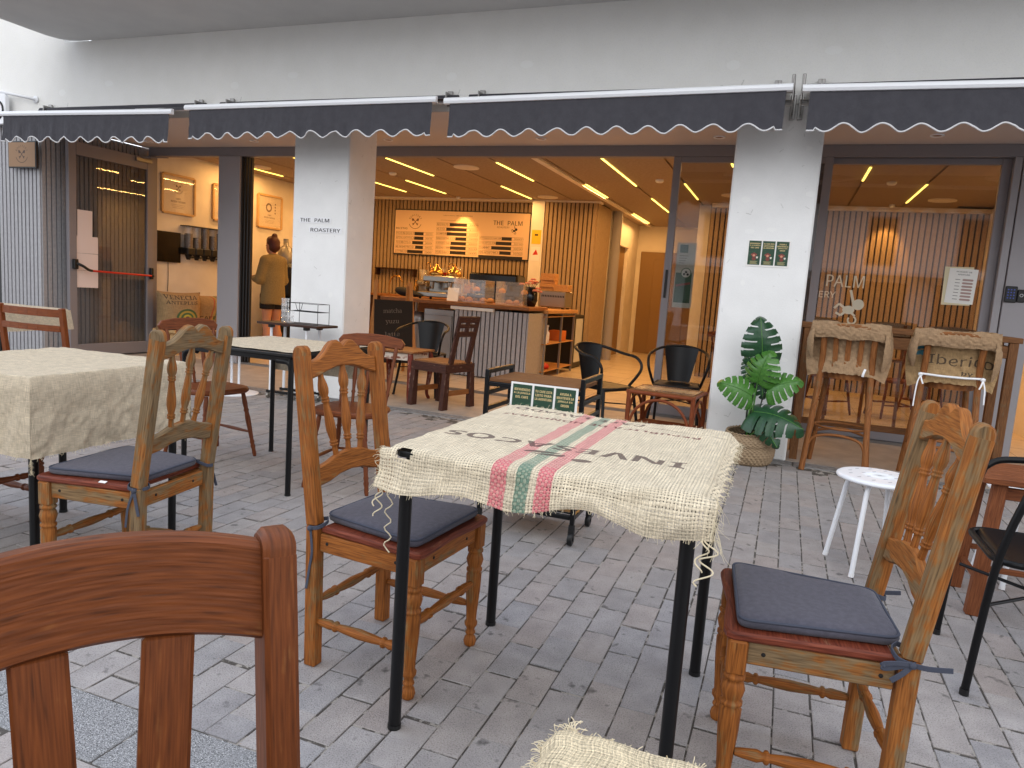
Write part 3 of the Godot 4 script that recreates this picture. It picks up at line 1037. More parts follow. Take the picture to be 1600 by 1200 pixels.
func build_inside(B: Node3D) -> void:
	var st := mb()
	bb(st, Vector3(-8.35, -.05, -17.6), Vector3(4.5, .0, -7.44))
	var fl := part("shop_floor", st, M.tile, B)
	# floor tiles near the opening
	st = mb()
	for k in 14:
		var z := -7.62 - k * .6
		bb(st, Vector3(-8.2, .0005, z - .003), Vector3(2.5, .0012, z))
	for k in 18:
		var x := -8.1 + k * .6
		bb(st, Vector3(x, .0013, -12.3), Vector3(x + .003, .002, -7.57))
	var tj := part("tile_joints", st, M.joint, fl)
	tj.set_meta("kind", "stuff")
	# ceiling: boards with dark gaps; lamps sit in the gaps
	st = mb()
	bb(st, Vector3(-8.35, YC + .03, -17.6), Vector3(4.5, YC + .2, -7.6))
	var ce := part("ceiling", st, M.ceiling_board, B)
	for i in 16:
		var x0 := -9.21 + i * .705 + .014
		var x1 := x0 + .677
		x0 = maxf(x0, -8.2)
		x1 = minf(x1, 2.5)
		if x1 - x0 < .05: continue
		for k in 4:
			var z1 := -7.56 - k * 2.4
			st = mb()
			bb(st, Vector3(x0, YC, maxf(z1 - 2.396, -17.5)), Vector3(x1, YC + .028, z1), .0015)
			part("ceiling_board", st, M.ceiling_board, ce)
	# plain walls
	st = mb()
	bb(st, Vector3(-8.35, 0, -12.4), Vector3(-8.2, YC + .03, -7.57))
	part("side_wall", st, M.inner_white, B, "cream painted side wall hung with framed prints")
	# back wall with slats, white pilaster, slatted return
	st = mb()
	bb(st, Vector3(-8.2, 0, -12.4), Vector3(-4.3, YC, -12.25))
	var bw := part("back_wall", st, M.slat_backing, B)
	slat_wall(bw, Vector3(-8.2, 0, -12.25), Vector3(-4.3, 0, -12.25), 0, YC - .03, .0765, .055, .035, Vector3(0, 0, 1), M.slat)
	st = mb()
	bb(st, Vector3(-4.3, 0, -12.4), Vector3(-4.07, YC, -11.99), .004)
	part("pilaster", st, M.inner_white, B)
	st = mb()
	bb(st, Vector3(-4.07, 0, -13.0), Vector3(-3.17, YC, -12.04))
	var rt := part("return_wall", st, M.slat_backing, B)
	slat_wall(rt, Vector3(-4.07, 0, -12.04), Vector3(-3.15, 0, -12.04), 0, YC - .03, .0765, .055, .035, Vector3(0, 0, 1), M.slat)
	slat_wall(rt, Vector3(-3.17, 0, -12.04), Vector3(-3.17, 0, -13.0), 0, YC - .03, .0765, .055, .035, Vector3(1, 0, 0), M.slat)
	st = mb()
	bb(st, Vector3(-8.2, YC - .03, -12.22), Vector3(-3.1, YC, -12.0), .002)
	part("cornice", st, M.inner_white, B)
	# passage to the back
	st = mb()
	bb(st, Vector3(-3.4, 0, -13.5), Vector3(-3.2, YC, -13.0))
	bb(st, Vector3(-3.4, 2.2, -15.0), Vector3(-3.2, YC, -13.5))
	bb(st, Vector3(-3.4, 0, -15.9), Vector3(-3.2, YC, -15.0))
	bb(st, Vector3(-3.4, 0, -17.6), Vector3(-1.3, YC, -15.9))
	bb(st, Vector3(-1.5, 0, -15.9), Vector3(-1.3, YC, -12.2))
	part("passage_wall", st, M.inner_white, B)
	st = mb()
	bb(st, Vector3(-3.33, 0, -14.98), Vector3(-3.27, 2.2, -13.52), .004)
	part("passage_door", st, M.door_wood, B)
	st = mb()
	bb(st, Vector3(-3.1, 0, -15.9), Vector3(-1.9, 2.2, -15.86), .006)
	bb(st, Vector3(-2.8, 0, -15.86), Vector3(-2.1, 2.04, -15.84), .006)
	part("rear_door", st, M.door_wood, B)
	st = mb()
	lathe(st, xfm(Vector3(-3.1, 0, -13.35)), [[0, .09], [YC, .09]], 18)
	part("steel_column", st, M.metal_panel, B)
	# slatted wall behind the window at the right
	st = mb()
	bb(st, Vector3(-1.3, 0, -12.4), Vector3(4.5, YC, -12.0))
	var sw := part("window_room_wall", st, M.slat_backing, B)
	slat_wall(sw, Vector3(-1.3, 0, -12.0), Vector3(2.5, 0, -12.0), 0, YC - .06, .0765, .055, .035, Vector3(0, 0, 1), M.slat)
	st = mb()
	bb(st, Vector3(-1.28, YC - .06, -12.0), Vector3(2.5, YC, -11.9), .002)
	part("cornice", st, M.inner_white, B)
	st = mb()
	bb(st, Vector3(2.5, 0, -12.4), Vector3(2.65, YC, -8.6))
	bb(st, Vector3(4.4, 0, -12.0), Vector3(4.5, YC, -7.56))
	part("end_wall", st, M.inner_white, B)
	# surface cable tray under the ceiling
	st = mb()
	bb(st, Vector3(-2.98, YC - .03, -15.8), Vector3(-2.9, YC - .001, -7.6), .003)
	part("cable_tray", st, M.inner_white, B)
	# air outlets and detectors
	for p in [Vector3(-4.15, YC, -8.9), Vector3(-3.9, YC, -11.6), Vector3(-7.6, YC, -9.0), Vector3(1.75, YC, -11.1), Vector3(-.9, YC, -11.0)]:
		st = mb()
		lathe(st, xfm(p), [[.0, .17], [-.012, .17], [-.016, .15], [-.008, .125], [-.018, .11], [-.008, .09], [-.018, .07], [-.01, .04], [-.016, .02], [-.016, .001]], 24)
		part("air_outlet", st, M.inner_white, ce)
	for p in [Vector3(-5.55, YC, -9.4), Vector3(-1.75, YC, -9.75), Vector3(.98, YC, -9.7)]:
		st = mb()
		lathe(st, xfm(p), [[0, .055], [-.02, .055], [-.035, .04], [-.04, .001]], 14)
		part("smoke_detector", st, M.white_metal, ce)

# strip lamp in a ceiling gap, with a light of its size just under it
func strip_lamp(x: float, z0: float, z1: float) -> void:
	var l := absf(z1 - z0)
	var o := thing("strip_light", "slim warm white strip light set into a gap of the shop ceiling", "light", Vector3(x, YC - .006, (z0 + z1) * .5), 0.0, "strip lights in the shop ceiling")
	var st := mb()
	bb(st, Vector3(-.016, .0, -l * .5), Vector3(.016, .034, l * .5), .004)
	part("housing", st, M.white_metal, o)
	st = mb()
	bb(st, Vector3(-.0135, -.006, -l * .5 + .006), Vector3(.0135, -.0005, l * .5 - .006), .003)
	part("diffuser", st, M.strip_glow, o)
	var a := AreaLight3D.new()
	a.name = "lamp"
	a.area_size = Vector2(.03, l)
	a.area_normalize_energy = true
	a.light_energy = STRIP_E * l
	a.light_color = Color(1.0, 0.735, 0.43)
	a.shadow_enabled = true
	a.rotation_degrees = Vector3(-90, 0, 0)
	a.position = Vector3(0, -.012, 0)
	a.set("area_range", 30.0)
	o.add_child(a)

const STRIP_E := 1.3

func build_lamps() -> void:
	for q in [[-4.98, -8.25, -9.58], [-5.685, -10.03, -11.42], [-3.57, -8.53, -9.93], [-4.275, -10.46, -11.84], [-2.16, -8.23, -10.26], [-2.16, -11.5, -13.2], [-2.865, -10.16, -11.5], [-2.865, -13.6, -15.2], [.66, -8.7, -9.6], [1.365, -9.79, -11.4], [-7.8, -8.6, -9.8], [-6.39, -10.0, -11.3], [-7.095, -9.9, -11.2], [-1.455, -9.98, -11.5], [-.75, -8.1, -8.75], [2.07, -8.3, -9.6], [-6.39, -8.1, -8.9]]:
		strip_lamp(q[0], q[1], q[2])
	# small spot lamps washing the walls
	for q in [[Vector3(-5.65, YC - .03, -11.85), "over the menu board"], [Vector3(1.22, YC - .03, -11.65), "behind the window"]]:
		var o := thing("spot_light", "small round ceiling spot washing the slatted wall " + str(q[1]), "light", q[0])
		var st := mb()
		lathe(st, xfm(Vector3.ZERO), [[.03, .04], [0, .04], [-.004, .034], [.004, .03]], 14)
		part("ring", st, M.white_metal, o)
		st = mb()
		lathe(st, xfm(Vector3(0, .003, 0)), [[0, .029], [-.002, .015], [-.002, .0005]], 12)
		part("bulb", st, M.spot_glow, o)
		var s := SpotLight3D.new()
		s.name = "lamp"
		s.light_energy = 1.4
		s.light_color = Color(1.0, .74, .42)
		s.spot_angle = 30
		s.spot_angle_attenuation = 0.6
		s.spot_range = 6
		s.light_size = .03
		s.shadow_enabled = true
		s.rotation_degrees = Vector3(-90 + 24, 0, 0)
		s.position = Vector3(0, -.012, 0)
		o.add_child(s)

# the building across the street, which the window panes mirror
func build_opposite() -> void:
	var o := thing("opposite_building", "pale rendered building across the street mirrored in the window panes", "building", Vector3(0, 0, 20.0))
	var st := mb()
	bb(st, Vector3(-16, 0, .4), Vector3(16, 6.3, 4))
	part("wall", st, M.white_wall, o)
	for f in 2:
		for i in 9:
			var x := -14.0 + i * 3.5
			if f == 0:
				st = mb()
				bb(st, Vector3(x - 1.2, .1, .32), Vector3(x + 1.2, 2.6, .41), .01)
				var w := part("shop_window", st, M.frame_dark, o)
				st = mb()
				bb(st, Vector3(x - 1.1, .2, .3), Vector3(x + 1.1, 2.5, .318))
				part("pane", st, M.wet_black, w)
			else:
				st = mb()
				bb(st, Vector3(x - .6, f * 3.1 + .2, .34), Vector3(x + .6, f * 3.1 + 2.3, .41), .01)
				var w := part("window", st, M.frame, o)
				st = mb()
				bb(st, Vector3(x - .52, f * 3.1 + .28, .32), Vector3(x + .52, f * 3.1 + 2.22, .338))
				part("pane", st, M.wet_black, w)
		st = mb()
		bb(st, Vector3(-16, f * 3.1 + 2.85, -.7), Vector3(16, f * 3.1 + 3.03, .4), .01)
		part("balcony_slab", st, M.soffit, o)

# ---------------------------------------------------------------- awnings
func awning(x0: float, x1: float, y0: float, y1: float, label: String, seed_: int) -> void:
	var zb := -5.5
	var o := thing("awning", label, "awning", Vector3((x0 + x1) * .5, 2.7, -5.99), 0, "awnings over the shop front")
	var w := x1 - x0
	var h := w * .5
	var n := FastNoiseLite.new()
	n.seed = seed_
	n.frequency = 1.3
	var off := o.position
	var by := func(u: float) -> float: return lerpf(y0, y1, u) - off.y
	var st := mb()
	sheet(st, 24, 6, func(u, v): return Vector3(lerpf(-h + .03, h - .03, u), lerpf(.135, by.call(u) - .012, v) - .012 * sin(v * PI) + .003 * n.get_noise_2d(u * 4, v * 2), lerpf(.03, zb - off.z - .02, v)))
	part("canopy", st, M.awning, o)
	# roller and wall brackets
	st = mb()
	tube(st, [Vector3(-h + .02, .118, .05), Vector3(h - .02, .118, .05)], .03, 12)
	part("roller", st, M.awning, o)
	for s in [-1.0, 1.0]:
		st = mb()
		bb(st, Vector3(s * (h - .12) - .025, .06, .0), Vector3(s * (h - .12) + .025, .19, .02), .003)
		bb(st, Vector3(s * (h - .12) - .006, .07, .02), Vector3(s * (h - .12) + .006, .165, .1), .003)
		part("wall_bracket", st, M.steel_dull, o)
		st = mb()
		tube(st, [Vector3(s * (h - .15), .09, .05), Vector3(s * (h - .75), .04, .24), Vector3(s * (h - .2), by.call(.5 + s * .45) - .02, zb - off.z - .03)], .018, 8)
		part("folding_arm", st, M.white_metal, o)
	# front bar: rounded box section
	st = mb()
	var sec := [[-.014, -.026], [.016, -.022], [.024, -.004], [.018, .016], [.004, .026], [-.014, .024]]
	for i in sec.size():
		var a = sec[i]; var b = sec[(i + 1) % sec.size()]
		var nn := Vector3(0, -(b[0] - a[0]), b[1] - a[1]).normalized()
		var l0 := Vector3(-h, by.call(0.0) + a[1] - .026, zb - off.z + a[0]); var l1 := Vector3(-h, by.call(0.0) + b[1] - .026, zb - off.z + b[0])
		var r0 := Vector3(h, by.call(1.0) + a[1] - .026, zb - off.z + a[0]); var r1 := Vector3(h, by.call(1.0) + b[1] - .026, zb - off.z + b[0])
		quad(st, l0, r0, r1, l1, nn, Vector2(0, 0), Vector2(1, 0), Vector2(1, 1), Vector2(0, 1))
	for s in [0.0, 1.0]:
		var p := []
		for q in sec: p.append(Vector3(lerpf(-h, h, s), by.call(s) + q[1] - .026, zb - off.z + q[0]))
		for i in range(1, 5): tri(st, [p[0], p[i], p[i + 1]], [Vector3(s * 2 - 1, 0, 0), Vector3(s * 2 - 1, 0, 0), Vector3(s * 2 - 1, 0, 0)], [Vector2.ZERO, Vector2.RIGHT, Vector2.ONE])
	part("front_bar", st, M.white_metal, o)
	# scalloped valance
	var waves := roundi(w / .245)
	var hem := func(u: float) -> float:
		var ph := u * waves * TAU
		var k := .0275 * cos(ph)
		if u < .02 or u > .98: k = minf(k, -.02)
		return by.call(u) - .292 - k * -1.0
	var zv := func(u: float, v: float) -> float: return zb - off.z + .004 + .026 * v * v * (.6 + n.get_noise_2d(u * 6 + 3, 1)) + .026 * v * n.get_noise_2d(u * 12, 7) + .006 * n.get_noise_2d(u * 30, v * 3)
	st = mb()
	sheet(st, 220, 8, func(u, v): return Vector3(lerpf(-h + .05, h - .04, u), lerpf(by.call(u) - .05, hem.call(u), v), zv.call(u, v)))
	var va := part("valance", st, M.awning, o)
	st = mb()
	var path := []
	for i in 221:
		var u := i / 220.0
		path.append(Vector3(lerpf(-h + .05, h - .04, u), hem.call(u), zv.call(u, 1.0)))
	tube(st, path, .0062, 5)
	part("scalloped_trim", st, M.trim, va)

func build_awnings() -> void:
	awning(-8.07, -5.676, 2.704, 2.68, "dark grey scalloped awning over the open door beside the ribbed cladding", 3)
	awning(-5.519, -2.866, 2.712, 2.722, "dark grey scalloped awning in front of the column lettered with the shop name", 5)
	awning(-2.795, -.131, 2.705, 2.733, "dark grey scalloped awning above the wide opening with the menu board", 8)
	awning(-.068, 2.6, 2.723, 2.70, "dark grey scalloped awning above the window with the bar stools", 9)
	# double bracket between the last two awnings
	var o := thing("awning_bracket", "grey cast metal awning bracket on the column between two awnings", "bracket", Vector3(-.1, 2.62, -5.99))
	for s in [-1.0, 1.0]:
		var st := mb()
		bb(st, Vector3(s * .028 - .02, -.02, 0), Vector3(s * .028 + .02, .16, .02), .003)
		bb(st, Vector3(s * .028 - .005, .01, .02), Vector3(s * .028 + .005, .175, .46), .003)
		bb(st, Vector3(s * .034 - .012, .1, .36), Vector3(s * .034 + .012, .19, .44), .004)
		tube(st, [Vector3(s * .05 - .03, .03, .3), Vector3(s * .05 + .03, .03, .3)], .022, 10)
		tube(st, [Vector3(s * .05 - .028, .085, .4), Vector3(s * .05 + .028, .085, .4)], .014, 10)
		part("bracket_plate", st, M.steel_dull, o)

# ---------------------------------------------------------------- chairs and tables on the terrace
# rustic chair: faces +z locally
func rustic_chair(label: String, at: Vector3, turn: float, wp: Material, wr: Material, wl: Material, lean := .078) -> Node3D:
	var o := thing("rustic_chair", label, "chair", at, turn, "rustic turned wooden chairs")
	var st: SurfaceTool
	var zb := func(y: float) -> float: return -.178 - (.008 * y / .45 if y < .45 else .008 + lean * (y - .45) / .55)
	for s in [-1.0, 1.0]:
		st = mb()
		var pts := [[0.0, .0], [.45, .0], [.962, .0]]
		for i in 2:
			var a := Vector3(s * .183, pts[i][0], zb.call(pts[i][0])); var b := Vector3(s * .183, pts[i + 1][0], zb.call(pts[i + 1][0]))
			bar(st, a, b, .040, .042, Vector3.RIGHT, .004)
		# rounded top of the post
		slab(st, Transform3D(Basis(Vector3(0, 0, 1), Vector3.UP, Vector3(-1, 0, 0)).rotated(Vector3.RIGHT, 0), Vector3(s * .183, .962, zb.call(.962))), PackedVector2Array([Vector2(-.021, -.01), Vector2(.021, -.01), Vector2(.021, .008), Vector2(.016, .02), Vector2(.006, .027), Vector2(-.006, .027), Vector2(-.016, .02), Vector2(-.021, .008)]), .0396, .004, true)
		part("back_post", st, wp, o)
	# front legs
	for s in [-1.0, 1.0]:
		st = mb()
		var c := Vector3(s * .187, 0, .178)
		lathe(st, xfm(c), [[0, .012], [.004, .018], [.018, .0215], [.032, .018], [.04, .012], [.046, .017], [.052, .017], [.057, .013], [.066, .015], [.075, .021], [.085, .022], [.092, .017], [.12, .0185], [.2, .0245], [.255, .026], [.262, .02], [.266, .026], [.274, .026], [.278, .019], [.286, .024], [.305, .0285], [.322, .024], [.328, .019], [.332, .026], [.340, .026], [.344, .02], [.35, .024]], 32, 12, .1, .257, .0028)
		bb(st, c + Vector3(-.023, .345, -.023), c + Vector3(.023, .43, .023), .005)
		part("front_leg", st, wl, o)
	# seat rails with plugged screw holes
	var plug := mb()
	for s in [-1.0, 1.0]:
		st = mb()
		bar(st, Vector3(s * .183, .400, -.158), Vector3(s * .187, .400, .156), .056, .02, Vector3.UP, .003)
		part("seat_rail", st, wr, o)
		for z in [-.13, .12]:
			lathe(plug, Transform3D(Basis(Vector3.UP, Vector3(s, 0, 0), Vector3(0, 0, 1)), Vector3(s * (.1852 + z * .012 + .0085), .402, z)), [[0, .0052], [.003, .005], [.003, .0001]], 8)
	for z in [-.176, .178]:
		st = mb()
		bar(st, Vector3(-.16, .400, z), Vector3(.16, .400, z), .056, .02, Vector3.UP, .003)
		part("seat_rail", st, wr, o)
		for x in [-.1, .1]:
			lathe(plug, Transform3D(Basis(Vector3.RIGHT, Vector3(0, 0, signf(z)), Vector3(0, -1, 0)), Vector3(x, .402, z + signf(z) * .0085)), [[0, .0052], [.003, .005], [.003, .0001]], 8)
	part("screw_holes", plug, M.dark_gap, o)
	st = mb()
	var sp := PackedVector2Array([Vector2(-.188, -.155), Vector2(.188, -.155), Vector2(.212, .19), Vector2(.205, .206), Vector2(.18, .212), Vector2(.1, .208), Vector2(0, .200), Vector2(-.1, .208), Vector2(-.18, .212), Vector2(-.205, .206), Vector2(-.212, .19)])
	slab(st, Transform3D(Basis(Vector3.RIGHT, Vector3(0, 0, 1), Vector3(0, -1, 0)), Vector3(0, .4405, 0)), sp, .022, .006)
	part("seat", st, M.seat_wood, o)
	# back rails
	var tilt := atan(lean / .55)
	st = mb()
	var top := [[-.163, .940], [-.14, .942], [-.115, .950], [-.09, .967], [-.07, .986], [-.05, .999], [-.03, 1.002], [-.012, .994], [0, .984]]
	var pl := PackedVector2Array()
	for q in top: pl.append(Vector2(q[0], q[1] - .93))
	for i in range(top.size() - 2, -1, -1): pl.append(Vector2(-top[i][0], top[i][1] - .93))
	for q in [[.163, .886], [.12, .895], [.08, .908], [.04, .917], [0, .920], [-.04, .917], [-.08, .908], [-.12, .895], [-.163, .886]]: pl.append(Vector2(q[0], q[1] - .93))
	slab(st, Transform3D(Basis(Vector3.RIGHT, -tilt), Vector3(0, .93, zb.call(.93))), pl, .026, .004)
	part("crest_rail", st, wp, o)
	st = mb()
	pl = PackedVector2Array()
	for q in [[-.163, .618], [-.11, .628], [-.06, .645], [0, .652], [.06, .645], [.11, .628], [.163, .618], [.163, .560], [.11, .566], [.06, .580], [0, .586], [-.06, .580], [-.11, .566], [-.163, .560]]: pl.append(Vector2(q[0], q[1] - .6))
	slab(st, Transform3D(Basis(Vector3.RIGHT, -tilt), Vector3(0, .6, zb.call(.6))), pl, .024, .004)
	part("back_rail", st, wp, o)
	for k in 3:
		st = mb()
		var a := Vector3((k - 1) * .06, .644 - absf(k - 1) * .008, zb.call(.644)); var b := Vector3((k - 1) * .106, .924 - absf(k - 1) * .022, zb.call(.92))
		var L := (b - a).length()
		var y := (b - a).normalized()
		var x := Vector3.RIGHT
		var z := x.cross(y).normalized()
		x = y.cross(z)
		var pf := []
		for q in [[0, .0095], [.10, .0085], [.13, .0085], [.14, .0132], [.155, .0132], [.165, .0095], [.175, .0132], [.19, .0132], [.2, .0098], [.25, .0125], [.32, .0155], [.40, .0155], [.52, .0125], [.62, .0098], [.65, .0092], [.66, .013], [.675, .013], [.685, .0098], [.695, .013], [.71, .013], [.72, .0105], [.76, .0145], [.81, .0165], [.87, .0145], [.94, .0095], [1, .0085]]: pf.append([q[0] * L, q[1]])
		lathe(st, Transform3D(Basis(x, y, z), a), pf, 14)
		part("spindle", st, wl, o)
	# stretchers
	var stretch := func(a: Vector3, b: Vector3) -> void:
		var s := mb()
		var L := (b - a).length()
		var y := (b - a).normalized()
		var x := Vector3.UP.cross(y).normalized()
		var pf := []
		for q in [[0, .009], [.06, .012], [.16, .015], [.2, .0105], [.215, .0165], [.235, .0165], [.25, .0105], [.35, .0135], [.5, .016], [.65, .0135], [.75, .0105], [.765, .0165], [.785, .0165], [.8, .0105], [.84, .015], [.94, .012], [1, .009]]: pf.append([q[0] * L, q[1]])
		lathe(s, Transform3D(Basis(x, y, x.cross(y)), a), pf, 12)
		part("stretcher", s, wl, o)
	for s in [-1.0, 1.0]: stretch.call(Vector3(s * .183, .145, -.165), Vector3(s * .187, .145, .158))
	stretch.call(Vector3(-.175, .225, .178), Vector3(.175, .225, .178))
	stretch.call(Vector3(-.155, .205, -.178), Vector3(.155, .205, -.178))
	return o

func ribbon(st: SurfaceTool, pts: Array, w: float, side: Vector3) -> void:
	var p := smooth(pts, 5)
	for i in p.size() - 1:
		var d: Vector3 = (p[i + 1] - p[i]).normalized()
		var x := (side - d * side.dot(d)).normalized()
		box(st, Transform3D(Basis(x, d, x.cross(d)), (p[i] + p[i + 1]) * .5), Vector3(w, (p[i + 1] - p[i]).length() + .002, .003), 0.001)

func cushion(label: String, chair: Node3D, bow: int) -> void:
	var o := thing("seat_cushion", label, "cushion", chair.position + Vector3(0, .4525, 0), chair.rotation.y, "grey seat cushions")
	var out := PackedVector2Array()
	var base := PackedVector2Array([Vector2(-.148, -.178), Vector2(.148, -.178), Vector2(.196, .185), Vector2(-.196, .185)])
	var r := .035
	for i in 4:
		var a := base[(i + 3) % 4]; var b := base[i]; var c := base[(i + 1) % 4]
		var p := b + (a - b).normalized() * r; var q := b + (c - b).normalized() * r
		for k in 7: out.append(p.lerp(b, k / 6.0).lerp(b.lerp(q, k / 6.0), k / 6.0))
		for k in range(1, 7): out.append(q.lerp(c + (b - c).normalized() * r, k / 7.0))
	var n := out.size()
	var rings := [[.0, .036], [.35, .0355], [.7, .034], [.88, .0315], [.95, .0275], [.985, .022], [1.0, .015], [.985, .006], [.95, .001], [.5, .0]]
	var nzs := FastNoiseLite.new()
	nzs.seed = 5 + bow
	nzs.frequency = 6.0
	var st := mb()
	var pos := func(i: int, k: int) -> Vector3:
		var p: Vector2 = out[i % n] * rings[k][0]
		return Vector3(p.x, rings[k][1] + ((.0055 * nzs.get_noise_2d(p.x, p.y) - .004 * exp(-p.length_squared() * 60.0)) if k < 5 else .002 * nzs.get_noise_2d(p.x * 2, p.y * 2)), p.y)
	for k in rings.size() - 1:
		for i in n:
			var P := [pos.call(i, k), pos.call(i + 1, k), pos.call(i + 1, k + 1), pos.call(i, k + 1)]
			var N := []
			for q in [[i, k], [i + 1, k], [i + 1, k + 1], [i, k + 1]]:
				var kk: int = q[1]
				var dr: float = rings[mini(kk + 1, 9)][0] - rings[maxi(kk - 1, 0)][0]
				var dh: float = rings[mini(kk + 1, 9)][1] - rings[maxi(kk - 1, 0)][1]
				var d: Vector2 = out[q[0] % n].normalized()
				var nn := Vector3(d.x * -dh, dr * .19, d.y * -dh)
				if kk >= 8: nn = Vector3(d.x * .2, -1, d.y * .2)
				N.append(nn.normalized() if kk > 0 else Vector3.UP)
			tri(st, [P[0], P[1], P[2]], [N[0], N[1], N[2]], [Vector2.ZERO, Vector2.RIGHT, Vector2.ONE])
			tri(st, [P[0], P[2], P[3]], [N[0], N[2], N[3]], [Vector2.ZERO, Vector2.ONE, Vector2.DOWN])
	part("pad", st, M.cushion, o)
	st = mb()
	var rim := []
	for i in n + 1: rim.append(Vector3(out[i % n].x, .0, out[i % n].y) * .985 + Vector3(0, .0235, 0))
	tube(st, rim, .0036, 6, false)
	part("piping", st, M.tie, o)
	for s in [-1.0, 1.0]:
		st = mb()
		var c := Vector3(s * .15, .012, -.165)
		var k := Vector3(s * .205, -.008, -.186)          # knot on the outer side of the post
		ribbon(st, [c, Vector3(s * .17, .008, -.15), Vector3(s * .2, -.002, -.158), k], .012, Vector3.UP)
		ribbon(st, [c, Vector3(s * .155, .0, -.205), Vector3(s * .18, -.004, -.213), k], .012, Vector3.UP)
		lathe(st, Transform3D(Basis(), k), [[-.009, .002], [-.006, .009], [.003, .0095], [.008, .003]], 8)
		if bow == 1:
			ribbon(st, [k, k + Vector3(s * .012, .004, .03), k + Vector3(s * .014, -.002, .06), k + Vector3(s * .01, -.014, .055), k], .011, Vector3.UP)
			ribbon(st, [k, k + Vector3(s * .01, .002, -.03), k + Vector3(s * .012, .008, -.075)], .012, Vector3.UP)
			ribbon(st, [k, k + Vector3(s * .006, -.02, .018), k + Vector3(s * .008, -.04, .04)], .012, Vector3(0, 0, 1))
		elif bow == 2:
			ribbon(st, [k, k + Vector3(s * .004, -.04, -.01), k + Vector3(s * .006, -.085, -.022)], .012, Vector3(0, 0, 1))
			ribbon(st, [k, k + Vector3(s * .004, -.06, .02), k + Vector3(s * .006, -.13, .028)], .009, Vector3(0, 0, 1))
		else:
			ribbon(st, [k, k + Vector3(s * .004, -.07, .012), k + Vector3(s * .0, -.12, .002), k + Vector3(s * .006, -.19, -.004)], .009, Vector3(0, 0, 1))
		part("tie", st, M.tie, o)
	if bow == 2:
		st = mb()
		box(st, xfm(Vector3(.19, .001, -.05), Vector3(0, 0, -.3)), Vector3(.012, .001, .028), 0)
		part("care_label", st, M.paper, o)

func tube_table(label: String, c: Vector3, wx: float, wz: float, h: float, turn: float, r := .0165, top_mat: Material = null) -> Node3D:
	var o := thing("cafe_table", label, "table", Vector3(c.x, 0, c.z), turn, "black metal terrace tables")
	for s in [[-1, -1], [1, -1], [1, 1], [-1, 1]]:
		var st := mb()
		tube(st, [Vector3(s[0] * wx * .5, .004, s[1] * wz * .5), Vector3(s[0] * wx * .5, h - .03, s[1] * wz * .5)], r, 14)
		var l := part("leg", st, M.black_metal, o)
		st = mb()
		tube(st, [Vector3(s[0] * wx * .5, .0, s[1] * wz * .5), Vector3(s[0] * wx * .5, .012, s[1] * wz * .5)], r + .0015, 14)
		part("foot_cap", st, M.black_plastic, l)
	var st := mb()
	for s in [-1.0, 1.0]:
		bar(st, Vector3(-wx * .5, h - .03, s * wz * .5), Vector3(wx * .5, h - .03, s * wz * .5), .028, .022, Vector3.UP)
		bar(st, Vector3(s * wx * .5, h - .03, -wz * .5 + .011), Vector3(s * wx * .5, h - .03, wz * .5 - .011), .0275, .0218, Vector3.UP)
	part("frame", st, M.black_metal, o)
	st = mb()
	slab(st, Transform3D(Basis(Vector3.RIGHT, Vector3(0, 0, 1), Vector3(0, -1, 0)), Vector3(0, h - .008, 0)), rounded(wx + .05, wz + .05, .02), .016, .003)
	part("table_top", st, M.black_plastic if top_mat == null else top_mat, o)
	return o

# loose frayed yarns along an edge
func fringe(st: SurfaceTool, at: Callable, count: int, lo: float, hi: float, out_dir: Callable, seed_: int) -> void:
	var r := RandomNumberGenerator.new()
	r.seed = seed_
	for i in count:
		var t := r.randf()
		var p: Vector3 = at.call(t)
		var d: Vector3 = out_dir.call(t)
		var l := r.randf_range(lo, hi)
		var pts := [p - d * .004]
		var cur := p
		var dir := (d + Vector3(r.randf_range(-.7, .7), r.randf_range(-.3, .5), r.randf_range(-.7, .7))).normalized()
		for k in 4:
			cur += dir * l / 4.0
			pts.append(cur)
			dir = (dir + Vector3(r.randf_range(-.5, .5), r.randf_range(-.6, .15), r.randf_range(-.5, .5))).normalized()
		tube(st, pts, r.randf_range(.0003, .0006), 4, false)

func sack_print() -> Image:
	var im := canvas(1024, 1024, Color(0, 0, 0, 1))
	# red channel: dark brown ink, green channel: dark red ink
	print_text(im, "INVESACOS", Vector2(1024 * .475, 1024 * .60), 74, Color(1, 0, 0), 830, PI, "Droid Sans", true)
	print_text(im, "REPUBLICA DE HONDURAS", Vector2(1024 * .48, 1024 * .178), 34, Color(0, 1, 0), 800, PI, "Droid Sans", true)
	print_text(im, "CAFE LAVADO", Vector2(1024 * .37, 1024 * .06), 50, Color(1, 0, 0), 560, PI, "Droid Sans", true)
	print_line(im, Vector2(430, 82), Vector2(980, 120), 4, Color(1, 0, 0))
	print_poly(im, disc(20, 70, Vector2(470, 712), 28), Color(.9, 0, 0))
	print_line(im, Vector2(420, 730), Vector2(540, 694), 12, Color(0, 0, 0))
	print_poly(im, disc(12, 34, Vector2(600, 735), 16), Color(.9, 0, 0))
	return im

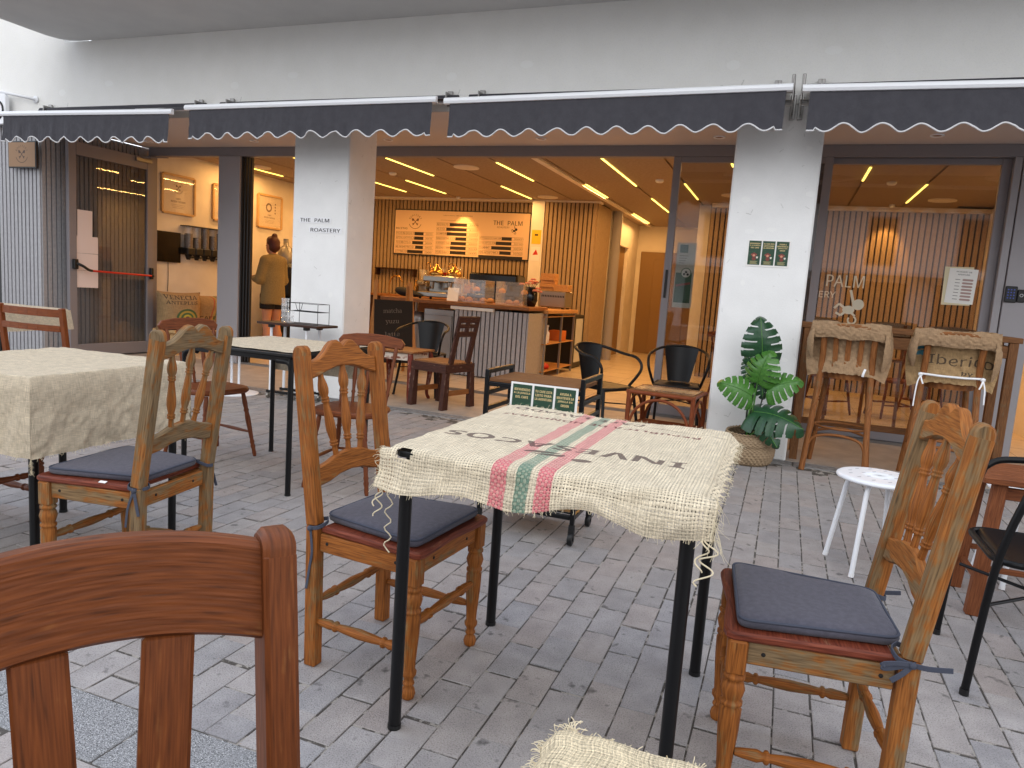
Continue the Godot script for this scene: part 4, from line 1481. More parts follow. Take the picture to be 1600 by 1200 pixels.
func build_sack_table() -> void:
	var x0 := -.872; var x1 := -.152; var z0 := -2.30; var z1 := -1.617
	tube_table("square black metal table under the printed open weave coffee sack", Vector3((x0 + x1) * .5, 0, (z0 + z1) * .5), x1 - x0, z1 - z0, .772, 0.0, .0172)
	var ink := sack_print()
	var paint := func(u: float, v: float, c: Color, hi: float, over: bool) -> Color:
		for q in [[.398, .024, Color(.80, .25, .34)], [.47, .020, Color(.16, .36, .31)], [.536, .024, Color(.80, .23, .33)]]:
			if absf(u - q[0]) < q[1]:
				c = c.lerp(q[2], (.70 if over else .44) * (.5 + .7 * hi) * (1.0 if v > .84 else .72))
		var p := ink.get_pixel(clampi(int(u * 1023), 0, 1023), clampi(int(v * 1023), 0, 1023))
		if p.r > .5: c = c.lerp(Color(.26, .2, .19), .78 - .5 * hi * hi)
		if p.g > .5: c = c.lerp(Color(.32, .12, .13), .78 - .5 * hi * hi)
		return c
	var m := weave_mat(400, 106, srgb(222, 207, 180), 0.42, 1024, 1024, paint)
	var o := thing("coffee_sack_cloth", "frayed open weave coffee sack with red and green stripes used as tablecloth", "tablecloth", Vector3(-.515, .774, -1.96))
	var n := FastNoiseLite.new()
	n.seed = 12
	n.frequency = 3.5
	var top := .835; var total := .95
	var f := func(u: float, v: float) -> Vector3:
		var X := lerpf(-.415, .417, u)
		var s := v * total
		var zfar := -.452
		var Z: float; var Y := .011
		var rr := .03
		var dropl := .098 - .018 * exp(-pow((u - .68) / .14, 2.0)) + .010 * sin(u * 17.0) + .012 * absf(u - .5)
		if s < top - .02: Z = zfar + s
		else:
			var q := (s - (top - .02)) / (total - top + .02)
			var a := minf(q * 2.2, 1.0) * PI * .5
			Z = zfar + top - .02 + rr * sin(a) + q * .012
			Y -= rr * (1.0 - cos(a)) + maxf(q - .42, 0.0) * (dropl - rr) / .58
		# side overhangs droop a little
		var ox := maxf(absf(X) - .385, 0.0)
		if s < top: Y -= ox * .9
		Y += .0032 * n.get_noise_2d(X * 2.2, Z * 2.2) * (1.0 if s < top - .06 else .4) + .0035 * maxf(0.0, n.get_noise_2d(X * .8 + 5, Z * 3.0))
		if s > top - .03: Z += .014 * n.get_noise_2d(X * 1.6 + 9, v * 2.0) + .006 * sin(v * 40.0 + X * 3.0) * clampf((s - top) / .08, 0, 1)
		if v < .1: Y += .004 * sin(u * 9.0)
		# uneven cut edges
		if u < .02: X += .008 * n.get_noise_2d(Z * 9.0, 3)
		if u > .98: X += .012 * n.get_noise_2d(Z * 9.0, 8)
		return Vector3(X, maxf(Y, -.2), Z)
	var st := mb()
	# torn hole near the left front corner
	sheet(st, 110, 120, f, 1.0, 1.0, func(u, v): return not (absf(u - .085) < .032 - absf(v - .897) * .5 and absf(v - .897) < .022))
	part("woven_cloth", st, m, o)
	st = mb()
	fringe(st, func(t): return f.call(0.0, t), 190, .004, .024, func(t): return Vector3(-.8, -.25, 0), 1)
	fringe(st, func(t): return f.call(1.0, t), 220, .004, .022, func(t): return Vector3(.8, -.3, 0), 2)
	fringe(st, func(t): return f.call(t, 0.0), 150, .004, .018, func(t): return Vector3(0, .05, -.8), 3)
	fringe(st, func(t): return f.call(t, 1.0), 120, .003, .014, func(t): return Vector3(0, -.9, .2), 4)
	fringe(st, func(t): return f.call(1.0, .88 + t * .12), 26, .02, .07, func(t): return Vector3(.1, -1.0, .1), 5)
	# crimped yarns hanging from the left corner and the right corner
	for q in [[f.call(0.0, .80), .29, 1], [f.call(.0, .87), .17, 2], [f.call(.012, .93), .12, 3], [f.call(1.0, .99), .11, 4], [f.call(.985, 1.0), .07, 5]]:
		var pts := []
		for k in 34:
			var t := k / 33.0
			var sw: float = .011 * (1.0 if q[2] != 4 else 1.6)
			pts.append(q[0] + Vector3(sin(t * q[1] * 130.0 + q[2]) * sw - .015 * t, -t * q[1], cos(t * 9.0 + q[2]) * .006))
		tube(st, pts, .0019, 5)
	var fr := part("fringe", st, M.yarn, o)
	fr.set_meta("kind", "stuff")

func build_near_table() -> void:
	tube_table("square black metal table whose burlap covered corner is closest to the bent slat chair", Vector3(.2, 0, -.27), .68, .68, .772, 0.0)
	var m := weave_mat(420, 90, srgb(222, 204, 170), 0.14, 512, 512, null, Vector3(2.2, 2.2, 1))
	var o := thing("burlap_cloth", "plain frayed burlap cloth on the table beside the bent slat chair", "tablecloth", Vector3(.2, .774, -.27))
	var n := FastNoiseLite.new()
	n.seed = 31
	n.frequency = 5
	var f := func(u: float, v: float) -> Vector3:
		var X := lerpf(-.372, .40, u); var Z := lerpf(-.388, .40, v)
		var Y := .010 + .004 * n.get_noise_2d(X, Z) - maxf(absf(Z) - .36, 0) * .9 - maxf(absf(X) - .355, 0) * 1.2
		Y += .006 * exp(-u * 9.0) * exp(-v * 9.0)
		return Vector3(X + .006 * n.get_noise_1d(Z * 4), Y, Z + .008 * n.get_noise_1d(X * 4 + 9))
	var st := mb()
	sheet(st, 60, 60, f)
	part("woven_cloth", st, m, o)
	st = mb()
	fringe(st, func(t): return f.call(t, 0.0), 420, .003, .013, func(t): return Vector3(0, .2, -.8), 11)
	fringe(st, func(t): return f.call(0.0, t), 420, .003, .013, func(t): return Vector3(-.8, .1, 0), 12)
	fringe(st, func(t): return f.call(t * .04, t * .03), 50, .006, .022, func(t): return Vector3(-.4, .5, -.5), 13)
	part("fringe", st, M.yarn, o).set_meta("kind", "stuff")

func build_linen_table() -> void:
	tube_table("square black metal table under the wrinkled beige linen cloth", Vector3(-2.785, 0, -2.07), .64, .66, .776, deg_to_rad(3), .0165)
	var o := thing("linen_cloth", "wrinkled beige linen tablecloth hanging over a black metal table", "tablecloth", Vector3(-2.785, .778, -2.07), deg_to_rad(3))
	var n := FastNoiseLite.new()
	n.seed = 41
	n.frequency = 4.0
	var hx := .35; var hz := .36
	var dr := .30
	var f := func(u: float, v: float) -> Vector3:
		var a := lerpf(-hx - dr, hx + dr, u); var b := lerpf(-hz - dr, hz + dr, v)
		var ox := maxf(absf(a) - hx, 0.0) * signf(a); var oz := maxf(absf(b) - hz, 0.0) * signf(b)
		var X := clampf(a, -hx, hx); var Z := clampf(b, -hz, hz)
		var d := maxf(absf(ox), absf(oz))
		var Y := .008 + .004 * n.get_noise_2d(a * 1.5, b * 3.0)
		if d > 0.0:
			var bend := minf(d / .05, 1.0)
			Y -= .012 * bend * bend + maxf(d - .02, 0.0) * .98
			var wr := n.get_noise_2d(a * 2.0 + 7, b * 2.0) * .010 * minf(d * 6.0, 1.0) + .006 * n.get_noise_2d(a * 6, b * 6 + 3) * minf(d * 6, 1.0)
			if ox != 0.0: X += signf(ox) * (.018 * bend + wr + .02 * d)
			if oz != 0.0: Z += signf(oz) * (.018 * bend + wr + .02 * d)
			if ox != 0.0 and oz != 0.0:
				var k := minf(absf(ox), absf(oz)) / dr
				X -= signf(ox) * k * .02
				Z -= signf(oz) * k * .02
				Y -= k * .06
		return Vector3(X, Y, Z)
	var st := mb()
	sheet(st, 110, 110, f, 1.3, 1.3)
	part("woven_cloth", st, M.linen, o)
	st = mb()
	fringe(st, func(t): return f.call(1.0, t), 170, .004, .016, func(t): return Vector3(.3, -.8, 0), 21)
	fringe(st, func(t): return f.call(t, 1.0), 120, .004, .016, func(t): return Vector3(0, -.8, .3), 22)
	part("fringe", st, M.yarn, o).set_meta("kind", "stuff")

func build_back_table() -> void:
	var t := tube_table("black metal table with a beige burlap top and curved tube legs", Vector3(-2.795, 0, -3.54), .73, .76, .778, 0.0, .015)
	var st := mb()
	for s in [-1.0, 1.0]:
		tube(st, fillet([Vector3(s * .365 - s * .09, .735, .38), Vector3(s * .365, .735, .38), Vector3(s * .365, .02, .38)], .07), .0152, 12)
	part("leg_bend", st, M.black_metal, t)
	var o := thing("burlap_runner", "beige burlap laid on the black table and hanging down its far side", "tablecloth", Vector3(-2.795, .7795, -3.54))
	var n := FastNoiseLite.new()
	n.seed = 51
	n.frequency = 3
	var f := func(u: float, v: float) -> Vector3:
		var X := lerpf(-.385, .385, u); var s := v * .97
		if s < .75: return Vector3(X, .004 + .003 * n.get_noise_2d(X * 2, s * 2) * 1.0, .37 - s)
		return Vector3(X * (1.0 - (s - .75) * .1), .004 - (s - .75) - .004, -.40 - .012 * n.get_noise_2d(X * 3, s))
	st = mb()
	sheet(st, 50, 60, f, .8, 1.0)
	part("woven_cloth", st, M.linen, o)

func windsor_chair(label: String, at: Vector3, turn: float) -> Node3D:
	var o := thing("windsor_chair", label, "chair", at, turn, "red brown turned chairs")
	var st := mb()
	var sp := PackedVector2Array()
	for i in 28:
		var a := TAU * i / 28
		var c := cos(a); var s := sin(a)
		sp.append(Vector2(signf(c) * pow(absf(c), .6) * .2, signf(s) * pow(absf(s), .6) * .195))
	slab(st, Transform3D(Basis(Vector3.RIGHT, Vector3(0, 0, 1), Vector3(0, -1, 0)), Vector3(0, .44, 0)), sp, .034, .01)
	part("seat", st, M.windsor, o)
	var pf := [[0, .010], [.02, .013], [.05, .012], [.07, .016], [.08, .012], [.1, .015], [.11, .012], [.2, .015], [.26, .017], [.3, .0125], [.31, .017], [.325, .013], [.36, .016], [.425, .012]]
	var feet := []
	for q in [[-1, 1], [1, 1], [-1, -1], [1, -1]]:
		var a := Vector3(q[0] * .195, 0, q[1] * .19); var b := Vector3(q[0] * .135, .425, q[1] * .135)
		var y := (b - a).normalized(); var x := y.cross(Vector3(0, 0, 1)).normalized()
		st = mb()
		lathe(st, Transform3D(Basis(x, y, x.cross(y)), a), pf, 12)
		part("leg", st, M.windsor, o)
		feet.append(a.lerp(b, .38))
	for q in [[0, 2], [1, 3], [2, 3]]:
		st = mb()
		tube(st, [feet[q[0]], feet[q[0]].lerp(feet[q[1]], .5), feet[q[1]]], [.007, .012, .007], 8)
		part("stretcher", st, M.windsor, o)
	var sp2 := [[0, .009], [.06, .009], [.07, .013], [.085, .009], [.16, .014], [.24, .009], [.26, .013], [.275, .009], [.32, .014], [.36, .009]]
	for k in 5:
		var a := Vector3((k - 2) * .072, .452, -.165 + absf(k - 2) * .012); var b := Vector3((k - 2) * .085, .80, -.235 + absf(k - 2) * .01)
		var y := (b - a).normalized(); var x := y.cross(Vector3(0, 0, 1)).normalized()
		st = mb()
		lathe(st, Transform3D(Basis(x, y, x.cross(y)), a), sp2, 10)
		part("spindle", st, M.windsor, o)
	st = mb()
	var pl := PackedVector2Array([Vector2(-.2, -.035), Vector2(-.1, -.03), Vector2(0, -.028), Vector2(.1, -.03), Vector2(.2, -.035), Vector2(.215, .0), Vector2(.19, .03), Vector2(.1, .045), Vector2(0, .05), Vector2(-.1, .045), Vector2(-.19, .03), Vector2(-.215, .0)])
	slab(st, Transform3D(Basis(Vector3.RIGHT, -.17), Vector3(0, .825, -.237)), pl, .024, .005)
	part("crest_rail", st, M.windsor, o)
	return o

func slat_chair() -> void:
	# near chair seen from in front of its back: broad crest over flat slats
	var fwd := Vector3(.8, 0, .6)
	var o := thing("slat_back_chair", "red brown wooden chair with flat back slats and a bowed crest rail", "chair", Vector3(-.601, 0, -.502) + fwd * .262, atan2(fwd.x, fwd.z))
	var zb := func(y: float) -> float: return -.19 - (0.0 if y < .44 else .075 * (y - .44) / .46)
	var st: SurfaceTool
	var m: Material = M.red_wood
	for s in [-1.0, 1.0]:
		st = mb()
		bar(st, Vector3(s * .165, 0, -.185), Vector3(s * .165, .44, zb.call(.44)), .036, .04, Vector3.RIGHT, .006)
		bar(st, Vector3(s * .165, .44, zb.call(.44)), Vector3(s * .165, .896, zb.call(.896)), .036, .056, Vector3.RIGHT, .005)
		slab(st, Transform3D(Basis(Vector3(0, 0, 1), Vector3.UP, Vector3(-1, 0, 0)), Vector3(s * .165, .896, zb.call(.896))), PackedVector2Array([Vector2(-.028, -.012), Vector2(.028, -.012), Vector2(.028, .008), Vector2(.024, .016), Vector2(.014, .022), Vector2(0, .024), Vector2(-.014, .022), Vector2(-.024, .016), Vector2(-.028, .008)]), .0356, .006, true)
		part("back_post", st, m, o)
		st = mb()
		bar(st, Vector3(s * .165, 0, .19), Vector3(s * .165, .42, .19), .036, .036, Vector3.RIGHT, .005)
		part("front_leg", st, m, o)
		st = mb()
		bar(st, Vector3(s * .165, .2, -.165), Vector3(s * .165, .2, .17), .03, .018, Vector3.UP)
		part("stretcher", st, m, o)
		st = mb()
		bar(st, Vector3(s * .165, .395, -.165), Vector3(s * .165, .395, .17), .05, .02, Vector3.UP)
		part("seat_rail", st, m, o)
	st = mb()
	slab(st, Transform3D(Basis(Vector3.RIGHT, Vector3(0, 0, 1), Vector3(0, -1, 0)), Vector3(0, .432, .015)), rounded(.38, .42, .03), .024, .006)
	part("seat", st, m, o)
	# crest bowed in plan and arched in elevation
	st = mb()
	var prof := func(t: float) -> Array:      # t -1..1
		var k := 1.0 - t * t
		return [.804 + .021 * k, .908 + .019 * k, -.008 * k]
	var N := 28
	for i in N:
		var t0 := -1.0 + 2.0 * i / N; var t1 := -1.0 + 2.0 * (i + 1) / N
		var a = prof.call(t0); var b = prof.call(t1)
		var q := func(t: float, pr: Array, top: bool, back: bool, e: float) -> Vector3:
			var y: float = (pr[1] - (e if top else -e)) if e >= 0 else (pr[1] if top else pr[0])
			y = (pr[1] - e) if top else (pr[0] + e)
			return Vector3(t * .1468, y, zb.call(y) + pr[2] + (-.014 if back else .014))
		for back in [false, true]:
			var nn := Vector3(0, .16, 1).normalized() * (-1.0 if back else 1.0)
			quad(st, q.call(t0, a, false, back, .005), q.call(t1, b, false, back, .005), q.call(t1, b, true, back, .005), q.call(t0, a, true, back, .005), nn, Vector2(.0, t0 * .17), Vector2(.0, t1 * .17), Vector2(.075, t1 * .17), Vector2(.075, t0 * .17))
		for top in [false, true]:
			var sgn := 1.0 if top else -1.0
			var f0 := func(t, pr): return q.call(t, pr, top, false, .005)
			var mid := func(t, pr, dz): return Vector3(t * .1468, (pr[1] if top else pr[0]), zb.call(pr[1] if top else pr[0]) + pr[2] + dz)
			var ends := [[q.call(t0, a, top, false, .005), q.call(t1, b, top, false, .005)], [mid.call(t0, a, .008), mid.call(t1, b, .008)], [mid.call(t0, a, -.008), mid.call(t1, b, -.008)], [q.call(t0, a, top, true, .005), q.call(t1, b, top, true, .005)]]
			var ns := [Vector3(0, sgn, .8), Vector3(0, sgn, 0), Vector3(0, sgn, -.8)]
			for k in 3: quad(st, ends[k][0], ends[k][1], ends[k + 1][1], ends[k + 1][0], ns[k].normalized(), Vector2(.08 + k * .01, t0 * .17), Vector2(.08 + k * .01, t1 * .17), Vector2(.09 + k * .01, t1 * .17), Vector2(.09 + k * .01, t0 * .17))
	part("crest_rail", st, m, o)
	for k in 2:
		st = mb()
		var xt := (k - .5) * .114
		var yt := .822
		bar(st, Vector3((k - .5) * .078, .47, zb.call(.47)), Vector3(xt, yt, zb.call(yt) - .006), .05, .016, Vector3.RIGHT, .004)
		part("back_slat", st, m, o)
	st = mb()
	bar(st, Vector3(-.147, .475, zb.call(.475)), Vector3(.147, .475, zb.call(.475)), .05, .022, Vector3.UP)
	part("back_rail", st, m, o)

func metal_armchair(label: String, at: Vector3, turn: float, posts := false) -> Node3D:
	var o := thing("metal_armchair", label, "chair", at, turn, "black metal armchairs")
	var st := mb()
	# pressed seat with rolled front edge
	sheet(st, 16, 18, func(u, v):
		var x = lerpf(-.2, .2, u) * (1.0 - .12 * (1.0 - v))
		var z := lerpf(-.19, .2, v)
		var y := .452 - .012 * sin(u * PI) * sin(v * PI)
		if v > .86:
			var a = (v - .86) / .14 * PI * .5
			y = .452 - .03 * (1.0 - cos(a)); z = .145 + .03 * sin(a)
		return Vector3(x, y, z))
	part("seat", st, M.black_paint, o)
	st = mb()
	var rim := []
	for q in rounded(.40, .39, .07): rim.append(Vector3(q.x, .443, q.y - .005))
	rim.append(rim[0])
	tube(st, rim, .011, 8, false)
	part("seat_frame", st, M.black_paint, o)
	for q in [[-1, 1], [1, 1], [-1, -1], [1, -1]]:
		st = mb()
		var foot := Vector3(q[0] * (.235 if q[1] > 0 else .2), .006, q[1] * .23)
		if posts and q[1] > 0: tube(st, smooth([foot, Vector3(q[0] * .245, .45, .2), Vector3(q[0] * .25, .68, .15)]), .0125, 10)
		else: tube(st, [foot, Vector3(q[0] * .185, .44, q[1] * .165)], [.012, .014], 10)
		var l := part("leg", st, M.black_paint, o)
		st = mb()
		tube(st, [foot + Vector3(0, -.006, 0), foot + Vector3(0, .014, 0)], .0145, 10)
		part("rubber_foot", st, M.black_plastic, l)
	st = mb()
	var hoop := [Vector3(-.205, .445, .10), Vector3(-.25, .60, .185), Vector3(-.262, .69, .12), Vector3(-.255, .715, -.03), Vector3(-.2, .75, -.17), Vector3(-.1, .775, -.235), Vector3(0, .782, -.25), Vector3(.1, .775, -.235), Vector3(.2, .75, -.17), Vector3(.255, .715, -.03), Vector3(.262, .69, .12), Vector3(.25, .60, .185), Vector3(.205, .445, .10)]
	if posts: hoop = [Vector3(-.25, .67, .15), Vector3(-.258, .70, .1)] + hoop.slice(3, 10) + [Vector3(.258, .70, .1), Vector3(.25, .67, .15)]
	tube(st, smooth(hoop, 6), .0122, 10)
	part("arm_hoop", st, M.black_paint, o)
	st = mb()
	sheet(st, 14, 10, func(u, v):
		var w := lerpf(.155, .1, v)
		var a := lerpf(-1, 1, u)
		return Vector3(a * w, lerpf(.776 - .012 * a * a, .455, v), lerpf(-.245, -.185, v) + .055 * a * a * (1.0 - .5 * v)))
	part("backrest", st, M.black_paint, o)
	st = mb()
	for s in [-1.0, 1.0]: tube(st, [Vector3(s * .2, .30, .195), Vector3(s * -.18, .30, -.19)], .006, 6)
	part("cross_brace", st, M.black_paint, o)
	return o

func brown_chair() -> void:
	var o := thing("plank_chair", "dark brown plank chair with a slotted board back beside the small worn table", "chair", Vector3(-3.12, 0, -6.42), deg_to_rad(-104))
	var st := mb()
	for k in 5: box(st, xfm(Vector3(-.16 + k * .08, .445, 0)), Vector3(.075, .022, .42), .004)
	part("seat", st, M.top_wood, o)
	st = mb()
	for s in [-1.0, 1.0]:
		bar(st, Vector3(s * .21, .40, -.22), Vector3(s * .21, .40, .22), .085, .03, Vector3.UP)
		bar(st, Vector3(-.195, .40, s * .205), Vector3(.195, .40, s * .205), .08, .03, Vector3.UP)
	part("seat_rail", st, M.dark_wood, o)
	for q in [[-1, 1], [1, 1], [-1, -1], [1, -1]]:
		st = mb()
		slab(st, Transform3D(Basis(), Vector3(q[0] * .19, 0, q[1] * .2)), PackedVector2Array([Vector2(-.045 + q[0] * .02, 0), Vector2(.045 + q[0] * .02, 0), Vector2(.032, .36), Vector2(-.032, .36)]), .05, .005, true)
		part("leg", st, M.dark_wood, o)
	for z in [.2, -.2]:
		st = mb()
		bar(st, Vector3(-.18, .16, z), Vector3(.18, .16, z), .05, .025, Vector3.UP)
		part("stretcher", st, M.bent_wood, o)
	# back: two raking uprights and a slotted head board
	var bx2 := Transform3D(Basis(Vector3.RIGHT, -.2), Vector3(0, .44, -.2))
	for s in [-1.0, 1.0]:
		st = mb()
		box(st, bx2 * xfm(Vector3(s * .13, .16, 0)), Vector3(.065, .32, .026), .004)
		part("back_upright", st, M.dark_wood, o)
	for y in [[.285, .05], [.365, .035], [.43, .06]]:
		st = mb()
		box(st, bx2 * xfm(Vector3(0, y[0] + .02, 0)), Vector3(.325, y[1], .028), .004)
		part("back_board", st, M.dark_wood, o)
	for s in [-1.0, 0.0, 1.0]:
		st = mb()
		box(st, bx2 * xfm(Vector3(s * .14, .38, 0)), Vector3(.045, .2, .0262), .003)
		part("back_board", st, M.dark_wood, o)

func small_table() -> void:
	var o := thing("worn_side_table", "low side table with a scuffed plank top and flaking painted curved legs", "table", Vector3(-3.66, 0, -6.5))
	for k in 4:
		var st := mb()
		box(st, xfm(Vector3(0, .51, -.18 + k * .12)), Vector3(.56, .02, .117), .004)
		part("top_plank", st, M.top_wood, o)
	var st := mb()
	for s in [-1.0, 1.0]:
		bar(st, Vector3(-.22, .46, s * .2), Vector3(.22, .46, s * .2), .07, .02, Vector3.UP)
		bar(st, Vector3(s * .23, .46, -.18), Vector3(s * .23, .46, .18), .07, .02, Vector3.UP)
	part("apron", st, M.chipped, o)
	for q in [[-1, 1], [1, 1], [-1, -1], [1, -1]]:
		st = mb()
		var c := Vector3(q[0] * .235, 0, q[1] * .205)
		var d := Vector3(q[0], 0, q[1]) * .7
		tube(st, smooth([c + Vector3(0, .5, 0), c + d * .02 + Vector3(0, .40, 0), c + d * .012 + Vector3(0, .25, 0), c - d * .01 + Vector3(0, .08, 0), c + d * .012 + Vector3(0, .015, 0), c + d * .025 + Vector3(0, .004, 0)], 5), [.026, .027, .028, .029, .03, .03, .03, .029, .028, .027, .025, .023, .022, .02, .019, .018, .017, .017, .017, .018, .018, .018, .018, .016, .013, .01], 10)
		part("leg", st, M.red_chipped, o)

func serving_cart() -> void:
	var x0 := -1.335; var x1 := -.85; var z0 := -3.58; var z1 := -3.25
	var o := thing("rolling_cart", "black metal rolling cart with a brown wooden top and raised ends", "cart", Vector3((x0 + x1) * .5, 0, (z0 + z1) * .5))
	var hx := (x1 - x0) * .5; var hz := (z1 - z0) * .5
	for s in [[-1, -1], [1, -1], [1, 1], [-1, 1]]:
		var st := mb()
		bar(st, Vector3(s[0] * hx, .1, s[1] * hz), Vector3(s[0] * hx, .805, s[1] * hz), .022, .022)
		part("post", st, M.black_metal, o)
		st = mb()
		var c := Vector3(s[0] * hx, .0, s[1] * hz)
		lathe(st, Transform3D(Basis(Vector3.UP, Vector3.RIGHT, Vector3(0, 0, -1)), c + Vector3(-.012, .032, .008)), [[0, .01], [0, .026], [.003, .031], [.021, .031], [.024, .026], [.024, .01]], 16)
		bar(st, c + Vector3(0, .05, .004), c + Vector3(0, .1, 0), .03, .02)
		part("castor", st, M.black_plastic, o)
	var st: SurfaceTool
	for s in [-1.0, 1.0]:
		for y in [.805, .70, .62, .145]:
			st = mb()
			bar(st, Vector3(s * hx, y - .011, -hz + .011), Vector3(s * hx, y - .011, hz - .011), .022, .022)
			part("end_bar", st, M.black_metal, o)
		for y in [.735, .134]:
			st = mb()
			bar(st, Vector3(-hx + .011, y, s * hz), Vector3(hx - .011, y, s * hz), .022, .022, Vector3.UP)
			part("long_bar", st, M.black_metal, o)
	st = mb()
	bb(st, Vector3(-hx + .013, .747, -hz - .01), Vector3(hx - .013, .765, hz + .008), .003)
	part("cart_top", st, M.bar_wood, o)
	st = mb()
	bb(st, Vector3(-hx + .012, .146, -hz + .012), Vector3(hx - .012, .156, hz - .012), .002)
	part("bottom_shelf", st, M.black_plastic, o)
	# printed board hung on the front
	var p := thing("poster_board", "white edged board of three green posters hung on the black cart", "poster", Vector3(-1.03, .645, -3.212), 0.0, "boards of three green posters")
	p.rotation.x = deg_to_rad(-3)
	three_posters(p, .335, .235)

func three_posters(p: Node3D, w: float, h: float) -> void:
	var st := mb()
	bb(st, Vector3(-w * .5, -h * .5, -.004), Vector3(w * .5, h * .5, -.0005), .001)
	part("board", st, M.paper, p)
	var texts := [["BIENVENIDO", "A LA JUNGLA", "DEL CAFE"], ["TU CAFE ESTA", "LISTO PARA", "LA AVENTURA"], ["AYUDA A", "MANTENER LA", "JUNGLA EN", "ORDEN"]]
	if not M.has("poster0"):
		for k in 3:
			var im := canvas(220, 400, srgb(34, 66, 46))
			rng.seed = 600 + k
			for q in 26: print_poly(im, disc(7, rng.randf_range(8, 26), Vector2(rng.randf() * 220, rng.randf() * 400), rng.randf_range(4, 10)), srgb(44, 82, 56))
			for i in texts[k].size(): print_text(im, texts[k][i], Vector2(110, 46 + i * 34), 22, srgb(232, 200, 140), minf(190, texts[k][i].length() * 18.0), 0.0, "Droid Sans", true)
			# a plain brown animal figure with a cup
			print_poly(im, disc(18, 40, Vector2(105, 236)), srgb(120, 52, 44))
			print_poly(im, disc(14, 24, Vector2(105, 244), 20), srgb(206, 140, 112))
			for s in [-1, 1]: print_poly(im, disc(10, 13, Vector2(105 + s * 42, 230)), srgb(150, 76, 62))
			print_poly(im, disc(14, 36, Vector2(110, 300), 28), srgb(120, 52, 44))
			print_poly(im, PackedVector2Array([Vector2(146, 262), Vector2(184, 262), Vector2(176, 292), Vector2(154, 292)]), srgb(228, 222, 206))
			for i in 5: print_line(im, Vector2(40 + (i % 2) * 12, 340 + i * 11), Vector2(180 - (i % 3) * 14, 340 + i * 11), 4, srgb(206, 186, 130))
			M["poster%d" % k] = print_mat(im, .5)
	var pw := w * .29
	for k in 3:
		st = mb()
		printed_sheet(st, xfm(Vector3((k - 1) * w * .322, h * .012, .0006)), pw, h * .9)
		part("poster", st, M["poster%d" % k], p)

func rattan_stool() -> void:
	var o := thing("rattan_table", "low brown rattan table with curved cane sides and a tiled top", "table", Vector3(-.84, 0, -5.95), deg_to_rad(-6))
	var hx := .26; var hz := .22; var H := .46
	var st: SurfaceTool
	for s in [[-1, -1], [1, -1], [1, 1], [-1, 1]]:
		st = mb()
		tube(st, [Vector3(s[0] * hx, 0, s[1] * hz), Vector3(s[0] * hx, H, s[1] * hz)], .018, 10)
		part("leg", st, M.rattan, o)
	st = mb()
	for s in [-1.0, 1.0]:
		tube(st, [Vector3(-hx - .02, H - .012, s * hz), Vector3(hx + .02, H - .012, s * hz)], .017, 10)
		tube(st, [Vector3(s * hx, H - .01, -hz - .015), Vector3(s * hx, H - .01, hz + .015)], .016, 10)
		for y in [.16]:
			tube(st, [Vector3(-hx, y, s * hz), Vector3(hx, y, s * hz)], .012, 8)
			tube(st, [Vector3(s * hx, y, -hz), Vector3(s * hx, y, hz)], .012, 8)
	part("rail", st, M.rattan, o)
	st = mb()
	for s in [-1.0, 1.0]:
		var arc := []
		for k in 15:
			var a := PI * k / 14
			arc.append(Vector3(-cos(a) * (hx - .02), .17 + sin(a) * .235, s * (hz + .004)))
		tube(st, arc, .012, 8)
		arc = []
		for k in 15:
			var a := PI * k / 14
			arc.append(Vector3(s * (hx + .003), .17 + sin(a) * .235, -cos(a) * (hz - .02)))
		tube(st, arc, .012, 8)
	part("cane_arch", st, M.rattan, o)
	st = mb()
	for k in 9: tube(st, [Vector3(-hx + .02, .165, -hz + .025 + k * .049), Vector3(hx - .02, .165, -hz + .025 + k * .049)], .009, 8)
	part("lower_shelf", st, M.rattan, o)
	st = mb()
	bb(st, Vector3(-hx, H - .005, -hz), Vector3(hx, H + .006, hz), .002)
	part("top_panel", st, M.bar_wood, o)
	for i in 5:
		for k in 4:
			st = mb()
			bb(st, Vector3(-hx + .02 + i * .098, H + .006, -hz + .02 + k * .097), Vector3(-hx + .112 + i * .098, H + .011, -hz + .11 + k * .097), .002)
			part("tile", st, M.tile_a if (i * 3 + k) % 3 else M.tile_b, o)

# ---------------------------------------------------------------- plant, stools and small things outside
func monstera_leaf(parent: Node, base: Vector3, tip: Vector3, nrm: Vector3, width: float, m: Material, lobes := 5, droop := .12) -> void:
	var st := mb()
	var ax := tip - base
	var L := ax.length()
	var y := ax / L
	var x := y.cross(nrm).normalized()
	var z := x.cross(y).normalized()
	var rib := func(t: float) -> Vector3: return base + y * L * t + z * (droop * L * sin(t * PI) * .8 - droop * L * t * t)
	var W := func(t: float) -> float: return width * .5 * pow(sin(PI * pow(clampf(t * .9 + .1, 0, 1), .62)), .62)
	for s in [-1.0, 1.0]:
		var f := func(u: float, v: float) -> Vector3:
			var w: float = W.call(v)
			var back := .24 * pow(1.0 - v, 3.0) * u
			return rib.call(v) + x * s * w * u + y * L * (.10 * u * u * (1.0 - v) - back) - z * width * (.20 * u * u - .012 * sin(v * lobes * TAU) * u)
		# long slits run in from the rim between the side veins
		sheet(st, 16, 72, f, 1.0, 1.0, func(u, v): return not (u > .36 + .12 * sin(v * 23.0) and v > .08 and v < .94 and absf(fposmod(v * lobes + .25 * s, 1.0) - .5) < .055 + .13 * (u - .36)))
	var lf := part("leaf", st, m, parent)
	st = mb()
	var pts := []
	for k in 9: pts.append(rib.call(k / 8.0) + z * .0015)
	tube(st, pts, .003, 5)
	part("midrib", st, M.leaf_light, lf)

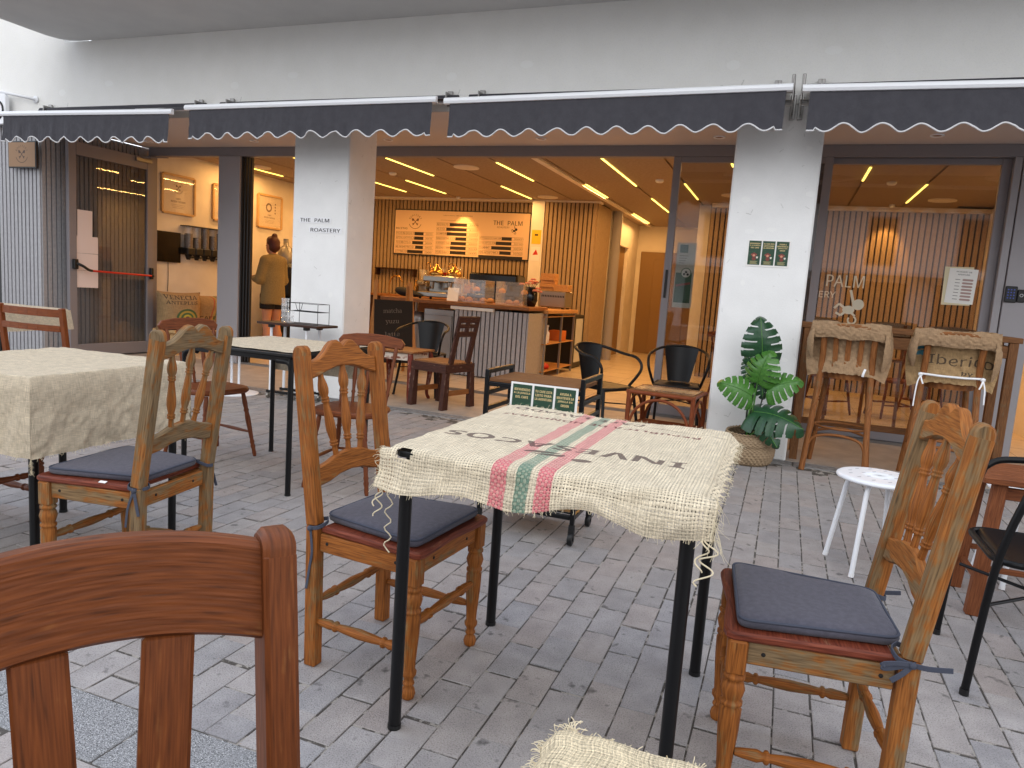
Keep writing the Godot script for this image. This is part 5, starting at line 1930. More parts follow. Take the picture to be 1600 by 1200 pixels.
func build_plant() -> void:
	var pot := thing("woven_basket", "squat woven seagrass basket holding the monstera at the column foot", "basket", Vector3(-.17, 0, -5.78))
	var n := FastNoiseLite.new()
	n.seed = 3
	n.frequency = 6
	var st := mb()
	var prof := [[.0, .155], [.02, .178], [.07, .196], [.12, .198], [.145, .190], [.165, .197], [.20, .19], [.235, .172], [.245, .166]]
	sheet(st, 144, 60, func(u, v):
		var a: float = u * TAU
		var q: float = v * (prof.size() - 1)
		var i := mini(int(q), prof.size() - 2)
		var t := q - i
		var yy := lerpf(prof[i][0], prof[i + 1][0], t); var r := lerpf(prof[i][1], prof[i + 1][1], t)
		r += .006 * n.get_noise_2d(cos(a) * .4, sin(a) * .4 + yy * 3) + .0045 * sin(a * 36.0 + (int(v * 20) % 2) * PI) + .003 * sin(v * 20 * TAU)
		return Vector3(cos(a) * r, yy + .012 * n.get_noise_2d(cos(a) * .2 + 4, sin(a) * .2) * v + .016 * v * sin(a + 2.4), sin(a) * r), 1.2, .3)
	part("basket_wall", st, M.basket, pot)
	st = mb()
	for i in 36:
		var a := TAU * i / 36
		var a2 := TAU * (i + 1.3) / 36
		tube(st, [Vector3(cos(a) * .163, .238 + .016 * sin(a + 2.4), sin(a) * .163), Vector3(cos(a2) * .17, .25 + .016 * sin(a2 + 2.4), sin(a2) * .17)], .006, 5)
	part("braided_rim", st, M.basket, pot)
	st = mb()
	lathe(st, xfm(Vector3(0, .19, 0)), [[.0, .176], [.012, .08], [.01, .001]], 20)
	part("soil", st, M.soil, pot)
	var o := thing("monstera_plant", "leafy green monstera plant with split leaves against the white column", "plant", Vector3(-.19, .195, -5.77))
	var b := o.position
	var leaves := [
		# base, tip, normal, width, light, stem bend
		[Vector3(-.135, .80, -5.74), Vector3(-.175, 1.115, -5.70), Vector3(.1, .25, 1), .30, false],
		[Vector3(-.15, .63, -5.70), Vector3(-.10, .86, -5.62), Vector3(-.2, .5, 1), .29, true],
		[Vector3(-.175, .66, -5.82), Vector3(-.26, .82, -5.85), Vector3(0, .3, 1), .17, false],
		[Vector3(-.135, .70, -5.8), Vector3(-.10, .52, -5.72), Vector3(0, .3, 1), .19, false],
		[Vector3(-.075, .585, -5.72), Vector3(.135, .69, -5.64), Vector3(-.25, .55, 1), .25, true],
		[Vector3(-.18, .53, -5.70), Vector3(-.40, .62, -5.60), Vector3(.1, .45, 1), .25, true],
		[Vector3(-.15, .41, -5.68), Vector3(.2, .37, -5.56), Vector3(-.05, .75, .6), .34, false],
		[Vector3(-.12, .40, -5.66), Vector3(.03, .20, -5.52), Vector3(-.3, .5, .8), .20, false]]
	var i := 0
	for q in leaves:
		st = mb()
		var root := Vector3(.01 * (i % 3), -.01, .012 * (i % 2))
		var p1: Vector3 = q[0] - b
		tube(st, smooth([root, root.lerp(p1, .35) + Vector3(-.03 + .012 * i, .03, .02), root.lerp(p1, .75) + Vector3(0, .03, .0), p1]), [.009] + range(17).map(func(k): return .0085 - k * .0003) + [.003], 7)
		part("stem", st, M.stem if i % 2 == 0 else M.leaf_light, o)
		monstera_leaf(o, q[0] - b, q[1] - b, q[2], q[3], M.leaf_light if q[4] else M.leaf, 6)
		i += 1

func bar_stool(label: String, at: Vector3, turn: float, slatted: bool) -> void:
	# faces -z locally; its back is towards +z
	var o := thing("bar_stool", label, "stool", at, turn, "tall bentwood bar stools")
	var st := mb()
	slab(st, Transform3D(Basis(Vector3.RIGHT, Vector3(0, 0, 1), Vector3(0, -1, 0)), Vector3(0, .755, 0)), disc(28, .185), .028, .006)
	part("seat", st, M.bent_wood, o)
	st = mb()
	lathe(st, xfm(Vector3(0, .705, 0)), [[0, .172], [.036, .178]], 24)
	part("seat_ring", st, M.bent_wood, o)
	for s in [-1.0, 1.0]:
		st = mb()
		tube(st, smooth([Vector3(s * .215, 0, .24), Vector3(s * .19, .40, .195), Vector3(s * .172, .76, .165), Vector3(s * .168, .95, .20), Vector3(s * .175, 1.09, .235)], 5), .022, 10)
		part("back_leg", st, M.bent_wood, o)
		st = mb()
		tube(st, [Vector3(s * .21, 0, -.2), Vector3(s * .145, .72, -.125)], [.019, .022], 10)
		part("front_leg", st, M.bent_wood, o)
		st = mb()
		tube(st, smooth([Vector3(s * .195, .24, .215), Vector3(s * .185, .32, .10), Vector3(s * .182, .32, -.05), Vector3(s * .188, .24, -.175)], 5), .009, 8)
		part("side_brace", st, M.bent_wood, o)
	st = mb()
	tube(st, smooth([Vector3(-.2, .17, .225), Vector3(-.16, .255, .215), Vector3(-.06, .285, .205), Vector3(.06, .285, .205), Vector3(.16, .255, .215), Vector3(.2, .17, .225)], 5), .0105, 8)
	tube(st, smooth([Vector3(-.19, .25, -.17), Vector3(0, .29, -.17), Vector3(.19, .25, -.17)], 6), .0105, 8)
	part("arched_brace", st, M.bent_wood, o)
	st = mb()
	var ring := []
	for k in 25: ring.append(Vector3(cos(TAU * k / 24) * .185, .33, sin(TAU * k / 24) * .18))
	tube(st, ring, .009, 8, false)
	part("foot_ring", st, M.bent_wood, o)
	if slatted:
		for k in 3:
			st = mb()
			var x := (k - 1) * .088
			var top := Vector3(x, 1.06, .245); var bot := Vector3(x * .9, .745, .178)
			for j in 6:
				var p := bot.lerp(top, j / 6.0) - Vector3(0, 0, .02 * sin(j / 6.0 * PI)); var q := bot.lerp(top, (j + 1) / 6.0) - Vector3(0, 0, .02 * sin((j + 1) / 6.0 * PI))
				bar(st, p, q, .036, .01, Vector3.RIGHT, .002)
			part("back_slat", st, M.bent_wood, o)
	st = mb()
	tube(st, smooth([Vector3(-.172, 1.07, .235), Vector3(-.08, 1.1, .262), Vector3(.08, 1.1, .262), Vector3(.172, 1.07, .235)], 5), .016, 8)
	part("top_rail", st, M.bent_wood, o)

func stool_sack(label: String, at: Vector3, turn: float, printed: bool, seed_: int) -> void:
	var o := thing("stool_sack", label, "sack", at, turn, "burlap sacks pulled over stool backs")
	var n := FastNoiseLite.new()
	n.seed = seed_
	n.frequency = 5
	# sack slung over the stool back: folded collar outside, bag hanging inside
	var st := mb()
	sheet(st, 40, 14, func(u, v):
		var a := lerpf(-1, 1, u)
		var x := a * .262
		var y = 1.125 - .006 * cos(a * 5) - v * .115 + .008 * n.get_noise_2d(u * 2, 3) - .015 * v * a * a
		var z := .272 - .055 * a * a + .012 * sin(v * PI) + .012 * n.get_noise_2d(u * 3, v * 2)
		return Vector3(x, y, z), .55, .12)
	part("collar", st, M.sack, o)
	st = mb()
	sheet(st, 40, 24, func(u, v):
		var a := lerpf(-1, 1, u)
		var k := sin(v * PI)
		var x := a * (.262 + .03 * k)
		var z = .268 - .055 * a * a - .06 * v - .05 * k + .02 * n.get_noise_2d(u * 2 + 5, v * 2)
		var y = 1.125 - .006 * cos(a * 5) - v * (.37 + .05 * a * a) + .012 * n.get_noise_2d(u * 3, v + 8)
		return Vector3(x, y, z), .55, .4)
	part("bag", st, M.sack_print if printed else M.sack, o)
	# slack sides bulging out past the posts
	for s in [-1.0, 1.0]:
		st = mb()
		sheet(st, 12, 18, func(u, v):
			var a: float = u * PI
			var b := .012 + .045 * sin(v * PI * .94)
			return Vector3(s * (.235 + b * sin(a) * .9 + .008 * n.get_noise_2d(u * 2, v * 3)), 1.10 - v * (.28 + s * .03) + .01 * n.get_noise_2d(u, v * 2), .20 - .03 * v + cos(a) * (.03 + .035 * sin(v * PI))), .2, .4)
		part("slack_side", st, M.sack, o)
	st = mb()
	if printed:
		tube(st, [Vector3(-.19, .805, .205), Vector3(-.06, .80, .222), Vector3(.08, .80, .222), Vector3(.19, .805, .205)], .008, 8)
		for s in [-1.0, 1.0]:
			lathe(st, xfm(Vector3(s * .19, .80, .212)), [[-.014, .004], [-.008, .016], [.008, .016], [.014, .004]], 8)
			ribbon(st, [Vector3(s * .19, .795, .222), Vector3(s * .205, .74, .232), Vector3(s * .21, .66, .235), Vector3(s * .212, .60 + .03 * s, .235)], .009, Vector3.RIGHT)
			ribbon(st, [Vector3(s * .19, .795, .222), Vector3(s * .18, .76, .24), Vector3(s * .17, .735, .245)], .01, Vector3.RIGHT)
	else:
		ribbon(st, [Vector3(.13, .80, .225), Vector3(.122, .77, .232), Vector3(.118, .745, .228)], .016, Vector3.RIGHT)
	part("white_tie", st, M.white_paint, o)

func build_bar() -> void:
	var o := thing("window_bar", "tall narrow brown wooden bar table along the shop window", "table", Vector3(.86, 0, -6.34))
	var st := mb()
	for k in 3: bb(st, Vector3(-.74, 1.06, -.24 + k * .155), Vector3(.74, 1.1, -.24 + k * .155 + .15), .004)
	part("top_plank", st, M.bar_wood, o)
	for s in [[-1, -1], [1, -1], [1, 1], [-1, 1]]:
		st = mb()
		bar(st, Vector3(s[0] * .69, 0, s[1] * .19), Vector3(s[0] * .69, 1.06, s[1] * .19), .058, .05)
		part("leg", st, M.bar_wood, o)
	st = mb()
	for s in [-1.0, 1.0]:
		bar(st, Vector3(-.66, .99, s * .19), Vector3(.66, .99, s * .19), .09, .025, Vector3.UP)
		bar(st, Vector3(s * .69, .30, -.165), Vector3(s * .69, .30, .165), .05, .025, Vector3.UP)
		bar(st, Vector3(s * .69, .99, -.165), Vector3(s * .69, .99, .165), .09, .025, Vector3.UP)
	bar(st, Vector3(-.66, .30, -.0), Vector3(.66, .30, -.0), .05, .03, Vector3.UP)
	part("rail", st, M.bar_wood, o)
	bar_stool("bentwood bar stool with three back slats showing under its burlap sack", Vector3(.475, 0, -6.0), deg_to_rad(-8), true)
	bar_stool("bentwood bar stool whose sack is printed and tied with white cord", Vector3(1.14, 0, -6.02), deg_to_rad(-4), false)
	stool_sack("plain brown burlap sack pulled over the slatted bar stool back", Vector3(.475, 0, -6.0), deg_to_rad(-8), false, 4)
	stool_sack("brown burlap sack printed with a blue mark and black lettering on a bar stool", Vector3(1.14, 0, -6.02), deg_to_rad(-4), true, 7)

func white_stool(label: String, at: Vector3, turn: float) -> void:
	var o := thing("white_stool", label, "stool", at, turn, "white metal stools")
	var st := mb()
	var R := .185
	sheet(st, 40, 8, func(u, v):
		var rr := [0.0, .08, .14, .165, .178, .185, .187, .183, .175]
		var hh := [.0, -.001, -.0015, -.0015, -.003, -.008, -.016, -.022, -.022]
		var i := int(round(v * 8))
		var a: float = u * TAU
		return Vector3(cos(a) * rr[i], .452 + hh[i], sin(a) * rr[i]))
	part("seat", st, M.white_metal, o)
	st = mb()
	for q in [[0.0, 1], [.07, 6], [.13, 12]]:
		for k in q[1]:
			var a = TAU * k / float(q[1]) + q[0] * 9
			box(st, xfm(Vector3(cos(a) * q[0], .4523, sin(a) * q[0]), Vector3(0, .4, 0)), Vector3(.022, .0006, .004), 0)
	part("slots", st, M.slot_grey, o)
	for k in 4:
		var a := TAU * (k + .5) / 4
		var d := Vector3(cos(a), 0, sin(a))
		st = mb()
		tube(st, fillet([d * .03 + Vector3(0, .425, 0), d * .135 + Vector3(0, .425, 0), d * .2 + Vector3(0, .008, 0)], .05), .0115, 10)
		var l := part("leg", st, M.white_metal, o)
		st = mb()
		tube(st, [d * .2013 + Vector3(0, .0, 0), d * .1985 + Vector3(0, .018, 0)], .0125, 10)
		part("foot_cap", st, M.white_paint, l)

func build_right_side() -> void:
	white_stool("white round metal stool with slotted seat standing alone on the paving", Vector3(.49, 0, -3.72), .35)
	white_stool("white round metal stool standing behind the brown wooden bench table", Vector3(1.16, 0, -3.92), .2)
	metal_armchair("black metal armchair next to the brown wooden bench table", Vector3(.9, 0, -2.83), deg_to_rad(-90), true)
	var o := thing("bench_table", "brown slatted wooden bench table with rails between its legs", "table", Vector3(1.17, 0, -3.52))
	var st: SurfaceTool
	for k in 4:
		st = mb()
		bb(st, Vector3(-.36, .56, -.2 + k * .102), Vector3(.36, .585, -.2 + k * .102 + .098), .003)
		part("top_slat", st, M.bar_wood2, o)
	for s in [[-1, -1], [1, -1], [1, 1], [-1, 1]]:
		st = mb()
		bar(st, Vector3(s[0] * .325, 0, s[1] * .165), Vector3(s[0] * .29, .56, s[1] * .15), .05, .045)
		part("leg", st, M.bar_wood2, o)
	st = mb()
	for s in [-1.0, 1.0]:
		bar(st, Vector3(-.3, .2, s * .155), Vector3(.3, .2, s * .155), .022, .022, Vector3.UP)
		bar(st, Vector3(-.29, .52, s * .15), Vector3(.29, .52, s * .15), .05, .02, Vector3.UP)
		bar(st, Vector3(s * .31, .14, -.15), Vector3(s * .31, .14, .15), .022, .022, Vector3.UP)
	part("rail", st, M.bar_wood2, o)

func build_far_seats() -> void:
	# ladder-back chair at the left with the table beyond it
	var o := thing("ladder_back_chair", "orange wooden chair with two horizontal back rails", "chair", Vector3(-4.66, 0, -3.58), deg_to_rad(184), "")
	var st: SurfaceTool
	for s in [-1.0, 1.0]:
		st = mb()
		bar(st, Vector3(s * .265, 0, -.2), Vector3(s * .265, .45, -.2), .036, .036)
		bar(st, Vector3(s * .265, .45, -.2), Vector3(s * .265, .875, -.25), .036, .03)
		part("back_post", st, M.orange_wood, o)
		st = mb()
		bar(st, Vector3(s * .24, 0, .2), Vector3(s * .24, .43, .2), .036, .036)
		part("front_leg", st, M.orange_wood, o)
		st = mb()
		bar(st, Vector3(s * .25, .39, -.18), Vector3(s * .24, .39, .18), .05, .02, Vector3.UP)
		part("seat_rail", st, M.orange_wood, o)
	for y in [.84, .74]:
		st = mb()
		for k in 6:
			var x0 := -.247 + k * .0823; var x1 := x0 + .0823
			bar(st, Vector3(x0, y, -.243 - .02 * (1 - pow(x0 / .25, 2))), Vector3(x1, y, -.243 - .02 * (1 - pow(x1 / .25, 2))), .05 if y > .8 else .04, .018, Vector3.UP, .001)
		part("back_rail", st, M.orange_wood, o)
	st = mb()
	slab(st, Transform3D(Basis(Vector3.RIGHT, Vector3(0, 0, 1), Vector3(0, -1, 0)), Vector3(0, .44, 0)), rounded(.53, .44, .03), .022, .005)
	part("seat", st, M.orange_wood, o)
	tube_table("black metal table under a pale cloth beside the ribbed cladding", Vector3(-6.02, 0, -4.0), .7, .7, .77, deg_to_rad(4))
	var c := thing("pale_cloth", "pale striped cloth hanging over the table beside the ribbed cladding", "tablecloth", Vector3(-6.02, .772, -4.0), deg_to_rad(4))
	var n := FastNoiseLite.new()
	n.seed = 8
	n.frequency = 4
	st = mb()
	sheet(st, 40, 40, func(u, v):
		var a := lerpf(-.56, .56, u); var b := lerpf(-.56, .56, v)
		var ox := maxf(absf(a) - .38, 0); var oz := maxf(absf(b) - .38, 0)
		return Vector3(clampf(a, -.385, .385) + signf(a) * .1 * ox, .006 - maxf(ox, oz) * .95 + .004 * n.get_noise_2d(a, b), clampf(b, -.385, .385) + signf(b) * .1 * oz), 1.1, 1.1)
	part("woven_cloth", st, M.linen, c)
	metal_armchair("black metal armchair at the cloth covered table beside the ribbed cladding", Vector3(-5.78, 0, -3.42), deg_to_rad(188))
	# white pedestal table behind the back table
	o = thing("pedestal_table", "white pedestal table with twin poles on a round base by the column", "table", Vector3(-4.98, 0, -5.62))
	st = mb()
	lathe(st, xfm(Vector3.ZERO), [[0, .22], [.008, .225], [.014, .2], [.022, .05], [.022, .001]], 32)
	part("base", st, M.white_metal, o)
	for s in [-1.0, 1.0]:
		st = mb()
		tube(st, [Vector3(s * .045, .02, 0), Vector3(s * .045, .44, 0)], .012, 10)
		part("pole", st, M.white_metal, o)
	st = mb()
	lathe(st, xfm(Vector3(0, .43, 0)), [[0, .001], [0, .24], [.01, .25], [.022, .25], [.024, .24], [.024, .001]], 32)
	part("table_top", st, M.white_metal, o)
	# trolley with glasses by the column
	o = thing("glass_trolley", "small rolling stand with a dark wooden top and grey legs by the lettered column", "cart", Vector3(-4.36, 0, -5.72))
	st = mb()
	bb(st, Vector3(-.32, .715, -.17), Vector3(.36, .737, .17), .004)
	part("top", st, M.dark_wood2, o)
	for q in [[-.2, -.1], [.2, -.1], [.2, .1], [-.2, .1]]:
		st = mb()
		tube(st, [Vector3(q[0], .07, q[1]), Vector3(q[0], .70, q[1])], .0135, 10)
		var l := part("leg", st, M.white_metal, o)
		st = mb()
		bb(st, Vector3(q[0] - .025, .685, q[1] - .025), Vector3(q[0] + .025, .715, q[1] + .025), .006)
		part("bracket", st, M.black_plastic, l)
	st = mb()
	for s in [-1.0, 1.0]: bar(st, Vector3(-.24, .07, s * .1), Vector3(.24, .07, s * .1), .025, .03, Vector3.UP)
	part("foot_bar", st, M.black_metal, o)
	for q in [[-.22, -.1], [.22, -.1], [.22, .1], [-.22, .1]]:
		st = mb()
		lathe(st, Transform3D(Basis(Vector3.UP, Vector3.RIGHT, Vector3(0, 0, -1)), Vector3(q[0] - .011, .028, q[1])), [[0, .01], [0, .024], [.003, .028], [.019, .028], [.022, .024], [.022, .01]], 14)
		bb(st, Vector3(q[0] - .008, .04, q[1] - .008), Vector3(q[0] + .008, .058, q[1] + .008))
		part("castor", st, M.steel, o)
	# what stands on it
	for k in 2:
		for j in (4 if k == 0 else 2):
			var gl := thing("tumbler", "clear glass tumbler stacked on the small rolling stand", "glass", Vector3(-4.44 + k * .085, .738 + j * .052, -5.66 + k * .03), 0, "tumblers on the rolling stand")
			st = mb()
			lathe(st, xfm(Vector3.ZERO), [[.004, .001], [.0, .028], [.003, .031], [.075, .036], [.075, .033], [.008, .028], [.008, .001]], 18)
			part("glass_body", st, M.clear, gl)
	o = thing("wire_rack", "thin black wire rack on the small rolling stand", "rack", Vector3(-4.22, .738, -5.72))
	st = mb()
	for s in [-1.0, 1.0]:
		for e in [-1.0, 1.0]: tube(st, [Vector3(s * .17, 0, e * .09), Vector3(s * .17, .195, e * .09)], .0028, 6)
		for y in [.003, .12, .195]: tube(st, [Vector3(-.17, y, s * .09), Vector3(.17, y, s * .09)], .0026, 6)
		for y in [.12, .195]: tube(st, [Vector3(s * .17, y, -.09), Vector3(s * .17, y, .09)], .0026, 6)
	tube(st, fillet([Vector3(-.08, .195, .09), Vector3(-.06, .13, .09), Vector3(-.02, .13, .09), Vector3(0, .195, .09)], .02), .0026, 6)
	for k in 5: tube(st, [Vector3(-.17, .12, -.09 + k * .045), Vector3(.17, .12, -.09 + k * .045)], .002, 5)
	part("wires", st, M.black_metal, o)

func lettering(parent: Node, text: String, at: Vector3, hgt: float, m: Material, width: float, called := "lettering", depth := .004, bold := false) -> void:
	var g := glyphs(text, "Droid Sans", bold)
	if g.is_empty(): return
	var lo := g[0]; var hi := g[0]
	for p in g:
		lo = lo.min(p); hi = hi.max(p)
	var sc := Vector2(width / (hi.x - lo.x), hgt / (hi.y - lo.y))
	var mid := (lo + hi) * .5
	var st := mb()
	for i in range(0, g.size(), 3):
		var P := []; var U := []
		for k in 3:
			var q: Vector2 = (g[i + k] - mid) * sc
			P.append(at + Vector3(q.x, q.y, depth)); U.append(q)
		tri(st, P, [Vector3(0, 0, 1), Vector3(0, 0, 1), Vector3(0, 0, 1)], U)
		for k in 3:
			var a: Vector3 = P[k]; var b: Vector3 = P[(k + 1) % 3]
			var back := Vector3(0, 0, -depth * .8)
			quad(st, a, b, b + back, a + back, (b - a).cross(Vector3(0, 0, 1)).normalized(), Vector2.ZERO, Vector2.RIGHT, Vector2.ONE, Vector2.DOWN)
	part(called, st, m, parent)

func build_signs() -> void:
	# shop name on the column: small letters on white backing strips
	var o := thing("column_sign", "small black letters of the shop name on white strips on the column", "sign", Vector3(-4.32, 1.69, -5.9975))
	for q in [["THE  PALM", Vector3(-.065, .042, 0), .335], ["ROASTERY", Vector3(.062, -.05, 0), .34]]:
		var st := mb()
		bb(st, q[1] + Vector3(-q[2] * .5 - .02, -.028, 0), q[1] + Vector3(q[2] * .5 + .02, .028, .0012))
		part("backing_strip", st, M.white_paint, o)
		lettering(o, q[0], q[1] + Vector3(0, 0, .0018), .034, M.frame_dark, q[2], "lettering", .002)
	o = thing("poster_triptych", "three green posters side by side stuck on the white column", "poster", Vector3(-.187, 1.607, -5.995), 0, "boards of three green posters")
	three_posters(o, .315, .205)
	# round-stamped wooden sign at the left corner
	o = thing("hanging_sign", "dark wooden sign with a round stamp on the ribbed corner", "sign", Vector3(-8.36, 2.34, -5.93), deg_to_rad(0))
	var st := mb()
	bb(st, Vector3(-.23, -.15, -.03), Vector3(.23, .15, -.002), .004)
	bb(st, Vector3(-.12, -.02, -.069), Vector3(.12, .02, -.03))
	part("board", st, M.frame_dark, o)
	var im := canvas(360, 240, srgb(142, 108, 76))
	print_stamp(im, Vector2(180, 118), 82, srgb(70, 46, 30))
	st = mb()
	printed_sheet(st, xfm(Vector3(0, 0, .0005)), .43, .27)
	part("stamped_face", st, print_mat(im, .6), o)
	# round white sign on an arm above, only its edge shows
	o = thing("blade_sign", "white box sign hanging from a white arm on the upper wall", "sign", Vector3(-8.2, 2.96, -5.99))
	st = mb()
	tube(st, [Vector3(.0, -.005, .0), Vector3(-.01, -.005, .06), Vector3(-.62, .10, .07)], .016, 8)
	lathe(st, Transform3D(Basis(Vector3.RIGHT, Vector3(0, 0, 1), Vector3(0, -1, 0)), Vector3(0, -.005, 0)), [[0, .04], [.012, .035], [.014, .001]], 14)
	part("arm", st, M.white_metal, o)
	st = mb()
	slab(st, Transform3D(Basis(), Vector3(-.59, -.12, .07)), rounded(.46, .34, .05), .05, .008)
	part("sign_box", st, M.white_metal, o)
	st = mb()
	var ring := []
	for k in 20: ring.append(Vector3(-.50 + cos(TAU * k / 19) * .1, -.13 + sin(TAU * k / 19) * .1, .098))
	tube(st, ring, .012, 6)
	part("emblem", st, M.black_plastic, o)
	# notices on the open door
	for q in [[.9, 1.62, .20, .34, "upper pale paper notice taped to the open glass door"], [.87, 1.17, .29, .62, "long lower strip of pale paper sheets taped to the open glass door"]]:
		o = thing("door_notice", q[4], "notice", Vector3(-8.036, q[1], -7.46 + q[0] + .1), deg_to_rad(90))
		st = mb()
		var k := 1 if q[3] < .5 else 3
		for i in k:
			box(st, xfm(Vector3(0, (i - (k - 1) * .5) * q[3] / k, .001 * i), Vector3(0, 0, .01 * (i - 1))), Vector3(q[2], q[3] / k * .985, .0012), 0)
		part("paper", st, M.pink_paper, o)
	# opening hours on the window
	for q in [[1.40, 1.50, "yellowed sheet of paper behind the opening hours on the window", 0], [1.43, 1.50, "opening hours sheet taped inside the window corner", 1]]:
		o = thing("window_notice", q[2], "notice", Vector3(q[0], q[1], -7.525 - .004 + q[3] * .003))
		st = mb()
		box(st, xfm(Vector3.ZERO, Vector3(0, 0, -.03 if q[3] else .02)), Vector3(.225, .31 if q[3] else .34, .001), 0)
		part("sheet", st, M.paper if q[3] else M.yellow_paper, o)
		if q[3]:
			im = canvas(225, 310, srgb(236, 236, 232))
			print_text(im, "HORARIO DE", Vector2(118, 28), 13, srgb(60, 60, 60), 120)
			print_text(im, "APERTURA", Vector2(118, 52), 13, srgb(60, 60, 60), 96)
			for i in 7:
				print_line(im, Vector2(58, 98 + i * 29), Vector2(96, 98 + i * 29), 5, srgb(120, 118, 116))
				print_poly(im, PackedVector2Array([Vector2(120, 89 + i * 29), Vector2(192, 89 + i * 29), Vector2(192, 107 + i * 29), Vector2(120, 107 + i * 29)]), srgb(176, 150, 144))
				print_ring(im, Vector2(120, 98 + i * 29), 4, 9, srgb(176, 150, 144))
				print_ring(im, Vector2(192, 98 + i * 29), 4, 9, srgb(176, 150, 144))
			st = mb()
			printed_sheet(st, xfm(Vector3(0, 0, .0008), Vector3(0, 0, -.03)), .225, .31)
			part("print", st, print_mat(im, .8), o)
	# shop name in vinyl on the window glass
	o = thing("window_lettering", "pale vinyl shop name and monkey emblem on the window behind the bar stools", "lettering", Vector3(.40, 1.4, -7.524))
	im = canvas(1000, 620, Color(.8, .77, .68, 0))
	var pale := srgb(208, 200, 178)
	print_text(im, "THE  PALM", Vector2(400, 110), 132, pale, 780)
	print_text(im, "ROASTERY", Vector2(260, 268), 70, pale, 500)
	print_monkey(im, Vector2(690, 380), 185, pale)
	print_poly(im, disc(12, 26, Vector2(755, 362)), Color(.8, .77, .68, 0))
	var vm := print_mat(im, .6)
	vm.transparency = BaseMaterial3D.TRANSPARENCY_ALPHA_SCISSOR
	st = mb()
	printed_sheet(st, xfm(Vector3(0, -.08, 0)), .84, .52)
	part("vinyl_print", st, vm, o)
	# keypad and bell
	o = thing("door_keypad", "black keypad with blue lit keys on the grey metal panel", "keypad", Vector3(1.79, 1.45, -7.43))
	st = mb()
	bb(st, Vector3(-.045, -.07, 0), Vector3(.045, .07, .02), .006)
	part("case", st, M.black_plastic, o)
	st = mb()
	for i in 3:
		for k in 4: bb(st, Vector3(-.028 + i * .022, .035 - k * .024, .0202), Vector3(-.018 + i * .022, .045 - k * .024, .0208))
	part("keys", st, M.key_glow, o)
	o = thing("door_bell", "small black bell button beside the keypad", "bell", Vector3(1.868, 1.44, -7.43))
	st = mb()
	bb(st, Vector3(-.03, -.055, 0), Vector3(.03, .055, .018), .006)
	part("case", st, M.black_plastic, o)
	st = mb()
	ring = []
	for k in 15: ring.append(Vector3(cos(TAU * k / 14) * .012, sin(TAU * k / 14) * .012 + .005, .019))
	tube(st, ring, .0022, 5, false)
	part("button_ring", st, M.white_metal, o)
	# posters inside the sliding glass
	o = thing("glass_poster", "green and white posters with a round badge inside the sliding glass", "poster", Vector3(-1.01, 1.455, -7.4965))
	im = canvas(190, 650, srgb(206, 206, 190))
	im.fill_rect(Rect2i(30, 20, 80, 80), srgb(48, 92, 60))
	im.fill_rect(Rect2i(10, 300, 160, 300), srgb(58, 98, 72))
	print_line(im, Vector2(20, 430), Vector2(160, 400), 22, srgb(150, 70, 60))
	for i in 4: print_line(im, Vector2(30, 130 + i * 24), Vector2(120 - i * 12, 130 + i * 24), 5, srgb(110, 112, 100))
	print_poly(im, disc(24, 52, Vector2(110, 300)), srgb(70, 110, 70))
	print_poly(im, disc(24, 44, Vector2(110, 300)), srgb(232, 232, 222))
	for q in [Vector2(92, 312), Vector2(110, 290), Vector2(128, 314)]: print_poly(im, disc(10, 12, q), srgb(30, 40, 34))
	st = mb()
	printed_sheet(st, xfm(Vector3.ZERO), .19, .65)
	part("print", st, print_mat(im, .5), o)

# ---------------------------------------------------------------- inside the shop
func menu_image() -> Image:
	var im := canvas(1360, 420, srgb(228, 196, 158))
	var ink := srgb(28, 22, 20)
	var soft := srgb(120, 84, 56)
	print_stamp(im, Vector2(215, 110), 66, srgb(110, 72, 46))
	print_text(im, "RECETAS", Vector2(74, 176), 18, ink, 122)
	print_text(im, "THE  PALM", Vector2(1150, 92), 40, ink, 280)
	print_text(im, "ROASTERY", Vector2(1110, 132), 16, soft, 120)
	print_monkey(im, Vector2(1222, 152), 36, ink)
	print_text(im, "Todos nuestros cafes de especialidad", Vector2(650, 40), 12, soft, 300)
	print_line(im, Vector2(480, 84), Vector2(800, 86), 2, soft)
	rng.seed = 42
	for col in [[14, 208, 400, 5], [440, 110, 422, 7], [880, 222, 430, 5]]:
		for r in col[3]:
			var y: float = col[1] + r * 44.0
			var x: float = col[0]
			var w: float = col[2]
			print_line(im, Vector2(x, y), Vector2(x + w, y), 2, soft)
			print_line(im, Vector2(x, y + 30), Vector2(x + w, y + 30), 2, soft)
			var fill := rng.randf_range(.2, .55)
			if col[0] == 880 and r == 4:
				im.fill_rect(Rect2i(int(x), int(y), int(w), 30), ink)
				continue
			im.fill_rect(Rect2i(int(x + w * (.74 - fill)), int(y) + 1, int(w * fill), 29), ink)
			var k := x + 4
			while k < x + w * (.74 - fill) - 14:
				print_line(im, Vector2(k, y), Vector2(k, y + 30), 1.5, soft)
				print_text(im, "AEIOCLMNRST"[rng.randi() % 11], Vector2(k + 9, y + 15), 15, ink)
				k += 18
			k = x + w * .80
			while k < x + w - 8:
				print_line(im, Vector2(k, y), Vector2(k, y + 30), 1.5, soft)
				print_text(im, "0123459"[rng.randi() % 7], Vector2(k + 9, y + 15), 14, ink)
				k += 18
	return im

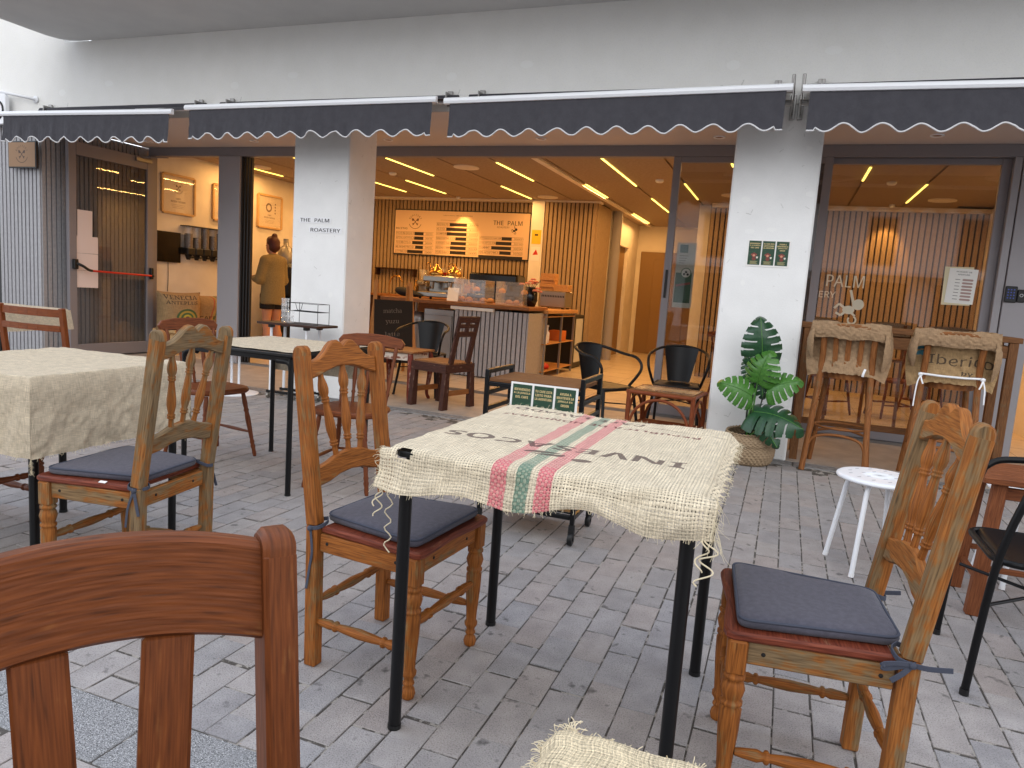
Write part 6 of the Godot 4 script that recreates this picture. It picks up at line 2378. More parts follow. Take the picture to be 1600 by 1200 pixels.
func build_counter() -> void:
	var o := thing("bar_counter", "shop counter with grey slatted front and thick wooden top", "counter", Vector3(-4.1, 0, -9.1))
	# world x -5.25..-3.1, front z -8.8
	var st := mb()
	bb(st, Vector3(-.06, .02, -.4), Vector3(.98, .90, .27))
	part("body", st, M.slat_backing, o)
	st = mb()
	bb(st, Vector3(.98, .012, -.4), Vector3(1.0, .90, .292), .002)
	part("end_panel", st, M.grey_slat, o)
	slat_wall(o, Vector3(-.06, 0, .27), Vector3(.98, 0, .27), .015, .90, .062, .048, .022, Vector3(0, 0, 1), M.grey_slat, "front_slats")
	st = mb()
	bb(st, Vector3(-1.17, .935, -.42), Vector3(1.02, .985, .36), .008)
	part("counter_top", st, M.top_wood, o)
	st = mb()
	bb(st, Vector3(-.55, .05, -.35), Vector3(-.10, .86, .22), .006)
	bb(st, Vector3(-.54, .2, .2205), Vector3(-.12, .78, .235), .004)
	part("under_fridge", st, M.steel_dull, o)
	st = mb()
	tube(st, [Vector3(-.95, .003, .25), Vector3(-.95, .935, .25)], .025, 12)
	tube(st, [Vector3(-.95, .003, -.3), Vector3(-.95, .935, -.3)], .025, 12)
	part("leg", st, M.steel, o)
	st = mb()
	bb(st, Vector3(-.1, .885, .29), Vector3(.52, .925, .34), .003)
	part("drawer_ledge", st, M.inner_white, o)
	st = mb()
	lathe(st, xfm(Vector3(-.72, .0, .05)), [[0, .001], [0, .12], [.7, .12], [.72, .1], [.8, .1], [.8, .001]], 20)
	part("steel_bin", st, M.steel_dull, o)
	# side rack
	o = thing("side_rack", "steel framed shelf rack with an oak top at the counter end", "shelf", Vector3(-3.32, 0, -10.1))
	st = mb()
	bb(st, Vector3(-.28, .90, -.75), Vector3(.3, .95, .72), .006)
	part("rack_top", st, M.oak, o)
	for z in [.68, -.05, -.7]:
		for x in [-.24, .26]:
			st = mb()
			bar(st, Vector3(x, .003, z), Vector3(x, .90, z), .03, .03)
			part("upright", st, M.steel_dull, o)
	for y in [.86, .48, .10]:
		st = mb()
		bb(st, Vector3(-.25, y - .012, -.72), Vector3(.275, y, .70), .003)
		part("shelf", st, M.oak, o)
	# what stands on the rack
	var small := func(called: String, label: String, cat: String, at: Vector3, prof: Array, m: Material, sides := 16) -> Node3D:
		var t := thing(called, label, cat, at)
		var s := mb()
		lathe(s, xfm(Vector3.ZERO), [[0, .0005]] + prof + [[prof[-1][0], .0005]], sides)
		part("body", s, m, t)
		return t
	small.call("spray_bottle", "white plastic bottle on the rack shelf at the counter end", "bottle", Vector3(-3.14, .4805, -9.75), [[0, .035], [.14, .035], [.17, .014], [.22, .012], [.225, .02], [.25, .02]], M.white_paint)
	small.call("red_bag", "red rounded bundle on the bottom shelf of the rack", "bundle", Vector3(-3.2, .1005, -9.8), [[0, .09], [.03, .11], [.07, .09], [.09, .03]], M.red)
	o = thing("price_card", "small white card printed with a cup on the rack shelf", "card", Vector3(-3.08, .4805, -9.5), deg_to_rad(70))
	st = mb()
	bb(st, Vector3(-.045, 0, -.001), Vector3(.045, .13, .001))
	part("card", st, M.paper, o)
	o = thing("orange_box", "orange cardboard box on the rack shelf", "box", Vector3(-3.2, .4805, -10.45))
	st = mb()
	bb(st, Vector3(-.1, 0, -.12), Vector3(.1, .15, .12), .003)
	part("carton", st, M.orange_card, o)
	# oven and box stack
	o = thing("toaster_oven", "steel perforated toaster oven on the oak rack top", "oven", Vector3(-3.3, .951, -10.55))
	st = mb()
	bb(st, Vector3(-.2, .02, -.18), Vector3(.2, .26, .18), .012)
	part("case", st, M.steel, o)
	st = mb()
	for i in 14: bb(st, Vector3(-.17 + i * .026, .17, .1802), Vector3(-.155 + i * .026, .2, .1808))
	part("vents", st, M.dark_gap, o)
	st = mb()
	for i in 4: bb(st, Vector3(-.18 + (i % 2) * .32, 0, -.15 + (i / 2) * .26), Vector3(-.14 + (i % 2) * .32, .02, -.11 + (i / 2) * .26))
	part("foot", st, M.black_plastic, o)
	for k in 7:
		var b := thing("takeaway_box", "flat kraft cardboard box in the pile against the slatted wall", "box", Vector3(-3.42 + (.0 if k < 5 else .22), 1.2125 + (k if k < 5 else k - 5) * .052, -10.55 + .02 * (k % 2)), .05 * (k % 3), "kraft boxes piled on the oven")
		st = mb()
		bb(st, Vector3(-.11, 0, -.12), Vector3(.11, .05, .12), .003)
		part("carton", st, M.oak, b)
	# fridge behind
	o = thing("drinks_fridge", "black drinks fridge beside the slatted return wall", "fridge", Vector3(-3.42, 0, -11.35))
	st = mb()
	bb(st, Vector3(-.3, .02, -.3), Vector3(.3, .86, .3), .01)
	bb(st, Vector3(-.28, 0, -.28), Vector3(.28, .02, .28))
	part("cabinet", st, M.black_plastic, o)
	st = mb()
	bb(st, Vector3(.301, .1, -.2), Vector3(.304, .8, .2), .001)
	part("lit_door", st, M.cold_glass, o)
	# things on the counter
	o = thing("coffee_bag", "dark slumped bag lying on the counter end", "bag", Vector3(-4.95, .9855, -8.98))
	st = mb()
	sheet(st, 18, 14, func(u, v):
		var a: float = u * TAU; var b: float = v * PI
		var w := sin(b)
		return Vector3(-cos(b) * .22, maxf(.0, .065 - .03 * -cos(b) + sin(a) * w * (.085 - .03 * (1 - cos(b)))), cos(a) * w * .13))
	part("cloth", st, M.dark_cloth, o)
	# lever espresso machine
	o = thing("espresso_machine", "polished steel espresso machine with two brass domes on the counter", "coffee machine", Vector3(-4.55, .9855, -9.2))
	st = mb()
	bb(st, Vector3(-.3, .03, -.2), Vector3(.3, .10, .2), .012)
	bb(st, Vector3(-.27, .24, -.2), Vector3(.27, .33, .1), .015)
	bb(st, Vector3(-.25, .10, -.18), Vector3(.25, .24, -.08), .006)
	part("body", st, M.steel, o)
	for s in [-1.0, 1.0]:
		st = mb()
		lathe(st, xfm(Vector3(s * .14, .33, -.06)), [[0, .1], [.02, .11], [.06, .10], [.10, .07], [.13, .03], [.16, .02], [.17, .001]], 20)
		part("boiler_dome", st, M.brass, o)
		st = mb()
		lathe(st, xfm(Vector3(s * .14, .14, .06)), [[0, .03], [.03, .035], [.10, .035]], 16)
		tube(st, [Vector3(s * .14, .17, .08), Vector3(s * .15, .15, .24)], [.012, .016], 10)
		part("group_head", st, M.steel, o)
		st = mb()
		tube(st, smooth([Vector3(s * .2, .33, .08), Vector3(s * .22, .45, .1), Vector3(s * .17, .5, .12), Vector3(s * .13, .44, .14)]), .009, 8)
		part("steam_pipe", st, M.brass, o)
	st = mb()
	for q in [[-.26, .16], [.26, .16], [-.26, -.16], [.26, -.16]]: lathe(st, xfm(Vector3(q[0], 0, q[1])), [[0, .02], [.03, .015]], 10)
	part("foot", st, M.black_plastic, o)
	for k in 6:
		var c := thing("espresso_cup", "small cup standing on the espresso machine", "cup", Vector3(-4.74 + k * .075, .9855 + .33, -9.32), 0, "cups on the espresso machine")
		st = mb()
		lathe(st, xfm(Vector3.ZERO), [[0, .0005], [0, .02], [.05, .033], [.05, .03], [.01, .018], [.01, .001]], 14)
		part("body", st, M.white_paint if k % 2 else M.red, c)
	# glass display cases
	for q in [[-4.0, .46, "larger glass pastry case on the counter beside the paper card"], [-3.42, .38, "smaller glass pastry case on the counter end by the oak rack"]]:
		o = thing("pastry_case", q[2], "display case", Vector3(q[0], .9855, -9.05))
		var hw: float = q[1] * .5
		for e in [[Vector3(-hw, 0, .158), Vector3(hw, .30, .162)], [Vector3(-hw, .30, -.16), Vector3(hw, .304, .162)], [Vector3(-hw, .15, -.15), Vector3(hw, .154, .15)], [Vector3(-hw - .004, 0, -.16), Vector3(-hw, .304, .162)], [Vector3(hw, 0, -.16), Vector3(hw + .004, .304, .162)]]:
			st = mb()
			bb(st, e[0], e[1])
			part("glass_panel", st, M.clear, o)
		st = mb()
		bb(st, Vector3(-hw, 0, -.158), Vector3(hw, .012, .156), .002)
		part("tray", st, M.oak, o)
	for k in 9:
		var up := k % 3 == 2
		var c := thing("pastry", "golden baked pastry inside a glass case on the counter", "pastry", Vector3(-4.17 + k * .105 + (.06 if k > 4 else 0.0), .9855 + (.1545 if up else .0125), -9.05), .4 * k, "pastries in the glass cases")
		st = mb()
		lathe(st, xfm(Vector3.ZERO), [[0, .001], [0, .04], [.02, .05], [.045, .04], [.06, .015], [.06, .001]], 12)
		part("bun", st, M.crust, c)
	o = thing("menu_card", "pale folded menu card standing on the counter front edge", "card", Vector3(-4.22, .9855, -8.86), .3)
	st = mb()
	box(st, xfm(Vector3(0, .09, 0), Vector3(-.5, 0, 0)), Vector3(.15, .2, .002), 0)
	box(st, xfm(Vector3(0, .09, -.095), Vector3(.5, 0, 0)), Vector3(.15, .2, .002), 0)
	part("card", st, M.paper, o)
	# black espresso machine on the back counter, and what stands beside it
	o = thing("back_counter", "dark back counter below the menu board", "counter", Vector3(-5.2, 0, -11.8))
	st = mb()
	bb(st, Vector3(-2.0, 0, -.3), Vector3(.9, .92, .28))
	part("cabinet", st, M.dark_wood2, o)
	st = mb()
	bb(st, Vector3(-2.02, .92, -.32), Vector3(.92, .96, .32), .006)
	part("worktop", st, M.top_wood, o)
	o = thing("coffee_machine", "wide black espresso machine on the back counter", "coffee machine", Vector3(-4.75, .9605, -11.7))
	st = mb()
	bb(st, Vector3(-.45, .04, -.2), Vector3(.45, .12, .24), .015)
	bb(st, Vector3(-.45, .3, -.22), Vector3(.45, .48, .2), .03)
	bb(st, Vector3(-.42, .12, -.2), Vector3(.42, .3, -.05), .005)
	part("body", st, M.wet_black, o)
	st = mb()
	for i in 2:
		lathe(st, xfm(Vector3(-.2 + i * .4, .2, .1)), [[0, .03], [.04, .04], [.10, .04]], 14)
		tube(st, [Vector3(-.2 + i * .4, .23, .12), Vector3(-.2 + i * .4, .22, .3)], .014, 8)
	for q in [[-.4, .2], [.4, .2], [-.4, -.16], [.4, -.16]]: lathe(st, xfm(Vector3(q[0], 0, q[1])), [[0, .025], [.04, .02]], 10)
	part("fitting", st, M.steel, o)
	for k in 3:
		o = thing("coffee_grinder", ["steel coffee grinder with a clear hopper beside the black machine", "brass trimmed coffee grinder with a tall hopper", "short grey coffee grinder beside the tap"][k], "grinder", Vector3(-5.55 - k * .33, .9605, -11.75))
		st = mb()
		bb(st, Vector3(-.09, 0, -.12), Vector3(.09, .05, .14), .01)
		bb(st, Vector3(-.08, .05, -.12), Vector3(.08, .34 - k * .04, .02), .02)
		bb(st, Vector3(-.07, .28 - k * .04, .02), Vector3(.07, .36 - k * .04, .12), .02)
		part("body", st, [M.steel, M.brass, M.steel_dull][k], o)
		st = mb()
		lathe(st, xfm(Vector3(0, .36 - k * .04, -.02)), [[0, .03], [.03, .05], [.2, .09], [.2, .085], [.03, .045]], 18)
		part("hopper", st, M.clear, o)
	for k in 7:
		o = thing("syrup_bottle", "dark glass syrup bottle in the row on the back counter", "bottle", Vector3(-6.45 + k * .085, .9605, -11.93), 0.0, "syrup bottles on the back counter")
		st = mb()
		lathe(st, xfm(Vector3.ZERO), [[0, .0005], [0, .034], [.17, .034], [.2, .016], [.26, .014], [.262, .02], [.285, .02], [.285, .0005]], 12)
		part("bottle_glass", st, M.wet_black if k % 3 else M.brass, o)
	for k in 3:
		o = thing("paper_bag", ["tall folded paper bag beside the black machine", "short folded paper bag beside the black machine", "white folded paper bag near the pilaster"][k], "bag", Vector3(-5.4 + k * .62 + (.4 if k else 0.0), .9605, -11.95))
		st = mb()
		bb(st, Vector3(-.07, 0, -.045), Vector3(.07, .2 - .03 * k, .045), .006)
		box(st, xfm(Vector3(0, .225 - .03 * k, 0), Vector3(.25, 0, 0)), Vector3(.135, .06, .02), .003)
		part("bag_paper", st, M.paper if k == 2 else M.oak, o)
	o = thing("kettle_shelf", "dark wall shelf with cups on the slatted wall", "shelf", Vector3(-7.0, 1.42, -12.21))
	st = mb()
	bb(st, Vector3(-.42, 0, 0), Vector3(.42, .025, .16), .003)
	for s in [-.4, .4]: bb(st, Vector3(s - .012, -.12, .0), Vector3(s + .012, 0, .14), .002)
	part("board", st, M.dark_wood2, o)
	o = thing("basin_tap", "tall arched brass tap on the back counter", "tap", Vector3(-6.75, .9605, -11.75))
	st = mb()
	tube(st, smooth([Vector3(-.15, 0, 0), Vector3(-.15, .2, 0), Vector3(-.08, .32, 0), Vector3(.05, .32, 0), Vector3(.12, .22, 0)]), .013, 8)
	part("spout", st, M.brass, o)
	# flowers in a dark vase
	o = thing("flower_vase", "dark round vase of pink flowers on the counter end", "flowers", Vector3(-3.22, .9855, -9.15))
	st = mb()
	lathe(st, xfm(Vector3.ZERO), [[0, .0005], [0, .07], [.08, .1], [.18, .095], [.24, .06], [.26, .065]], 18)
	part("vase", st, M.wet_black, o)
	rng.seed = 9
	for k in 9:
		st = mb()
		var p := Vector3(rng.randf_range(-.13, .13), rng.randf_range(.2, .38), rng.randf_range(-.05, .13))
		for j in 5:
			var a := TAU * j / 5
			lathe(st, xfm(p + Vector3(cos(a) * .022, 0, sin(a) * .022), Vector3(sin(a) * .6, 0, -cos(a) * .6)), [[-.012, .003], [0, .02], [.01, .012], [.014, .001]], 7)
		part("bloom", st, M.bloom, o)
	st = mb()
	for k in 12: tube(st, [Vector3(0, .2, 0), Vector3(rng.randf_range(-.14, .14), rng.randf_range(.25, .36), rng.randf_range(-.1, .12))], .004, 5)
	part("stems", st, M.stem, o)

func framed_print(label: String, z: float, kind: int) -> void:
	var o := thing("framed_print", label, "picture", Vector3(-8.198, 2.19, z), deg_to_rad(90), "framed prints on the cream wall")
	var w := .58; var h := .52
	var st := mb()
	for s in [-1.0, 1.0]:
		bb(st, Vector3(s * w * .5 - .016, -h * .5, .0), Vector3(s * w * .5 + .016, h * .5, .035), .003)
		bb(st, Vector3(-w * .5 + .016, s * h * .5 - .016, .0), Vector3(w * .5 - .016, s * h * .5 + .016, .0345), .003)
	part("frame", st, M.pale_wood, o)
	var im := canvas(400, 360, srgb(226, 212, 190))
	var ink := srgb(92, 66, 48)
	if kind == 2:
		print_ring(im, Vector2(185, 130), 44, 20, ink)
		for i in 4: print_poly(im, disc(10, 11, Vector2(300, 80 + i * 36)), ink)
	else: print_stamp(im, Vector2(200, 110), 58, ink)
	print_text(im, "CAFE", Vector2(200, 220), 18, ink, 60, 0, "Droid Sans", true)
	print_text(im, "RECIEN TOSTADO", Vector2(200, 250), 18, ink, 190, 0, "Droid Sans", true)
	for i in 3: print_line(im, Vector2(110 + i * 8, 282 + i * 16), Vector2(290 - i * 8, 282 + i * 16), 3, srgb(150, 124, 100))
	st = mb()
	printed_sheet(st, xfm(Vector3(0, 0, .012)), w - .03, h - .03)
	part("print", st, print_mat(im, .6), o)
	st = mb()
	bb(st, Vector3(-w * .5 + .016, -h * .5 + .016, .024), Vector3(w * .5 - .016, h * .5 - .016, .026))
	part("glazing", st, M.glass, o)

func sack_pillow(called: String, label: String, at: Vector3, size: Vector3, turn: float, m: Material, seed_: int) -> void:
	var o := thing(called, label, "sack", at, turn, "coffee sacks stacked by the cream wall")
	var n := FastNoiseLite.new()
	n.seed = seed_
	n.frequency = 3
	for face in [1.0, -1.0]:
		var st := mb()
		sheet(st, 24, 20, func(u, v):
			var a := lerpf(-1, 1, u); var b := lerpf(-1, 1, v)
			var k := pow(maxf(0.0, (1 - pow(absf(a), 3.0)) * (1 - pow(absf(b), 3.0))), .45)
			return Vector3(a * size.x * .5 * (1 + .06 * b * b * absf(a)), -b * size.y * .5 * (1 + .08 * a * a), face * (k * size.z * .5 + .012 * n.get_noise_2d(a * 1.5, b * 1.5) * k)))
		part("front" if face > 0 else "rear", st, m if face > 0 else M.sack, o)

func sack_label(kind: int) -> StandardMaterial3D:
	var im := canvas(512, 512, Color(0, 0, 0, 1))
	if kind == 0:
		print_text(im, "VENECIA", Vector2(240, 60), 54, Color(1, 0, 0), 400, 0, "Droid Serif", true)
		print_text(im, "ANTEPLUS", Vector2(250, 130), 46, Color(1, 0, 0), 380, 0, "Droid Serif", true)
	elif kind == 1:
		print_text(im, "CAFE DE C", Vector2(270, 330), 50, Color(1, 0, 0), 400, 0, "Droid Sans", true)
		print_text(im, "VALLE", Vector2(360, 250), 30, Color(1, 0, 0), 150, 0, "Droid Sans", true)
	else:
		print_text(im, "Iberico", Vector2(300, 285), 100, Color(1, 0, 0), 350)
		print_text(im, "by B", Vector2(370, 410), 56, Color(1, 0, 0), 120, 0, "Droid Sans", true)
	var paint := func(u: float, v: float, c: Color, hi: float, over: bool) -> Color:
		var p := im.get_pixel(clampi(int(u * 511), 0, 511), clampi(int(v * 511), 0, 511))
		if p.r > .5: c = c.lerp(Color(.16, .13, .12), .85 - .4 * hi)
		if kind == 0:
			var d := Vector2((u - .6) / .26, (v - .66) / .25).length()
			if d < 1.0: c = c.lerp([srgb(20, 40, 60), srgb(206, 190, 60), srgb(40, 96, 60), srgb(180, 160, 60), srgb(36, 84, 50)][mini(int(d * 5), 4)], .85 - .3 * hi)
		elif kind == 1:
			for q in [[.55, srgb(180, 60, 40)], [.60, srgb(190, 150, 50)], [.65, srgb(60, 120, 60)]]:
				if absf(u + v * .25 - q[0]) < .015: c = c.lerp(q[1], .7 - .3 * hi)
		else:
			if Vector2((u - .16) / .08, (v - .40) / .1).length() < 1.0 and absf(v - .40) > .012: c = c.lerp(srgb(50, 130, 160), .8)
		return c
	return weave_mat(460 + kind, 90, srgb(176, 144, 102), 0.0, 512, 512, paint)

func build_inside_things() -> void:
	var o := thing("menu_board", "long lit menu board with dark framed rows on the slatted back wall", "menu board", Vector3(-5.74, 2.13, -12.2))
	var st := mb()
	bb(st, Vector3(-1.37, -.42, -.012), Vector3(1.37, .42, .02), .004)
	part("panel", st, M.frame_dark, o)
	st = mb()
	printed_sheet(st, xfm(Vector3(0, 0, .021)), 2.70, .80)
	part("menu_print", st, print_mat(menu_image(), .6), o)
	for q in [[2.12, "yellow camera notice on the white pilaster", 0], [1.83, "white sheet with a red mark on the white pilaster", 1]]:
		o = thing("wall_notice", q[1], "notice", Vector3(-4.185, q[0], -11.9885))
		st = mb()
		bb(st, Vector3(-.085, -.12, 0), Vector3(.085, .12, .002))
		part("sheet", st, M.yellow_sign if q[2] == 0 else M.paper, o)
		st = mb()
		if q[2] == 0: bb(st, Vector3(-.03, .02, .0024), Vector3(.03, .05, .003))
		else: slab(st, Transform3D(Basis(), Vector3(0, .02, .0026)), PackedVector2Array([Vector2(-.05, -.04), Vector2(.05, -.03), Vector2(.01, .06)]), .0008, .0002)
		part("mark", st, M.frame_dark if q[2] == 0 else M.red, o)
	framed_print("framed print of the roaster's stamp above the black screen", -8.04, 0)
	framed_print("framed print of the roaster's stamp above the bean dispensers", -8.99, 1)
	framed_print("framed print of a cup and beans above the person", -9.97, 2)
	o = thing("wall_screen", "small black screen on the cream wall above the sacks", "screen", Vector3(-8.198, 1.455, -7.845), deg_to_rad(90))
	st = mb()
	bb(st, Vector3(-.21, -.21, .02), Vector3(.21, .21, .055), .006)
	bb(st, Vector3(-.06, -.06, 0), Vector3(.06, .06, .02))
	part("panel", st, M.wet_black, o)
	st = mb()
	tube(st, smooth([Vector3(.02, -.2, .012), Vector3(.03, -.4, .008), Vector3(.02, -.62, .008)]), .004, 6)
	part("cable", st, M.black_plastic, o)
	for k in 7:
		o = thing("bean_dispenser", "clear tube of coffee beans with a black spout on the cream wall", "dispenser", Vector3(-8.198, 1.37, -8.16 - k * .155), deg_to_rad(90), "bean dispensers on the cream wall")
		st = mb()
		lathe(st, xfm(Vector3(0, .1, .085)), [[0, .06], [.30, .06]], 18)
		part("tube", st, M.clear, o)
		st = mb()
		lathe(st, xfm(Vector3(0, .1, .085)), [[0, .0005], [0, .056], [.1 + .05 * (k % 3) + (.1 if k != 1 else 0.0), .056], [.1 + .05 * (k % 3) + (.1 if k != 1 else 0.0), .0005]], 16)
		part("beans", st, M.beans, o)
		st = mb()
		bb(st, Vector3(-.072, .0, .0), Vector3(.072, .1, .15), .01)
		lathe(st, xfm(Vector3(0, -.07, .085)), [[0, .025], [.07, .05]], 14)
		bb(st, Vector3(-.075, .40, .0), Vector3(.075, .412, .16), .003)
		bb(st, Vector3(-.03, -.045, .13), Vector3(.03, -.02, .17), .004)
		part("spout_block", st, M.black_plastic, o)
	M.sack_a = sack_label(0)
	M.sack_b = sack_label(1)
	# low bench with sacks
	o = thing("sack_bench", "low pale wooden bench under the coffee sacks", "bench", Vector3(-7.9, 0, -8.1))
	st = mb()
	bb(st, Vector3(-.27, .3, -.65), Vector3(.27, .34, .65), .004)
	part("bench_top", st, M.pale_wood, o)
	for s in [-.58, .58]:
		st = mb()
		bb(st, Vector3(-.25, 0, s - .02), Vector3(.25, .3, s + .02), .003)
		part("bench_end", st, M.pale_wood, o)
	sack_pillow("coffee_sack", "full coffee sack printed with a round green and yellow emblem", Vector3(-7.74, .59, -7.62), Vector3(.54, .5, .40), deg_to_rad(64), M.sack_a, 3)
	sack_pillow("coffee_sack", "full coffee sack with coloured stripes lettered for its origin", Vector3(-7.82, .57, -8.22), Vector3(.64, .46, .40), deg_to_rad(78), M.sack_b, 4)
	# blackboard on an easel
	o = thing("chalk_easel", "wooden easel with a dark chalkboard and pale handwriting", "chalkboard", Vector3(-4.72, 0, -8.15), deg_to_rad(44))
	for s in [-1.0, 1.0]:
		st = mb()
		bar(st, Vector3(s * .3, 0, .14), Vector3(s * .22, 1.2, -.03), .045, .03)
		part("front_leg", st, M.pale_wood2, o)
		st = mb()
		bar(st, Vector3(s * .26, 0, -.34), Vector3(s * .2, 1.16, -.05), .04, .025)
		part("rear_leg", st, M.pale_wood2, o)
	var bt := Transform3D(Basis(Vector3.RIGHT, -.14), Vector3(0, .56, .08))
	st = mb()
	box(st, bt, Vector3(.5, .8, .02), .003)
	part("board", st, M.chalk, o)
	var im := canvas(300, 460, srgb(30, 27, 26))
	for q in [["matcha", 70, 150], ["yuzu", 160, 110], ["latte", 250, 120], ["4.50", 340, 90]]: print_text(im, q[0], Vector2(140, q[1]), 34, srgb(112, 106, 100), q[2], -.06, "Droid Serif")
	st = mb()
	printed_sheet(st, bt * xfm(Vector3(0, 0, .0106)), .48, .76)
	part("chalk_writing", st, print_mat(im, .9), o)
	# seats inside, seen through the panes
	windsor_chair("red brown turned chair inside behind the sliding glass", Vector3(-.55, 0, -9.1), deg_to_rad(130))
	o = thing("inner_table", "round brown table inside behind the sliding glass", "table", Vector3(-.25, 0, -9.55))
	st = mb()
	lathe(st, xfm(Vector3(0, .72, 0)), [[0, .001], [0, .32], [.025, .33], [.028, .001]], 28)
	part("table_top", st, M.bar_wood, o)
	st = mb()
	lathe(st, xfm(Vector3.ZERO), [[0, .001], [0, .24], [.02, .22], [.04, .03], [.72, .03]], 20)
	part("pedestal", st, M.black_metal, o)
	for q in [[.55, -9.3, 2.3], [1.25, -9.5, -1.2], [1.7, -10.3, 1.0]]:
		windsor_chair("red brown turned chair in the room behind the bar stool window", Vector3(q[0], 0, q[1]), q[2])
	for x in [.3, .95, 1.5]:
		o = thing("inner_sack", "orange lit burlap sack slung over a seat behind the window", "sack", Vector3(x, .86, -7.95), 0.0, "sacks over the seats behind the window")
		st = mb()
		sheet(st, 20, 8, func(u, v):
			var a := lerpf(-1, 1, u)
			return Vector3(a * .2, .27 - .02 * a * a - v * .22, -.05 + .1 * v * v - .03 * a * a), .4, .3)
		part("cloth", st, M.sack, o)
		st = mb()
		for s in [-1.0, 1.0]: tube(st, [Vector3(s * .16, -.86, -.02), Vector3(s * .15, .25, -.06)], .016, 8)
		bar(st, Vector3(-.16, -.1, -.05), Vector3(.16, -.1, -.05), .03, .2, Vector3.UP)
		part("seat_posts", st, M.bent_wood, o)
	# dark roasting equipment behind the person
	o = thing("coffee_roaster", "dark coffee roaster with a domed drum behind the person", "roaster", Vector3(-7.55, 0, -9.9), deg_to_rad(60))
	st = mb()
	bb(st, Vector3(-.45, .0, -.3), Vector3(.45, .8, .3), .02)
	bb(st, Vector3(-.3, .8, -.28), Vector3(.4, 1.35, .28), .05)
	part("housing", st, M.black_metal, o)
	st = mb()
	lathe(st, xfm(Vector3(-.2, 1.35, 0)), [[0, .12], [.1, .14], [.25, .1], [.3, .04], [.4, .04]], 18)
	lathe(st, Transform3D(Basis(Vector3.RIGHT, Vector3(0, 0, 1), Vector3(0, -1, 0)), Vector3(.05, 1.05, .28)), [[0, .22], [.06, .22], [.07, .2], [.07, .001]], 24)
	part("drum", st, M.steel_dull, o)
	st = mb()
	lathe(st, xfm(Vector3(.15, .7, .48)), [[0, .1], [.0, .24], [.14, .25], [.14, .24], [.02, .22]], 22)
	part("cooling_tray", st, M.brass, o)

